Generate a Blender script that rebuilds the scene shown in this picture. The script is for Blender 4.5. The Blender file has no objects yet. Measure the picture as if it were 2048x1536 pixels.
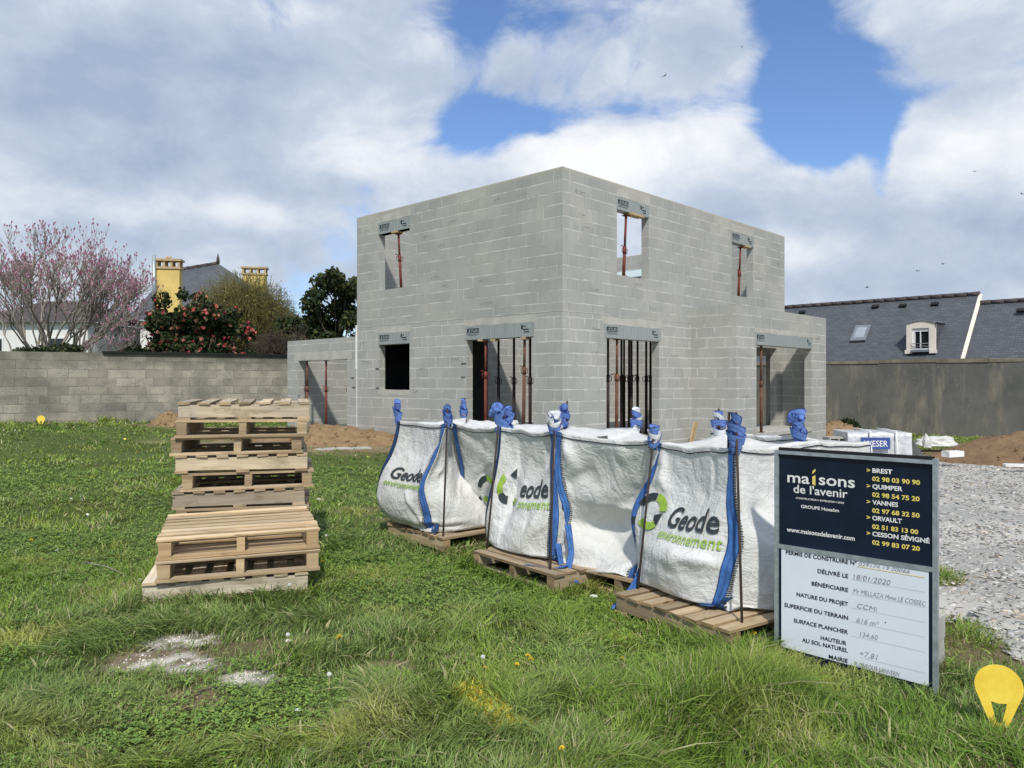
import bpy, bmesh, math, random
import numpy as np
from mathutils import Vector, Matrix

# ------------------------------------------------------------------ scene, camera, world, sun
scene = bpy.context.scene
COL = scene.collection
rad = math.radians
EYE = 1.6
FPX, CXP, CYP = 1540.0, 1024.0, 764.0      # focal length in photo pixels, horizon and centre

cam_d = bpy.data.cameras.new("camera")
cam_d.sensor_width = 36.0
cam_d.lens = 36.0 * FPX / 2048.0
cam_d.shift_y = -4.0 / 2048.0
cam_d.clip_start, cam_d.clip_end = 0.05, 3000.0
cam = bpy.data.objects.new("camera", cam_d)
cam.location = (0, 0, EYE)
cam.rotation_euler = (rad(90), 0, 0)
COL.objects.link(cam)
scene.camera = cam

scene.view_settings.view_transform = 'Standard'
scene.view_settings.look = 'None'
scene.view_settings.exposure = 0.26
scene.view_settings.gamma = 1.0

SUN_EL = rad(49.0)
SUN_TO = Vector((0.09 * math.cos(SUN_EL), -0.996 * math.cos(SUN_EL), math.sin(SUN_EL))).normalized()
sun_d = bpy.data.lights.new("sun", 'SUN')
sun_d.energy = 3.1
sun_d.angle = rad(2.5)
sun_d.color = (1.0, 0.955, 0.88)
sun = bpy.data.objects.new("sun", sun_d)
sun.rotation_euler = (-SUN_TO).to_track_quat('-Z', 'Y').to_euler()
sun.location = (0, -20, 30)
COL.objects.link(sun)

def nd(nt, t, ins=None, **props):
    n = nt.nodes.new('ShaderNode' + t)
    for k, v in props.items():
        setattr(n, k, v)
    for k, v in (ins or {}).items():
        s = n.inputs[k]
        if isinstance(v, bpy.types.NodeSocket):
            nt.links.new(v, s)
        else:
            s.default_value = v
    return n

def MA(nt, op, a, b=0.0, c=None, clamp=False):
    ins = {0: a, 1: b}
    if c is not None:
        ins[2] = c
    return nd(nt, 'Math', ins, operation=op, use_clamp=clamp).outputs[0]

def MIX(nt, f, a, b, blend='MIX'):
    n = nd(nt, 'Mix', data_type='RGBA', blend_type=blend)
    for k, v in ((0, f), (6, a), (7, b)):
        if isinstance(v, bpy.types.NodeSocket):
            nt.links.new(v, n.inputs[k])
        else:
            n.inputs[k].default_value = v if k == 0 else (tuple(v) + (1.0,))[:4]
    return n.outputs[2]

def SS(nt, x, lo, hi, a=0.0, b=1.0):
    return nd(nt, 'MapRange', {0: x, 1: lo, 2: hi, 3: a, 4: b}, interpolation_type='SMOOTHSTEP').outputs[0]

def NOISE(nt, vec, scale, detail=4.0, rough=0.55, dist=0.0):
    return nd(nt, 'TexNoise', {'Vector': vec, 'Scale': scale, 'Detail': detail, 'Roughness': rough, 'Distortion': dist}).outputs[0]

def SCALE(nt, vec, s):
    return nd(nt, 'VectorMath', {0: vec, 1: s}, operation='MULTIPLY').outputs[0]

def build_world():
    w = bpy.data.worlds.new("World")
    scene.world = w
    w.use_nodes = True
    nt = w.node_tree
    nt.nodes.clear()
    out = nd(nt, 'OutputWorld')
    tc = nd(nt, 'TexCoord').outputs['Generated']
    sx = nd(nt, 'SeparateXYZ', {0: tc})
    X, Y, Z = sx.outputs
    az = MA(nt, 'ARCTAN2', X, Y)
    el = MA(nt, 'ARCSINE', Z)
    def blob(px, py, spx, spy, amp):
        a0 = math.atan((px - CXP) / FPX)
        e0 = math.atan((CYP - py) / math.hypot(FPX, px - CXP))
        sa, se = spx / FPX, spy / FPX
        u = MA(nt, 'MULTIPLY', MA(nt, 'SUBTRACT', az, a0), 1 / sa)
        v = MA(nt, 'MULTIPLY', MA(nt, 'SUBTRACT', el, e0), 1 / se)
        d2 = MA(nt, 'ADD', MA(nt, 'MULTIPLY', u, u), MA(nt, 'MULTIPLY', v, v))
        return MA(nt, 'MULTIPLY', MA(nt, 'EXPONENT', MA(nt, 'MULTIPLY', d2, -1.0)), amp)
    def total(lst):
        s = None
        for b in lst:
            o = blob(*b)
            s = o if s is None else MA(nt, 'ADD', s, o)
        return s
    P = SCALE(nt, tc, (1.0, 1.0, 1.7))
    n1 = NOISE(nt, P, 4.6, 13.0, 0.60, 0.5)
    n2 = NOISE(nt, SCALE(nt, tc, (1.0, 1.0, 2.2)), 3.1, 7.0, 0.5, 0.4)
    n3 = NOISE(nt, SCALE(nt, tc, (1.0, 1.0, 1.6)), 9.0, 9.0, 0.6, 0.2)
    gaps = total([(950, 60, 60, 90, -.62), (1075, 50, 75, 34, -.52), (945, 245, 80, 62, -.74), (1065, 255, 80, 40, -.62),
                  (1575, 95, 55, 165, -.58), (1600, 240, 105, 78, -.74), (1700, 165, 85, 100, -.40), (1690, 268, 90, 50, -.52),
                  (1765, 340, 28, 70, -.6), (1840, 180, 55, 30, -.30), (1250, 222, 200, 28, -.40), (1180, 150, 120, 60, -.22), (1420, 200, 110, 50, -.2), (1500, 40, 50, 50, -.2)])
    fills = total([(1800, 50, 90, 90, .26), (1850, 300, 60, 30, .1), (430, 220, 480, 330, .36), (60, 380, 260, 260, .34), (1430, 120, 70, 90, .14), (200, 60, 300, 120, .2), (1000, 150, 60, 30, .12), (1330, 400, 330, 100, .42), (1300, 120, 190, 70, .20), (1900, 380, 200, 150, .34),
                   (1900, 110, 130, 120, .16), (1700, 520, 300, 130, .32), (1950, 250, 70, 40, .1)])
    dens = MA(nt, 'ADD', MA(nt, 'ADD', MA(nt, 'ADD', MA(nt, 'MULTIPLY', MA(nt, 'SUBTRACT', n1, .5), 2.1), .60), gaps), fills)
    mask = SS(nt, dens, .27, .72)
    # brightness of the cloud itself: sunlit billows against grey undersides
    lit = total([(1280, 300, 270, 65, .46), (1180, 360, 150, 60, .14), (1500, 330, 120, 60, .1), (1930, 290, 160, 65, .46),
                 (1650, 490, 130, 45, .22), (660, 210, 120, 50, .20), (760, 310, 110, 40, .24), (480, 425, 180, 30, .30), (540, 290, 110, 40, .10),
                 (120, 370, 150, 50, .16), (1290, 120, 80, 60, .08), (30, 290, 50, 30, .16), (520, 15, 240, 30, .12), (40, 40, 60, 40, .10),
                 (480, 110, 330, 50, -.40), (330, 240, 250, 70, -.16), (200, 190, 190, 70, -.32), (1700, 430, 170, 35, -.06), (1900, 450, 190, 50, -.26),
                 (330, 345, 260, 35, -.24), (1450, 430, 220, 40, -.10), (1900, 110, 150, 60, -.14), (100, 470, 280, 50, -.20),
                 (1180, 190, 200, 40, -.08), (1780, 570, 300, 40, -.20), (1400, 100, 80, 60, -.10)])
    br = MA(nt, 'ADD', MA(nt, 'ADD', MA(nt, 'MULTIPLY', MA(nt, 'SUBTRACT', n2, .5), .55),
            MA(nt, 'MULTIPLY', MA(nt, 'SUBTRACT', n3, .5), 1.15)), MA(nt, 'ADD', lit, .46))
    ramp = nd(nt, 'ValToRGB', {0: br})
    e = ramp.color_ramp.elements
    e[0].position, e[0].color = 0.05, (.37, .46, .62, 1)
    e[1].position, e[1].color = 1.0, (.96, .97, .99, 1)
    m = ramp.color_ramp.elements.new(.42); m.color = (.54, .62, .75, 1)
    m = ramp.color_ramp.elements.new(.72); m.color = (.78, .82, .89, 1)
    sky = nd(nt, 'TexSky', sky_type='NISHITA')
    sky.sun_disc = False
    sky.sun_elevation = SUN_EL
    sky.sun_rotation = math.atan2(SUN_TO.x, SUN_TO.y)
    sky.air_density, sky.dust_density, sky.ozone_density = 1.0, 0.6, 2.0
    skyc = MIX(nt, 1.0, sky.outputs[0], (.86, 1.0, 1.22), 'MULTIPLY')
    b1 = nd(nt, 'Background', {0: skyc, 1: 0.11})
    b2 = nd(nt, 'Background', {0: ramp.outputs[0], 1: 0.86})
    mx = nd(nt, 'MixShader', {0: mask, 1: b1.outputs[0], 2: b2.outputs[0]})
    nt.links.new(mx.outputs[0], out.inputs[0])
build_world()

# ------------------------------------------------------------------ helpers
rng = np.random.default_rng(7)
R = random.Random(5)

def at(px, py, Y):
    """the point of the place seen at a photo pixel, at distance Y ahead"""
    return Vector(((px - CXP) / FPX * Y, Y, EYE + (CYP - py) / FPX * Y))

def hash2(ix, iy, s):
    h = (ix.astype(np.int64) * 374761393 + iy.astype(np.int64) * 668265263 + s * 974711) & 0x7fffffff
    h = ((h ^ (h >> 13)) * 1274126177) & 0x7fffffff
    h = h ^ (h >> 16)
    return (h & 0xffff) / 65535.0

def vnoise(x, y, s=0):
    x = np.asarray(x, float); y = np.asarray(y, float)
    ix = np.floor(x); iy = np.floor(y)
    fx = x - ix; fy = y - iy
    fx = fx * fx * (3 - 2 * fx); fy = fy * fy * (3 - 2 * fy)
    a = hash2(ix, iy, s); b = hash2(ix + 1, iy, s); c = hash2(ix, iy + 1, s); d = hash2(ix + 1, iy + 1, s)
    return (a * (1 - fx) + b * fx) * (1 - fy) + (c * (1 - fx) + d * fx) * fy

def fbm(x, y, s=0, o=4):
    t = 0.0; a = .5; f = 1.0
    for k in range(o):
        t = t + a * vnoise(x * f + 17.3 * k, y * f - 9.1 * k, s + k); a *= .5; f *= 2.03
    return t / (1 - .5 ** o)

def tag(o, label=None, cat=None, group=None, kind=None):
    if label: o['label'] = label
    if cat: o['category'] = cat
    if group: o['group'] = group
    if kind: o['kind'] = kind
    return o

def empty(name, loc=(0, 0, 0), rz=0.0, parent=None):
    o = bpy.data.objects.new(name, None)
    o.empty_display_size = .1
    o.location = loc
    o.rotation_euler = (0, 0, rz)
    COL.objects.link(o)
    if parent: o.parent = parent
    return o

def copy_tree(o, parent=None):
    c = o.copy(); COL.objects.link(c)
    c.parent = parent
    for ch in list(o.children):
        copy_tree(ch, c)
    return c

class MB:
    """collects polygons (with uv and a per-corner tint) and links them as one mesh object"""
    def __init__(s):
        s.v = []; s.f = []; s.uv = []; s.sm = []; s.mi = []
    def face(s, pts, uv=None, smooth=False, mi=0):
        i = len(s.v); n = len(pts)
        s.v += [tuple(p) for p in pts]
        s.f.append(tuple(range(i, i + n)))
        s.uv.append(uv if uv else [(0, 0)] * n)
        s.sm.append(smooth); s.mi.append(mi)
    def box(s, lo, hi, M=None, mi=0, jit=0.0, edge=False):
        """box with uv along its longest axis, so that wood grain follows the board"""
        d = [hi[k] - lo[k] for k in range(3)]
        L = d.index(max(d))
        ou, ov = R.random() * 40, R.random() * 40
        c = [[(hi if (i >> k) & 1 else lo)[k] + (R.uniform(-jit, jit) if jit else 0) for k in range(3)] for i in range(8)]
        for a, q in ((0, (0, 4, 6, 2)), (0, (1, 3, 7, 5)), (1, (0, 1, 5, 4)), (1, (2, 6, 7, 3)), (2, (0, 2, 3, 1)), (2, (4, 5, 7, 6))):
            P = [c[i] for i in q]
            if a == L:
                o = [k for k in range(3) if k != a]
                uv = [(ou + 50 + p[o[0]] * .2, ov + p[o[1]]) for p in P]
            else:
                o = [k for k in range(3) if k not in (a, L)][0]
                uv = [(ou + p[L], ov + p[o] + .3 * p[a]) for p in P]
            if M is not None: P = [M @ Vector(p) for p in P]
            th = d.index(min(d))
            s.face(P, uv, False, (0 if a == th else 1) if edge == 1 else ((1 if a == L else 0) if edge == 2 else mi))
    def tube(s, pts, rads, n=8, cap=True, smooth=True, mi=0):
        pts = [Vector(p) for p in pts]
        rings = []
        prev = None
        for i, p in enumerate(pts):
            t = (pts[min(i + 1, len(pts) - 1)] - pts[max(i - 1, 0)])
            if t.length < 1e-9: t = Vector((0, 0, 1))
            t.normalize()
            if prev is None:
                a = Vector((0, 0, 1)) if abs(t.z) < .9 else Vector((1, 0, 0))
                x = t.cross(a).normalized()
            else:
                x = prev - t * prev.dot(t)
                x = x.normalized() if x.length > 1e-6 else t.orthogonal().normalized()
            prev = x
            y = t.cross(x)
            r = rads[i] if hasattr(rads, '__len__') else rads
            rings.append([p + (x * math.cos(2 * math.pi * k / n) + y * math.sin(2 * math.pi * k / n)) * r for k in range(n)])
        for i in range(len(rings) - 1):
            for k in range(n):
                k2 = (k + 1) % n
                s.face([rings[i][k], rings[i][k2], rings[i + 1][k2], rings[i + 1][k]],
                       [(k / n, i), ((k + 1) / n, i), ((k + 1) / n, i + 1), (k / n, i + 1)], smooth, mi)
        if cap:
            s.face(rings[0][::-1], None, False, mi); s.face(rings[-1], None, False, mi)
    def build(s, name, mat, parent=None, weld=True, loc=None):
        me = bpy.data.meshes.new(name)
        me.from_pydata(s.v, [], s.f)
        uvl = me.uv_layers.new(name='UVMap')
        flat = [c for f in s.uv for p in f for c in p]
        uvl.data.foreach_set('uv', flat)
        me.polygons.foreach_set('use_smooth', s.sm)
        for m in (mat if isinstance(mat, (list, tuple)) else [mat]):
            me.materials.append(m)
        me.polygons.foreach_set('material_index', s.mi)
        if weld and any(s.sm):
            bm = bmesh.new(); bm.from_mesh(me)
            bmesh.ops.remove_doubles(bm, verts=bm.verts, dist=1e-5)
            bm.to_mesh(me); bm.free()
        me.update()
        o = bpy.data.objects.new(name, me)
        COL.objects.link(o)
        if parent: o.parent = parent
        if loc is not None: o.location = loc
        return o

def big_mesh(name, verts, quads=None, tris=None, mat=None, col=None, smooth=False, parent=None):
    """mesh from numpy arrays, with an optional per-vertex colour called col"""
    verts = np.asarray(verts, np.float32).reshape(-1, 3)
    q = np.zeros((0, 4), np.int32) if quads is None else np.asarray(quads, np.int32).reshape(-1, 4)
    t = np.zeros((0, 3), np.int32) if tris is None else np.asarray(tris, np.int32).reshape(-1, 3)
    me = bpy.data.meshes.new(name)
    me.vertices.add(len(verts)); me.vertices.foreach_set('co', verts.ravel())
    me.loops.add(q.size + t.size)
    me.loops.foreach_set('vertex_index', np.concatenate([q.ravel(), t.ravel()]))
    me.polygons.add(len(q) + len(t))
    st = np.concatenate([np.arange(len(q)) * 4, q.size + np.arange(len(t)) * 3]).astype(np.int32)
    me.polygons.foreach_set('loop_start', st)
    if smooth:
        me.polygons.foreach_set('use_smooth', np.ones(len(q) + len(t), bool))
    if col is not None:
        a = me.color_attributes.new('col', 'FLOAT_COLOR', 'POINT')
        c = np.ones((len(verts), 4), np.float32); c[:, :3] = np.asarray(col).reshape(-1, 3)
        a.data.foreach_set('color', c.ravel())
    me.update(calc_edges=True)
    me.validate()
    if mat: me.materials.append(mat)
    o = bpy.data.objects.new(name, me)
    COL.objects.link(o)
    if parent: o.parent = parent
    return o

# ------------------------------------------------------------------ materials
def new_mat(name):
    m = bpy.data.materials.new(name)
    m.use_nodes = True
    nt = m.node_tree
    nt.nodes.clear()
    out = nd(nt, 'OutputMaterial')
    return m, nt, out

def pbr(nt, out, color, rough=.8, metal=0.0, bump=None, bstr=.3, bdist=.01, spec=.3):
    b = nd(nt, 'BsdfPrincipled', {'Roughness': rough, 'Metallic': metal, 'Specular IOR Level': spec})
    if isinstance(color, bpy.types.NodeSocket): nt.links.new(color, b.inputs['Base Color'])
    else: b.inputs['Base Color'].default_value = (tuple(color) + (1,))[:4]
    if bump is not None:
        bn = nd(nt, 'Bump', {'Height': bump, 'Strength': bstr, 'Distance': bdist})
        nt.links.new(bn.outputs[0], b.inputs['Normal'])
    nt.links.new(b.outputs[0], out.inputs[0])
    return b

def simple(name, color, rough=.7, var=.12, scale=6.0, metal=0.0, bump=.15, spec=.3):
    m, nt, out = new_mat(name)
    tc = nd(nt, 'TexCoord').outputs['Object']
    n = NOISE(nt, tc, scale, 6, .6)
    c0 = tuple(max(0, c * (1 - var)) for c in color); c1 = tuple(min(1, c * (1 + var)) for c in color)
    pbr(nt, out, MIX(nt, SS(nt, n, .3, .7), c0, c1), rough, metal, NOISE(nt, tc, scale * 9, 4, .6), bump, .01, spec)
    return m

def make_block(name, kind):
    """hollow concrete blocks laid in courses of 25 cm; uv = metres along the wall and height"""
    m, nt, out = new_mat(name)
    uv0 = nd(nt, 'UVMap').outputs[0]
    wob = nd(nt, 'TexNoise', {'Vector': uv0, 'Scale': 5.0, 'Detail': 3.0}).outputs[1]
    wob = nd(nt, 'VectorMath', {0: wob, 1: (.5, .5, .5)}, operation='SUBTRACT').outputs[0]
    wobs = nd(nt, 'VectorMath', {0: wob, 1: (.012, .022, 0) if kind != 'old' else (.03, .03, 0)}, operation='MULTIPLY').outputs[0]
    uv = nd(nt, 'VectorMath', {0: uv0, 1: wobs}, operation='ADD').outputs[0]
    sp = nd(nt, 'SeparateXYZ', {0: uv})
    U, V = sp.outputs[0], sp.outputs[1]
    raw = nd(nt, 'SeparateXYZ', {0: uv0})
    Vr = raw.outputs[1]
    if kind == 'old':
        upper = MA(nt, 'MULTIPLY', Vr, 0.0); rows = MA(nt, 'MULTIPLY', V, 1 / .245)
        cols0 = MA(nt, 'MULTIPLY', U, 1 / .5)
    else:
        upper = MA(nt, 'GREATER_THAN', Vr, 3.05)
        rows = MA(nt, 'MULTIPLY', MA(nt, 'ADD', V, MA(nt, 'MULTIPLY', MA(nt, 'SUBTRACT', 1.0, upper), .05)), 4.0)
        cols0 = MA(nt, 'MULTIPLY', U, 2.0)
    row = MA(nt, 'FLOOR', rows)
    fz = MA(nt, 'FRACT', rows)
    rr = nd(nt, 'TexWhiteNoise', {'W': row}, noise_dimensions='1D').outputs[0]
    off = MA(nt, 'ADD', MA(nt, 'MULTIPLY', MA(nt, 'MODULO', row, 2.0), .5), MA(nt, 'MULTIPLY', rr, .22))
    cols = MA(nt, 'ADD', cols0, off)
    cl = MA(nt, 'FLOOR', cols)
    fx = MA(nt, 'FRACT', cols)
    cid = nd(nt, 'CombineXYZ', {0: cl, 1: row})
    wn = nd(nt, 'TexWhiteNoise', {'Vector': cid.outputs[0]}, noise_dimensions='2D')
    rnd = wn.outputs[0]
    rnd2 = nd(nt, 'SeparateColor', {0: wn.outputs[1]}).outputs[1]
    dz = MA(nt, 'MULTIPLY', MA(nt, 'MINIMUM', fz, MA(nt, 'SUBTRACT', 1.0, fz)), .25)
    dx = MA(nt, 'MULTIPLY', fx, .5)
    nz = NOISE(nt, uv0, 9.0, 5, .65)
    nb = NOISE(nt, uv0, 1.7, 3, .5)
    # joint widths: thin above, thick and smeared below
    nzc = NOISE(nt, SCALE(nt, uv0, (1.0, 4.0, 1.0)), 2.2, 5, .7)
    wz = MA(nt, 'ADD', MA(nt, 'MULTIPLY', upper, -.004), MA(nt, 'MULTIPLY', SS(nt, nzc, .36, .66), .024))
    wz = MA(nt, 'ADD', wz, .0015)
    jz = SS(nt, MA(nt, 'SUBTRACT', dz, wz), -.003, .004, 1.0, 0.0)
    lightv = MA(nt, 'GREATER_THAN', rnd2, MA(nt, 'MULTIPLY_ADD', upper, .30, .50))
    wv = MA(nt, 'MULTIPLY', SS(nt, nz, .3, .7), MA(nt, 'MULTIPLY_ADD', upper, -.022, .05))
    jv = MA(nt, 'MULTIPLY', SS(nt, MA(nt, 'SUBTRACT', dx, wv), -.004, .006, 1.0, 0.0), lightv)
    dark = MA(nt, 'MULTIPLY', SS(nt, dx, .003, .009, 1.0, 0.0), MA(nt, 'SUBTRACT', 1.0, lightv))
    joint = MA(nt, 'MAXIMUM', jz, jv)
    half = MA(nt, 'MULTIPLY', SS(nt, MA(nt, 'ABSOLUTE', MA(nt, 'SUBTRACT', fx, .5)), .004, .012, 1.0, 0.0), .5)
    # faces: per-block tone, vertical press streaks, coarse grain
    streak = NOISE(nt, SCALE(nt, uv0, (26.0, 2.6, 1.0)), 1.0, 3, .6)
    grain = NOISE(nt, uv0, 90.0, 4, .7)
    tone = MA(nt, 'ADD', MA(nt, 'MULTIPLY_ADD', rnd, .11 if kind != 'old' else .38, .85 if kind != 'old' else .72), MA(nt, 'MULTIPLY', MA(nt, 'SUBTRACT', streak, .5), .22))
    tone = MA(nt, 'ADD', tone, MA(nt, 'MULTIPLY', MA(nt, 'SUBTRACT', grain, .5), .42))
    tone = MA(nt, 'ADD', tone, MA(nt, 'MULTIPLY', MA(nt, 'SUBTRACT', nb, .5), .22))
    tone = MA(nt, 'MULTIPLY', tone, MA(nt, 'SUBTRACT', 1.0, MA(nt, 'MULTIPLY', MA(nt, 'MAXIMUM', dark, MA(nt, 'MULTIPLY', half, .45)), .33)))
    if kind == 'old':
        base = MIX(nt, SS(nt, NOISE(nt, uv0, .9, 5, .65), .35, .68), (.215, .205, .175), (.41, .38, .305))
        mortar = (.33, .31, .26)
    else:
        base = MIX(nt, SS(nt, NOISE(nt, uv0, .55, 4, .6), .35, .7), (.385, .39, .365), (.46, .45, .405))
        base = MIX(nt, MA(nt, 'MULTIPLY', MA(nt, 'SUBTRACT', 1.0, upper), .35), base, (.43, .43, .41))
        mortar = (.55, .54, .50)
    tonec = nd(nt, 'CombineColor', {0: tone, 1: tone, 2: tone}).outputs[0]
    c = MIX(nt, 1.0, base, tonec, 'MULTIPLY')
    jamt = MA(nt, 'MULTIPLY', joint, .78 if kind != 'old' else .35)
    c = MIX(nt, jamt, c, mortar)
    if kind == 'old':
        gap = MA(nt, 'MULTIPLY', MA(nt, 'MAXIMUM', SS(nt, dz, .004, .012, 1.0, 0.0), SS(nt, dx, .006, .016, 1.0, 0.0)), SS(nt, nzc, .42, .56))
        c = MIX(nt, MA(nt, 'MULTIPLY', gap, .75), c, (.085, .08, .068))
        moss = MA(nt, 'MULTIPLY', SS(nt, MA(nt, 'ADD', Vr, MA(nt, 'MULTIPLY', nb, 1.2)), 2.55, 3.1), .55)
        c = MIX(nt, moss, c, (.10, .10, .075))
        pale = SS(nt, NOISE(nt, SCALE(nt, uv0, (1.0, 2.2, 1.0)), 1.6, 6, .7), .66, .74)
        c = MIX(nt, MA(nt, 'MULTIPLY', pale, .45), c, (.5, .48, .42))
        pit = MA(nt, 'MULTIPLY', SS(nt, NOISE(nt, uv0, 24.0, 4, .8), .52, .64), SS(nt, MA(nt, 'ADD', nb, MA(nt, 'MULTIPLY', rnd, .35)), .55, .75))
        c = MIX(nt, MA(nt, 'MULTIPLY', pit, .75), c, (.10, .10, .085))
    else:
        sm = SS(nt, NOISE(nt, SCALE(nt, uv0, (1.6, .8, 1.0)), 2.1, 6, .7), .58, .74)
        c = MIX(nt, MA(nt, 'MULTIPLY', sm, MA(nt, 'MULTIPLY_ADD', upper, -.24, .36)), c, (.60, .59, .55))
        cap = SS(nt, MA(nt, 'ADD', Vr, MA(nt, 'MULTIPLY', nz, .05)), 5.955, 5.985)
        c = MIX(nt, MA(nt, 'MULTIPLY', cap, .6), c, (.42, .39, .31))
    h = MA(nt, 'SUBTRACT', MA(nt, 'MULTIPLY', grain, .5), MA(nt, 'MULTIPLY', MA(nt, 'MAXIMUM', joint, dark), .8))
    pbr(nt, out, c, .92, 0, h, .55, .008, .2)
    return m

def make_concrete(name, c0, c1, scale=2.0, stain=None):
    m, nt, out = new_mat(name)
    tc = nd(nt, 'TexCoord').outputs['Object']
    n = NOISE(nt, tc, scale, 8, .65)
    g = NOISE(nt, tc, 60, 4, .7)
    c = MIX(nt, SS(nt, n, .32, .68), c0, c1)
    c = MIX(nt, MA(nt, 'MULTIPLY', SS(nt, g, .55, .75), .25), c, tuple(x * .55 for x in c0))
    if stain:
        s = SS(nt, NOISE(nt, SCALE(nt, tc, (1.2, 1.2, .35)), 1.3, 7, .7), .5, .68)
        c = MIX(nt, MA(nt, 'MULTIPLY', s, .8), c, stain)
        sp = SS(nt, NOISE(nt, tc, 7.5, 5, .75), .63, .70)
        ms = SS(nt, NOISE(nt, tc, .28, 3, .5), .48, .58)
        c = MIX(nt, MA(nt, 'MULTIPLY', MA(nt, 'MULTIPLY', sp, ms), .6), c, (.34, .32, .26))
        st = SS(nt, NOISE(nt, SCALE(nt, tc, (2.5, 2.5, .12)), 1.0, 5, .6), .60, .72)
        c = MIX(nt, MA(nt, 'MULTIPLY', st, .45), c, (.29, .27, .21))
    pbr(nt, out, c, .93, 0, MA(nt, 'ADD', g, n), .4, .01, .2)
    return m

def make_wood(name="pallet_wood", end=False):
    m, nt, out = new_mat(name)
    uv = nd(nt, 'UVMap').outputs[0]
    oi = nd(nt, 'ObjectInfo')
    offs = nd(nt, 'CombineXYZ', {0: MA(nt, 'MULTIPLY', oi.outputs['Random'], 37.0), 1: MA(nt, 'MULTIPLY', oi.outputs['Random'], 91.0)}).outputs[0]
    uv = nd(nt, 'VectorMath', {0: uv, 1: offs}, operation='ADD').outputs[0]
    g = NOISE(nt, SCALE(nt, uv, (1.3, 34.0, 1.0)), 1.0, 7, .7, .8)
    g2 = NOISE(nt, SCALE(nt, uv, (5.0, 150.0, 1.0)), 1.0, 3, .6)
    st = NOISE(nt, SCALE(nt, uv, (2.0, 5.0, 1.0)), 1.5, 5, .7)
    kn = nd(nt, 'TexVoronoi', {'Vector': SCALE(nt, uv, (2.6, 9.0, 1.0)), 'Scale': 1.0}).outputs[0]
    c = MIX(nt, SS(nt, g, .3, .72), (.66, .565, .42), (.42, .335, .225))
    wea = NOISE(nt, SCALE(nt, uv, (1.0, 3.0, 1.0)), .9, 4, .6)
    c = MIX(nt, MA(nt, 'MULTIPLY', SS(nt, wea, .46, .64), .5), c, (.40, .375, .32))
    c = MIX(nt, MA(nt, 'MULTIPLY', SS(nt, g2, .5, .7), .3), c, (.22, .18, .13))
    c = MIX(nt, MA(nt, 'MULTIPLY', SS(nt, st, .51, .66), .62), c, (.25, .20, .135))
    c = MIX(nt, SS(nt, kn, .05, .11, .8, 0.0), c, (.12, .08, .05))
    v = MA(nt, 'MULTIPLY_ADD', oi.outputs['Random'], .60, .62)
    vc = nd(nt, 'CombineColor', {0: v, 1: v, 2: v}).outputs[0]
    c = MIX(nt, 1.0, c, vc, 'MULTIPLY')
    c = MIX(nt, 1.0, c, oi.outputs['Color'], 'MULTIPLY')
    if end: c = MIX(nt, 1.0, c, (.80, .72, .62), 'MULTIPLY')
    pbr(nt, out, c, .85, 0, g, .35, .004, .25)
    return m

def make_fabric():
    m, nt, out = new_mat("bag_fabric")
    tc = nd(nt, 'TexCoord').outputs['Object']
    oi = nd(nt, 'ObjectInfo')
    vec = nd(nt, 'VectorMath', {0: tc, 1: nd(nt, 'CombineXYZ', {0: MA(nt, 'MULTIPLY', oi.outputs['Random'], 30)}).outputs[0]}, operation='ADD').outputs[0]
    d = NOISE(nt, vec, 2.2, 7, .66)
    d2 = NOISE(nt, vec, 9.0, 5, .7)
    c = MIX(nt, MA(nt, 'MULTIPLY', SS(nt, d, .45, .75), .55), (.74, .745, .725), (.56, .53, .44))
    c = MIX(nt, MA(nt, 'MULTIPLY', SS(nt, d2, .55, .75), .4), c, (.48, .45, .38))
    r1 = MA(nt, 'ABSOLUTE', MA(nt, 'SUBTRACT', NOISE(nt, SCALE(nt, vec, (1, 1, .55)), 4.5, 4, .55, .9), .5))
    r2 = MA(nt, 'ABSOLUTE', MA(nt, 'SUBTRACT', NOISE(nt, SCALE(nt, vec, (.7, .7, 1.2)), 8.0, 4, .6, 1.4), .5))
    h = MA(nt, 'ADD', MA(nt, 'MULTIPLY', SS(nt, r1, 0.0, .10), .5), MA(nt, 'MULTIPLY', SS(nt, r2, 0.0, .12), .38))
    h = MA(nt, 'ADD', h, MA(nt, 'MULTIPLY', NOISE(nt, vec, 22.0, 4, .6), .35))
    bn = nd(nt, 'Bump', {'Height': h, 'Strength': .38, 'Distance': .022})
    p = nd(nt, 'BsdfPrincipled', {'Roughness': .55, 'Specular IOR Level': .25, 'Base Color': c, 'Normal': bn.outputs[0]})
    t = nd(nt, 'BsdfTranslucent', {'Color': c})
    mx = nd(nt, 'MixShader', {0: .16, 1: p.outputs[0], 2: t.outputs[0]})
    nt.links.new(mx.outputs[0], out.inputs[0])
    return m

def make_leaf(name, trans=.3, rough=.6):
    m, nt, out = new_mat(name)
    c = nd(nt, 'VertexColor', layer_name='col').outputs[0]
    p = nd(nt, 'BsdfPrincipled', {'Roughness': rough, 'Specular IOR Level': .25, 'Base Color': c})
    t = nd(nt, 'BsdfTranslucent', {'Color': c})
    mx = nd(nt, 'MixShader', {0: trans, 1: p.outputs[0], 2: t.outputs[0]})
    nt.links.new(mx.outputs[0], out.inputs[0])
    return m

def make_rust(name, c0, c1):
    m, nt, out = new_mat(name)
    tc = nd(nt, 'TexCoord').outputs['Object']
    n = NOISE(nt, SCALE(nt, tc, (1, 1, .5)), 9.0, 6, .7)
    s = SS(nt, NOISE(nt, tc, 22.0, 5, .7), .62, .72)
    c = MIX(nt, SS(nt, n, .35, .65), c0, c1)
    c = MIX(nt, MA(nt, 'MULTIPLY', s, .55), c, (.42, .38, .34))
    pbr(nt, out, c, .8, .15, n, .3, .004)
    return m

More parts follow.
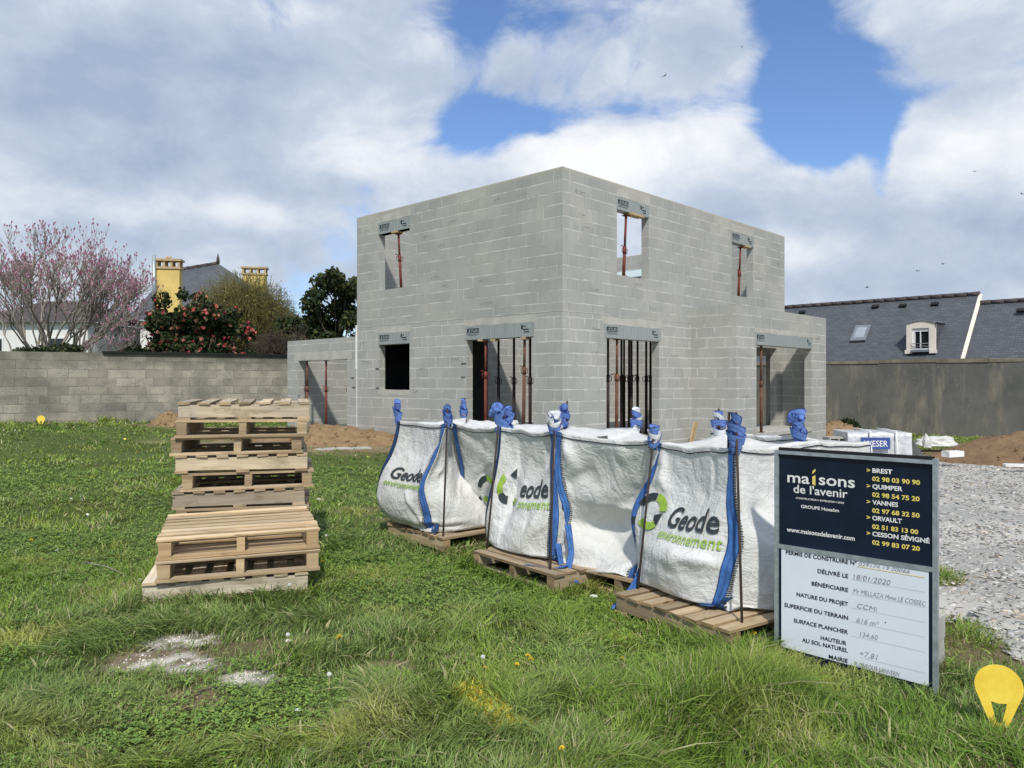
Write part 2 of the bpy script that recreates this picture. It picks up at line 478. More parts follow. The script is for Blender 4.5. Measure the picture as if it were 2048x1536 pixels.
M = {}
M['block'] = make_block("grey_block", 'new')
M['oldblock'] = make_block("weathered_block", 'old')
M['cast'] = make_concrete("cast_concrete", (.40, .39, .345), (.50, .49, .445), 3.0)
M['slab'] = make_concrete("slab_concrete", (.36, .35, .32), (.46, .45, .42), 2.0)
M['render'] = make_concrete("stained_render", (.105, .107, .103), (.17, .165, .15), .6, (.27, .24, .18))
M['copingstone'] = simple("stained_coping", (.20, .18, .14), .95, .35, 1.2, bump=.6)
M['shadeblock'] = simple("shade_black_block", (.035, .035, .035), .9, .3, 3, bump=.3)  # near-black colour stands in for deep shade on the inner walls
M['lintel'] = None
M['wood'] = make_wood()
M['woodend'] = make_wood("sawn_wood_edge", True)      # end grain and sawn edges are darker than the faces
M['fabric'] = make_fabric()
M['leaf'] = make_leaf("leaf")
M['petal'] = make_leaf("petal", .35, .6)
M['ink'] = simple("printed_ink", (.035, .045, .05), .8, .3, 40)
M['stampink'] = simple("faded_stamp_ink", (.17, .175, .17), .9, .25, 40)
M['propred'] = make_rust("red_prop_paint", (.22, .055, .04), (.13, .04, .03))
M['proprust'] = make_rust("rusty_prop_paint", (.22, .10, .06), (.11, .05, .035))
M['propdark'] = make_rust("dark_prop_steel", (.035, .03, .03), (.055, .035, .03))  # near-black stands in for the shade on props inside the rooms
M['rod'] = make_rust("rusty_rod", (.07, .045, .035), (.035, .03, .03))
def make_strap(name, col, edge):
    """woven webbing: uv x from 1 to 2 across the strap, y along it"""
    m, nt, out = new_mat(name)
    sp = nd(nt, 'SeparateXYZ', {0: nd(nt, 'UVMap').outputs[0]})
    tc = nd(nt, 'TexCoord').outputs['Object']
    f = MA(nt, 'ABSOLUTE', MA(nt, 'SUBTRACT', MA(nt, 'FRACT', sp.outputs[0]), .5))
    rib = MA(nt, 'SINE', MA(nt, 'MULTIPLY', sp.outputs[0], 60.0))
    n = NOISE(nt, tc, 14, 5, .65)
    c = MIX(nt, SS(nt, n, .3, .7), tuple(x * .78 for x in col), tuple(min(1, x * 1.28) for x in col))
    c = MIX(nt, MA(nt, 'MULTIPLY', SS(nt, f, .40, .44), MA(nt, 'GREATER_THAN', sp.outputs[0], .5)), c, edge)
    c = MIX(nt, MA(nt, 'MULTIPLY', SS(nt, f, .10, .06), .35), c, edge)
    h = MA(nt, 'ADD', MA(nt, 'MULTIPLY', rib, .3), n)
    pbr(nt, out, c, .85, 0, h, .5, .004, .12)
    return m
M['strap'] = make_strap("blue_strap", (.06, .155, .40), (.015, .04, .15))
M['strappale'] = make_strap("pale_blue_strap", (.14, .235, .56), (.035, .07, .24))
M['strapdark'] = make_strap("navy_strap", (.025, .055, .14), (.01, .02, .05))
M['strapwhite'] = make_strap("white_strap", (.78, .79, .82), (.45, .50, .62))
M['thread'] = simple("black_thread", (.02, .02, .022), .8, .2, 40)
M['white_thread'] = simple("white_thread", (.7, .7, .68), .8, .1, 40)
M['logogreen'] = simple("green_print", (.30, .47, .06), .6, .18, 25, bump=.05)
M['logodark'] = simple("charcoal_print", (.035, .045, .05), .6, .25, 25, bump=.05)
M['navy'] = simple("navy_board", (.006, .012, .030), .38, .25, 4, bump=.03, spec=.35)
M['boardwhite'] = simple("white_board", (.73, .77, .83), .45, .03, 3, bump=.02)
M['txtwhite'] = simple("white_lettering", (.80, .80, .78), .5, .03, 10, bump=0)
M['txtyellow'] = simple("yellow_lettering", (.82, .66, .16), .5, .03, 10, bump=0)
M['txtblack'] = simple("black_lettering", (.012, .014, .022), .5, .1, 10, bump=0)
M['pencil'] = simple("grey_pencil", (.27, .27, .29), .7, .3, 30, bump=0)
M['dots'] = simple("grey_dotted_line", (.36, .38, .42), .7, .1, 30, bump=0)
M['galv'] = simple("galvanised_steel", (.42, .46, .49), .42, .18, 18, metal=.55, bump=.08)
def make_yellow():
    m, nt, out = new_mat("yellow_plastic")
    tc = nd(nt, 'TexCoord').outputs['Object']
    n = NOISE(nt, tc, 9.0, 6, .65)
    sc = SS(nt, NOISE(nt, SCALE(nt, tc, (12, 12, 55)), 1.0, 5, .7), .62, .68)
    d = SS(nt, NOISE(nt, tc, 26.0, 5, .75), .60, .70)
    sp = nd(nt, 'SeparateXYZ', {0: tc})
    mud = MA(nt, 'MULTIPLY', SS(nt, MA(nt, 'ADD', sp.outputs[2], MA(nt, 'MULTIPLY', n, .12)), .06, .15, 1.0, 0.0), .7)
    c = MIX(nt, SS(nt, n, .3, .7), (.86, .66, .09), (.76, .53, .045))
    c = MIX(nt, MA(nt, 'MULTIPLY', sc, .35), c, (.92, .80, .35))
    c = MIX(nt, MA(nt, 'MULTIPLY', d, .35), c, (.42, .30, .08))
    c = MIX(nt, mud, c, (.30, .21, .09))
    pbr(nt, out, c, .48, 0, n, .15, .004, .3)
    return m
M['yellow'] = make_yellow()
M['white'] = simple("white_plastic", (.78, .78, .76), .45, .06, 6, bump=.1)
M['cyanfoam'] = simple("pale_foam", (.70, .84, .84), .7, .05, 6)
M['blackstrip'] = simple("black_sheet", (.013, .013, .014), .7, .3, 8)
M['pipe'] = simple("red_pipe", (.36, .06, .05), .5, .15, 10)
M['bark'] = simple("grey_bark", (.20, .17, .14), .9, .3, 12, bump=.6)
M['twig'] = simple("brown_twig", (.13, .10, .075), .9, .3, 12, bump=.3)
M['palebark'] = simple("pale_bark", (.30, .27, .23), .9, .25, 12, bump=.5)
M['yellowwall'] = simple("yellow_render", (.66, .50, .17), .9, .10, 2.0, bump=.2)
M['cream'] = simple("cream_render", (.74, .68, .59), .9, .06, 3, bump=.2)
M['whitewall'] = simple("white_render", (.72, .71, .69), .9, .06, 1.5, bump=.2)
M['tan'] = simple("tan_concrete", (.47, .35, .19), .9, .15, 6, bump=.3)
M['ridge'] = simple("dark_ridge_tile", (.075, .06, .06), .8, .25, 6, bump=.4)
M['glass'] = simple("dark_window", (.012, .014, .016), .08, .2, 3, bump=0, spec=.5)
M['paleglass'] = simple("sky_lit_glass", (.30, .34, .38), .12, .1, 3, bump=0, spec=.5)
M['pvc'] = simple("white_window_frame", (.72, .73, .74), .4, .05, 6, bump=.02)
M['zinc'] = simple("zinc_flashing", (.22, .24, .26), .5, .15, 8, metal=.3)

def make_lintel():
    m, nt, out = new_mat("prestressed_lintel")
    tc = nd(nt, 'TexCoord').outputs['Object']
    g = NOISE(nt, SCALE(nt, tc, (30, 30, 1.5)), 1.0, 4, .6)
    n = NOISE(nt, tc, 4, 5, .6)
    c = MIX(nt, SS(nt, g, .35, .7), (.25, .28, .275), (.335, .36, .35))
    c = MIX(nt, MA(nt, 'MULTIPLY', SS(nt, n, .55, .75), .35), c, (.42, .44, .42))
    pbr(nt, out, c, .85, 0, g, .25, .004, .25)
    return m
M['lintel'] = make_lintel()

def make_slate():
    m, nt, out = new_mat("roof_slate")
    uv = nd(nt, 'UVMap').outputs[0]
    b = nd(nt, 'TexBrick', {'Vector': uv, 'Scale': 1.0, 'Mortar Size': .006, 'Mortar Smooth': .3, 'Bias': 0.0, 'Brick Width': .22, 'Row Height': .125,
                            'Color1': (.072, .079, .090, 1), 'Color2': (.100, .108, .120, 1), 'Mortar': (.035, .038, .043, 1)})
    n = NOISE(nt, SCALE(nt, uv, (3.0, 12.0, 1)), 1.2, 6, .7)
    l = NOISE(nt, uv, .5, 4, .6)
    c = MIX(nt, MA(nt, 'MULTIPLY', SS(nt, n, .58, .72), .55), b.outputs[0], (.20, .212, .225))
    c = MIX(nt, MA(nt, 'MULTIPLY', SS(nt, l, .4, .7), .35), c, (.062, .068, .078))
    sp = nd(nt, 'SeparateXYZ', {0: uv})
    step = MA(nt, 'FRACT', MA(nt, 'MULTIPLY', sp.outputs[1], 8.0))
    h = MA(nt, 'SUBTRACT', MA(nt, 'SUBTRACT', 0.0, MA(nt, 'MULTIPLY', step, 1.0)), MA(nt, 'MULTIPLY', b.outputs[1], .5))
    pbr(nt, out, c, .55, 0, h, .5, .012, .35)
    return m
M['slate'] = make_slate()

def make_soil(name, c0, c1, c2, scale=3.0):
    m, nt, out = new_mat(name)
    tc = nd(nt, 'TexCoord').outputs['Object']
    a = NOISE(nt, tc, scale, 8, .7); b = NOISE(nt, tc, scale * 7, 6, .75)
    c = MIX(nt, SS(nt, a, .3, .7), c0, c1)
    c = MIX(nt, MA(nt, 'MULTIPLY', SS(nt, b, .52, .7), .7), c, c2)
    pbr(nt, out, c, .96, 0, MA(nt, 'ADD', a, b), .8, .05, .15)
    return m
M['soil'] = make_soil("brown_soil", (.235, .155, .085), (.34, .235, .13), (.16, .105, .06))
M['redsoil'] = make_soil("reddish_soil", (.18, .115, .068), (.27, .175, .10), (.13, .09, .058), 1.2)

# ------------------------------------------------------------------ ground
CTRL = np.array([(-14, 21, .53), (-20, 18, .55), (-7.5, 25, .42), (-4.1, 20.6, .06), (-6.7, 23, .24), (9.2, 22.4, -.36), (5.4, 18.5, -.24),
                 (11.8, 29, -.24), (16.4, 24.6, -.22), (1.0, 15.7, -.05), (0, 11, .0), (-8, 12, .12), (5, 10, -.06), (9, 13, -.15),
                 (-4, 6, 0), (0, 6, 0), (2.1, 4.1, -.06), (3, 5, -.02), (0, 3, 0), (-3, 3, 0), (4, 2, 0), (-10, 5, .03), (8, 5, -.02), (0, -10, 0),
                 (-30, 10, .4), (30, 15, -.2), (0, 40, 0), (-20, 40, .4), (25, 40, -.2)])
def ground_z(x, y, rough=True):
    x = np.asarray(x, float); y = np.asarray(y, float)
    num = 0.0; den = 1e-9
    for cx, cy, cz in CTRL:
        s = 1.6 + .13 * math.hypot(cx, cy)
        w = np.exp(-((x - cx) ** 2 + (y - cy) ** 2) / (s * s))+1e-7/(1+(x-cx)**2+(y-cy)**2)
        num = num + w * cz; den = den + w
    z = num / den
    if rough:
        z = z + (fbm(x * 1.1, y * 1.1, 3, 4) - .5) * .05 * (1 - gravel_w(x, y) * .6)
        z = z + (vnoise(x * .5, y * .5, 9) - .5) * .03
    return z
GB_Y = [-5, 0, 3.2, 4.6, 5.6, 6.7, 8, 10, 12, 15.5, 19, 22, 24]
GB_X = [4.2, 3.7, 3.25, 3.05, 3.35, 3.75, 3.6, 3.0, 2.2, 1.4, 4.5, 8.0, 9.5]
def gravel_w(x, y):
    """1 on the stone drive, 0 on the lawn"""
    xb = np.interp(y, GB_Y, GB_X)
    d = (x - xb) + (fbm(x * .9, y * .9, 21, 4) - .5) * 1.5
    far = 18.6 - y + (fbm(x * .7, y * .7, 22, 3) - .5) * 1.5
    right = np.where(y > 14, 10.3 - x, 5.0) + (fbm(x, y, 23, 3) - .5)
    d = np.minimum(np.minimum(d, far), right)
    return np.clip(d / .35 + .5, 0, 1)
def ell(x, y, cx, cy, rx, ry, s=31):
    d = np.hypot((x - cx) / rx, (y - cy) / ry) + (fbm(x * 7, y * 7, s, 5) - .5) * 2.0
    return np.clip((1.2 - d) / .6, 0, 1)
def powder_w(x, y):
    return np.maximum.reduce([ell(x, y, -2.03, 4.74, .16, .16, 41), ell(x, y, -1.92, 4.36, .26, .17, 42), ell(x, y, -1.40, 4.12, .13, .10, 43),
                              ell(x, y, -2.10, 4.30, .14, .09, 44) * .7])
def bare_w(x, y):
    return np.maximum.reduce([ell(x, y, -2.15, 4.42, .22, .16, 45), ell(x, y, -1.63, 3.93, .22, .14, 46), ell(x, y, -1.80, 4.45, .48, .42, 47) * .6,
                              ell(x, y, 2.22, 3.05, .45, .30, 48), ell(x, y, 2.65, 3.5, .40, .45, 49) * .8, ell(x, y, -.66, 4.34, .16, .07, 50),
                              ell(x, y, 2.75, 5.0, .6, .9, 51) * .7, ell(x, y, -1.9, 9.6, .5, .3, 52) * .6, ell(x, y, -4.6, 17.8, 2.8, 1.6, 53),
                              ell(x, y, 11.5, 17.5, 4.5, 5.0, 54), ell(x, y, 3.2, 4.1, .5, .6, 55) * .7, ell(x, y, -9.8, 21.7, .9, .7, 56),
                              ell(x, y, -1.35, 8.9, .35, .15, 57) * .7, ell(x, y, 10.6, 25.2, 1.6, 1.5, 58)])
def seg_d(x, y, ax, ay, bx, by):
    t = np.clip(((x - ax) * (bx - ax) + (y - ay) * (by - ay)) / ((bx - ax) ** 2 + (by - ay) ** 2), 0, 1)
    return np.hypot(x - ax - t * (bx - ax), y - ay - t * (by - ay))
def yellow_w(x, y):
    n = (fbm(x * 9, y * 9, 61, 4) - .5) * .16
    a = np.clip((.085 - seg_d(x, y, -.24, 4.0, .02, 3.58) + n) / .05, 0, 1)
    b = np.maximum(ell(x, y, .58, 4.85, .22, .12, 62), ell(x, y, .88, 4.35, .16, .10, 63)) * .35
    return np.maximum(a, b)
def heap_h(x, y):
    """soil heaps rise from the ground as things of their own; grass keeps off them"""
    return np.maximum.reduce([ell(x, y, -4.9, 19.2, 2.7, 1.6, 53), ell(x, y, 13.6, 17.6, 4.0, 3.5, 54), ell(x, y, 10.8, 25.4, 1.2, 1.2, 58), ell(x, y, -9.8, 21.9, .55, .45, 56)])

def make_ground_mat():
    m, nt, out = new_mat("lawn_soil")
    c = nd(nt, 'VertexColor', layer_name='col').outputs[0]
    tc = nd(nt, 'TexCoord').outputs['Object']
    a = NOISE(nt, tc, 9.0, 8, .75); b = NOISE(nt, tc, 70.0, 6, .75)
    k = MA(nt, 'ADD', MA(nt, 'MULTIPLY_ADD', a, .7, .35), MA(nt, 'MULTIPLY', b, .6))
    kc = nd(nt, 'CombineColor', {0: k, 1: k, 2: k}).outputs[0]
    c = MIX(nt, 1.0, c, kc, 'MULTIPLY')
    pbr(nt, out, c, .97, 0, MA(nt, 'ADD', a, b), .8, .03, .1)
    return m

def build_ground():
    def axis(parts):
        o = []
        for a, b, s in parts: o += list(np.arange(a, b, s))
        return np.array(o)
    xs = axis([(-900, -100, 100), (-100, -20, 8), (-20, -5, .16), (-5, 5, .05), (5, 20, .14), (20, 100, 8), (100, 901, 100)])
    ys = axis([(-300, -20, 40), (-20, 2, 1.0), (2, 8.5, .05), (8.5, 31, .14), (31, 90, 6), (90, 1200, 100)])
    X, Y = np.meshgrid(xs, ys)
    Z = ground_z(X, Y)
    g = gravel_w(X, Y); p = powder_w(X, Y); b = bare_w(X, Y); yl = yellow_w(X, Y)
    base = np.stack([np.full(X.shape, .095), np.full(X.shape, .128), np.full(X.shape, .038)], -1)
    n = fbm(X * 2.2, Y * 2.2, 71, 4)[..., None]
    base = base * (.6 + .8 * n)
    soil = np.array([.27, .205, .125]) * (.65 + .7 * n)
    tan = np.array([.30, .25, .165]) * (.65 + .7 * n)
    pw = np.array([.76, .71, .61]) * (.6 + .75 * fbm(X * 11, Y * 11, 78, 4)[..., None])
    ye = np.array([.55, .45, .06])
    col = base * (1 - b[..., None]) + soil * b[..., None]
    edge = np.clip(1 - np.abs(g - .5) * 1.2, 0, 1)[..., None] * (g[..., None] > .02)
    col = col * (1 - edge) + tan * edge
    col = np.where(g[..., None] > .6, tan, col)
    ps = (np.clip((p - .1) * 1.6, 0, 1) * np.clip((fbm(X * 12, Y * 12, 77, 5) - .40) * 6, .05, 1))[..., None]
    col = col * (1 - ps) + pw * ps
    ys_ = (yl * .8)[..., None]
    col = col * (1 - ys_) + ye * ys_
    V = np.stack([X, Y, Z], -1).reshape(-1, 3)
    ny, nx = X.shape
    i = np.arange(ny - 1)[:, None] * nx + np.arange(nx - 1)[None, :]
    q = np.stack([i, i + 1, i + nx + 1, i + nx], -1).reshape(-1, 4)
    o = big_mesh("ground", V, q, None, make_ground_mat(), col.reshape(-1, 3), True)
    tag(o, "uneven grassy building plot with bare soil and white powder patches", "ground", kind='structure')

def make_gravel_mat():
    m, nt, out = new_mat("crushed_slate")
    tc = nd(nt, 'TexCoord').outputs['Object']
    st = SCALE(nt, tc, (1.0, 1.9, 1.0))
    a = NOISE(nt, tc, .55, 5, .6)
    v = nd(nt, 'TexVoronoi', {'Vector': st, 'Scale': 26.0, 'Randomness': 1.0})
    v2 = nd(nt, 'TexVoronoi', {'Vector': st, 'Scale': 75.0, 'Randomness': 1.0})
    r = nd(nt, 'SeparateColor', {0: v.outputs[1]}).outputs[0]
    r2 = nd(nt, 'SeparateColor', {0: v2.outputs[1]}).outputs[0]
    c = MIX(nt, r, (.32, .31, .285), (.50, .48, .43))
    c = MIX(nt, .5, c, MIX(nt, r2, (.20, .205, .20), (.50, .49, .46)))
    dusty = SS(nt, a, .42, .62)
    c = MIX(nt, MA(nt, 'MULTIPLY', dusty, .62), c, (.66, .635, .57))
    warm = SS(nt, NOISE(nt, tc, .9, 5, .65), .58, .70)
    c = MIX(nt, MA(nt, 'MULTIPLY', warm, .4), c, (.38, .29, .18))
    h = MA(nt, 'ADD', MA(nt, 'MULTIPLY', r, .7), MA(nt, 'ADD', MA(nt, 'MULTIPLY', r2, .4), MA(nt, 'MULTIPLY', NOISE(nt, tc, 60, 5, .7), .5)))
    pbr(nt, out, c, .9, 0, h, .7, .025, .25)
    return m

def build_gravel():
    xs = np.arange(0.5, 26, .09); ys = np.arange(0.0, 21, .09)
    X, Y = np.meshgrid(xs, ys)
    g = gravel_w(X, Y)
    Z = ground_z(X, Y) + np.where(g > .5, .012, -.02) + (fbm(X * 4, Y * 4, 81, 3) - .5) * .02 * (g > .5)
    ny, nx = X.shape
    i = (np.arange(ny - 1)[:, None] * nx + np.arange(nx - 1)[None, :])
    q = np.stack([i, i + 1, i + nx + 1, i + nx], -1)
    keep = (g[:-1, :-1] > .45) | (g[1:, 1:] > .45)
    q = q[keep]
    used, inv = np.unique(q, return_inverse=True)
    V = np.stack([X, Y, Z], -1).reshape(-1, 3)[used]
    o = big_mesh("gravel_drive", V, inv.reshape(-1, 4), None, make_gravel_mat(), None, True)
    tag(o, "pale crushed slate site drive right of the sign", "gravel drive", kind='structure')
    # loose chips
    n = 46000
    yy = 3.2 + (15.0) * rng.random(n) ** 1.7
    xx = np.interp(yy, GB_Y, GB_X) - .5 + rng.random(n) ** 1.3 * (3.0 + .45 * yy)
    w = gravel_w(xx, yy) * np.clip(1.25 - 2.6 * np.clip(fbm(xx * .55 + 3, yy * .4, 88, 3) - .42, 0, 1) * 2, .4, 1)
    k = rng.random(n) < np.clip(w + .12 * (w > .01), 0, 1)
    xx, yy = xx[k], yy[k]; n = len(xx)
    s = .004 + .017 * rng.random(n) ** 3.2 + .0011 * yy * rng.random(n)
    zz = ground_z(xx, yy) + .012
    corners = np.array([(-1, -1, -1), (1, -1, -1), (1, 1, -1), (-1, 1, -1), (-1, -1, 1), (1, -1, 1), (1, 1, 1), (-1, 1, 1)], float)
    L = corners[None] * np.stack([s * (1 + rng.random(n)), s * (.6 + .5 * rng.random(n)), s * (.10 + .16 * rng.random(n))], -1)[:, None, :]
    L = L * (1 + (rng.random((n, 8, 3)) - .5) * .7)
    a = rng.random(n) * 6.28; tx = (rng.random(n) - .5) * .7; ty = (rng.random(n) - .5) * .7
    ca, sa = np.cos(a)[:, None], np.sin(a)[:, None]
    x = L[..., 0] * ca - L[..., 1] * sa; y = L[..., 0] * sa + L[..., 1] * ca
    z = L[..., 2] + x * tx[:, None] + y * ty[:, None]
    V = np.stack([x + xx[:, None], y + yy[:, None], z + zz[:, None] + s[:, None] * .1], -1)
    fq = np.array([(0, 3, 2, 1), (4, 5, 6, 7), (0, 1, 5, 4), (1, 2, 6, 5), (2, 3, 7, 6), (3, 0, 4, 7)])
    Q = (np.arange(n) * 8)[:, None, None] + fq[None]
    g0 = (.33 + .25 * rng.random(n) ** 1.1)[:, None]
    c = g0 * np.where(rng.random(n)[:, None] < .08, np.array([[1.1, .92, .72]]), np.array([[1.0, .975, .91]]))
    o = big_mesh("gravel_stones", V, Q, None, M['leafrough'], np.repeat(c, 8, 0))
    tag(o, "loose grey slate chips lying over the site drive", "stones", kind='stuff')

def crumbs():
    """dry plaster crumbs and grit lying on the bare patches"""
    n = 9000
    x = np.concatenate([rng.uniform(-2.7, -1.1, n), rng.uniform(1.7, 3.1, n)]); y = np.concatenate([rng.uniform(3.6, 5.1, n), rng.uniform(2.6, 4.3, n)])
    pw, bw = powder_w(x, y), bare_w(x, y)
    k = rng.random(2 * n) < np.clip(pw * .5 + bw * .22, 0, .6)
    x, y, pw = x[k], y[k], pw[k]; n = len(x)
    s = .0012 + .0038 * rng.random(n) ** 3
    cc = np.array([(-1, -1, -1), (1, -1, -1), (1, 1, -1), (-1, 1, -1), (-1, -1, 1), (1, -1, 1), (1, 1, 1), (-1, 1, 1)], float)
    V = cc[None] * s[:, None, None] * (.6 + .8 * rng.random((n, 8, 3))) + np.stack([x, y, ground_z(x, y) + s * .4], -1)[:, None]
    fq = np.array([(0, 3, 2, 1), (4, 5, 6, 7), (0, 1, 5, 4), (1, 2, 6, 5), (2, 3, 7, 6), (3, 0, 4, 7)])
    Q = (np.arange(n) * 8)[:, None, None] + fq[None]
    white = (rng.random(n) < pw)[:, None]
    c = np.where(white, np.array([[.72, .68, .60]]), np.array([[.34, .27, .17]])) * (.6 + .6 * rng.random((n, 1)))
    o = big_mesh("plaster_crumbs", V, Q, None, M['leafrough'], np.repeat(c, 8, 0))
    tag(o, "dry plaster crumbs and grit on the bare patches", "grit", kind='stuff')
M['leafrough'] = make_leaf("stone_chip", .0, .9)
build_ground()
build_gravel()
crumbs()

# ------------------------------------------------------------------ grass and clover
NOGRASS = []          # (cx, cy, angle, hx, hy): footprints of pallets and blocks
def foot(cx, cy, ang, hx, hy): NOGRASS.append((cx, cy, ang, hx, hy))
HC = Vector((1.0297, 15.7, 0)); HA = rad(46.4)
def lawn_w(x, y):
    w = 1 - np.clip(gravel_w(x, y) * 1.25, 0, 1)
    w = w * (1 - .88 * np.clip(bare_w(x, y) * 1.1, 0, 1)) * (1 - .9 * powder_w(x, y)) * (1 - heap_h(x, y))
    for cx, cy, a, hx, hy in NOGRASS:
        u = (x - cx) * math.cos(a) + (y - cy) * math.sin(a); v = -(x - cx) * math.sin(a) + (y - cy) * math.cos(a)
        w = np.where((np.abs(u) < hx) & (np.abs(v) < hy), 0, w)
    u = (x - HC.x) * math.cos(HA) + (y - HC.y) * math.sin(HA); v = -(x - HC.x) * math.sin(HA) + (y - HC.y) * math.cos(HA)
    w = np.where((u > -.05) & (v > -.05) & (v < 10.8), 0, w)
    w = np.where((u > 4.9) & (v > -1.3) & (v < 1), 0, w)
    wall = 21 + (x + 13.96) * .622          # the long boundary wall on the left
    w = np.where((x < 0) & (y > wall - .05), 0, w)
    return w

def scatter(n, y0, y1, k=.86):
    """points over the ground in front of the viewer, evenly in depth-weighted area"""
    y = np.sqrt(y0 * y0 + (y1 * y1 - y0 * y0) * rng.random(n))
    x = (rng.random(n) * 2 - 1) * k * y
    return x, y

def blade_mesh(x, y, z, ln, wd, az, lean, col):
    n = len(x)
    ts = np.array([0, .38, .72, 1.0]); ws = np.array([1.0, .85, .55, 0.0])
    dx, dy = np.cos(az), np.sin(az)
    fa = az + np.pi / 2 + (rng.random(n) - .5) * 1.6
    sx, sy = np.cos(fa), np.sin(fa)
    V = np.empty((n, 7, 3), np.float32)
    for i, (t, w) in enumerate(zip(ts, ws)):
        hor = ln * lean * t ** 1.7
        up = ln * (t - .42 * np.minimum(lean, 1.3) * t ** 2)
        cx = x + dx * hor; cy = y + dy * hor; cz = z + up
        if i < 3:
            V[:, 2 * i] = np.stack([cx - sx * wd * w * .5, cy - sy * wd * w * .5, cz], -1)
            V[:, 2 * i + 1] = np.stack([cx + sx * wd * w * .5, cy + sy * wd * w * .5, cz], -1)
        else:
            V[:, 6] = np.stack([cx, cy, cz], -1)
    b = (np.arange(n) * 7)[:, None, None]
    Q = b + np.array([[(0, 1, 3, 2), (2, 3, 5, 4)]])
    T = b + np.array([[(4, 5, 6)]])
    C = np.repeat(col, 7, 0)
    return V.reshape(-1, 3), Q.reshape(-1, 4), T.reshape(-1, 3), C

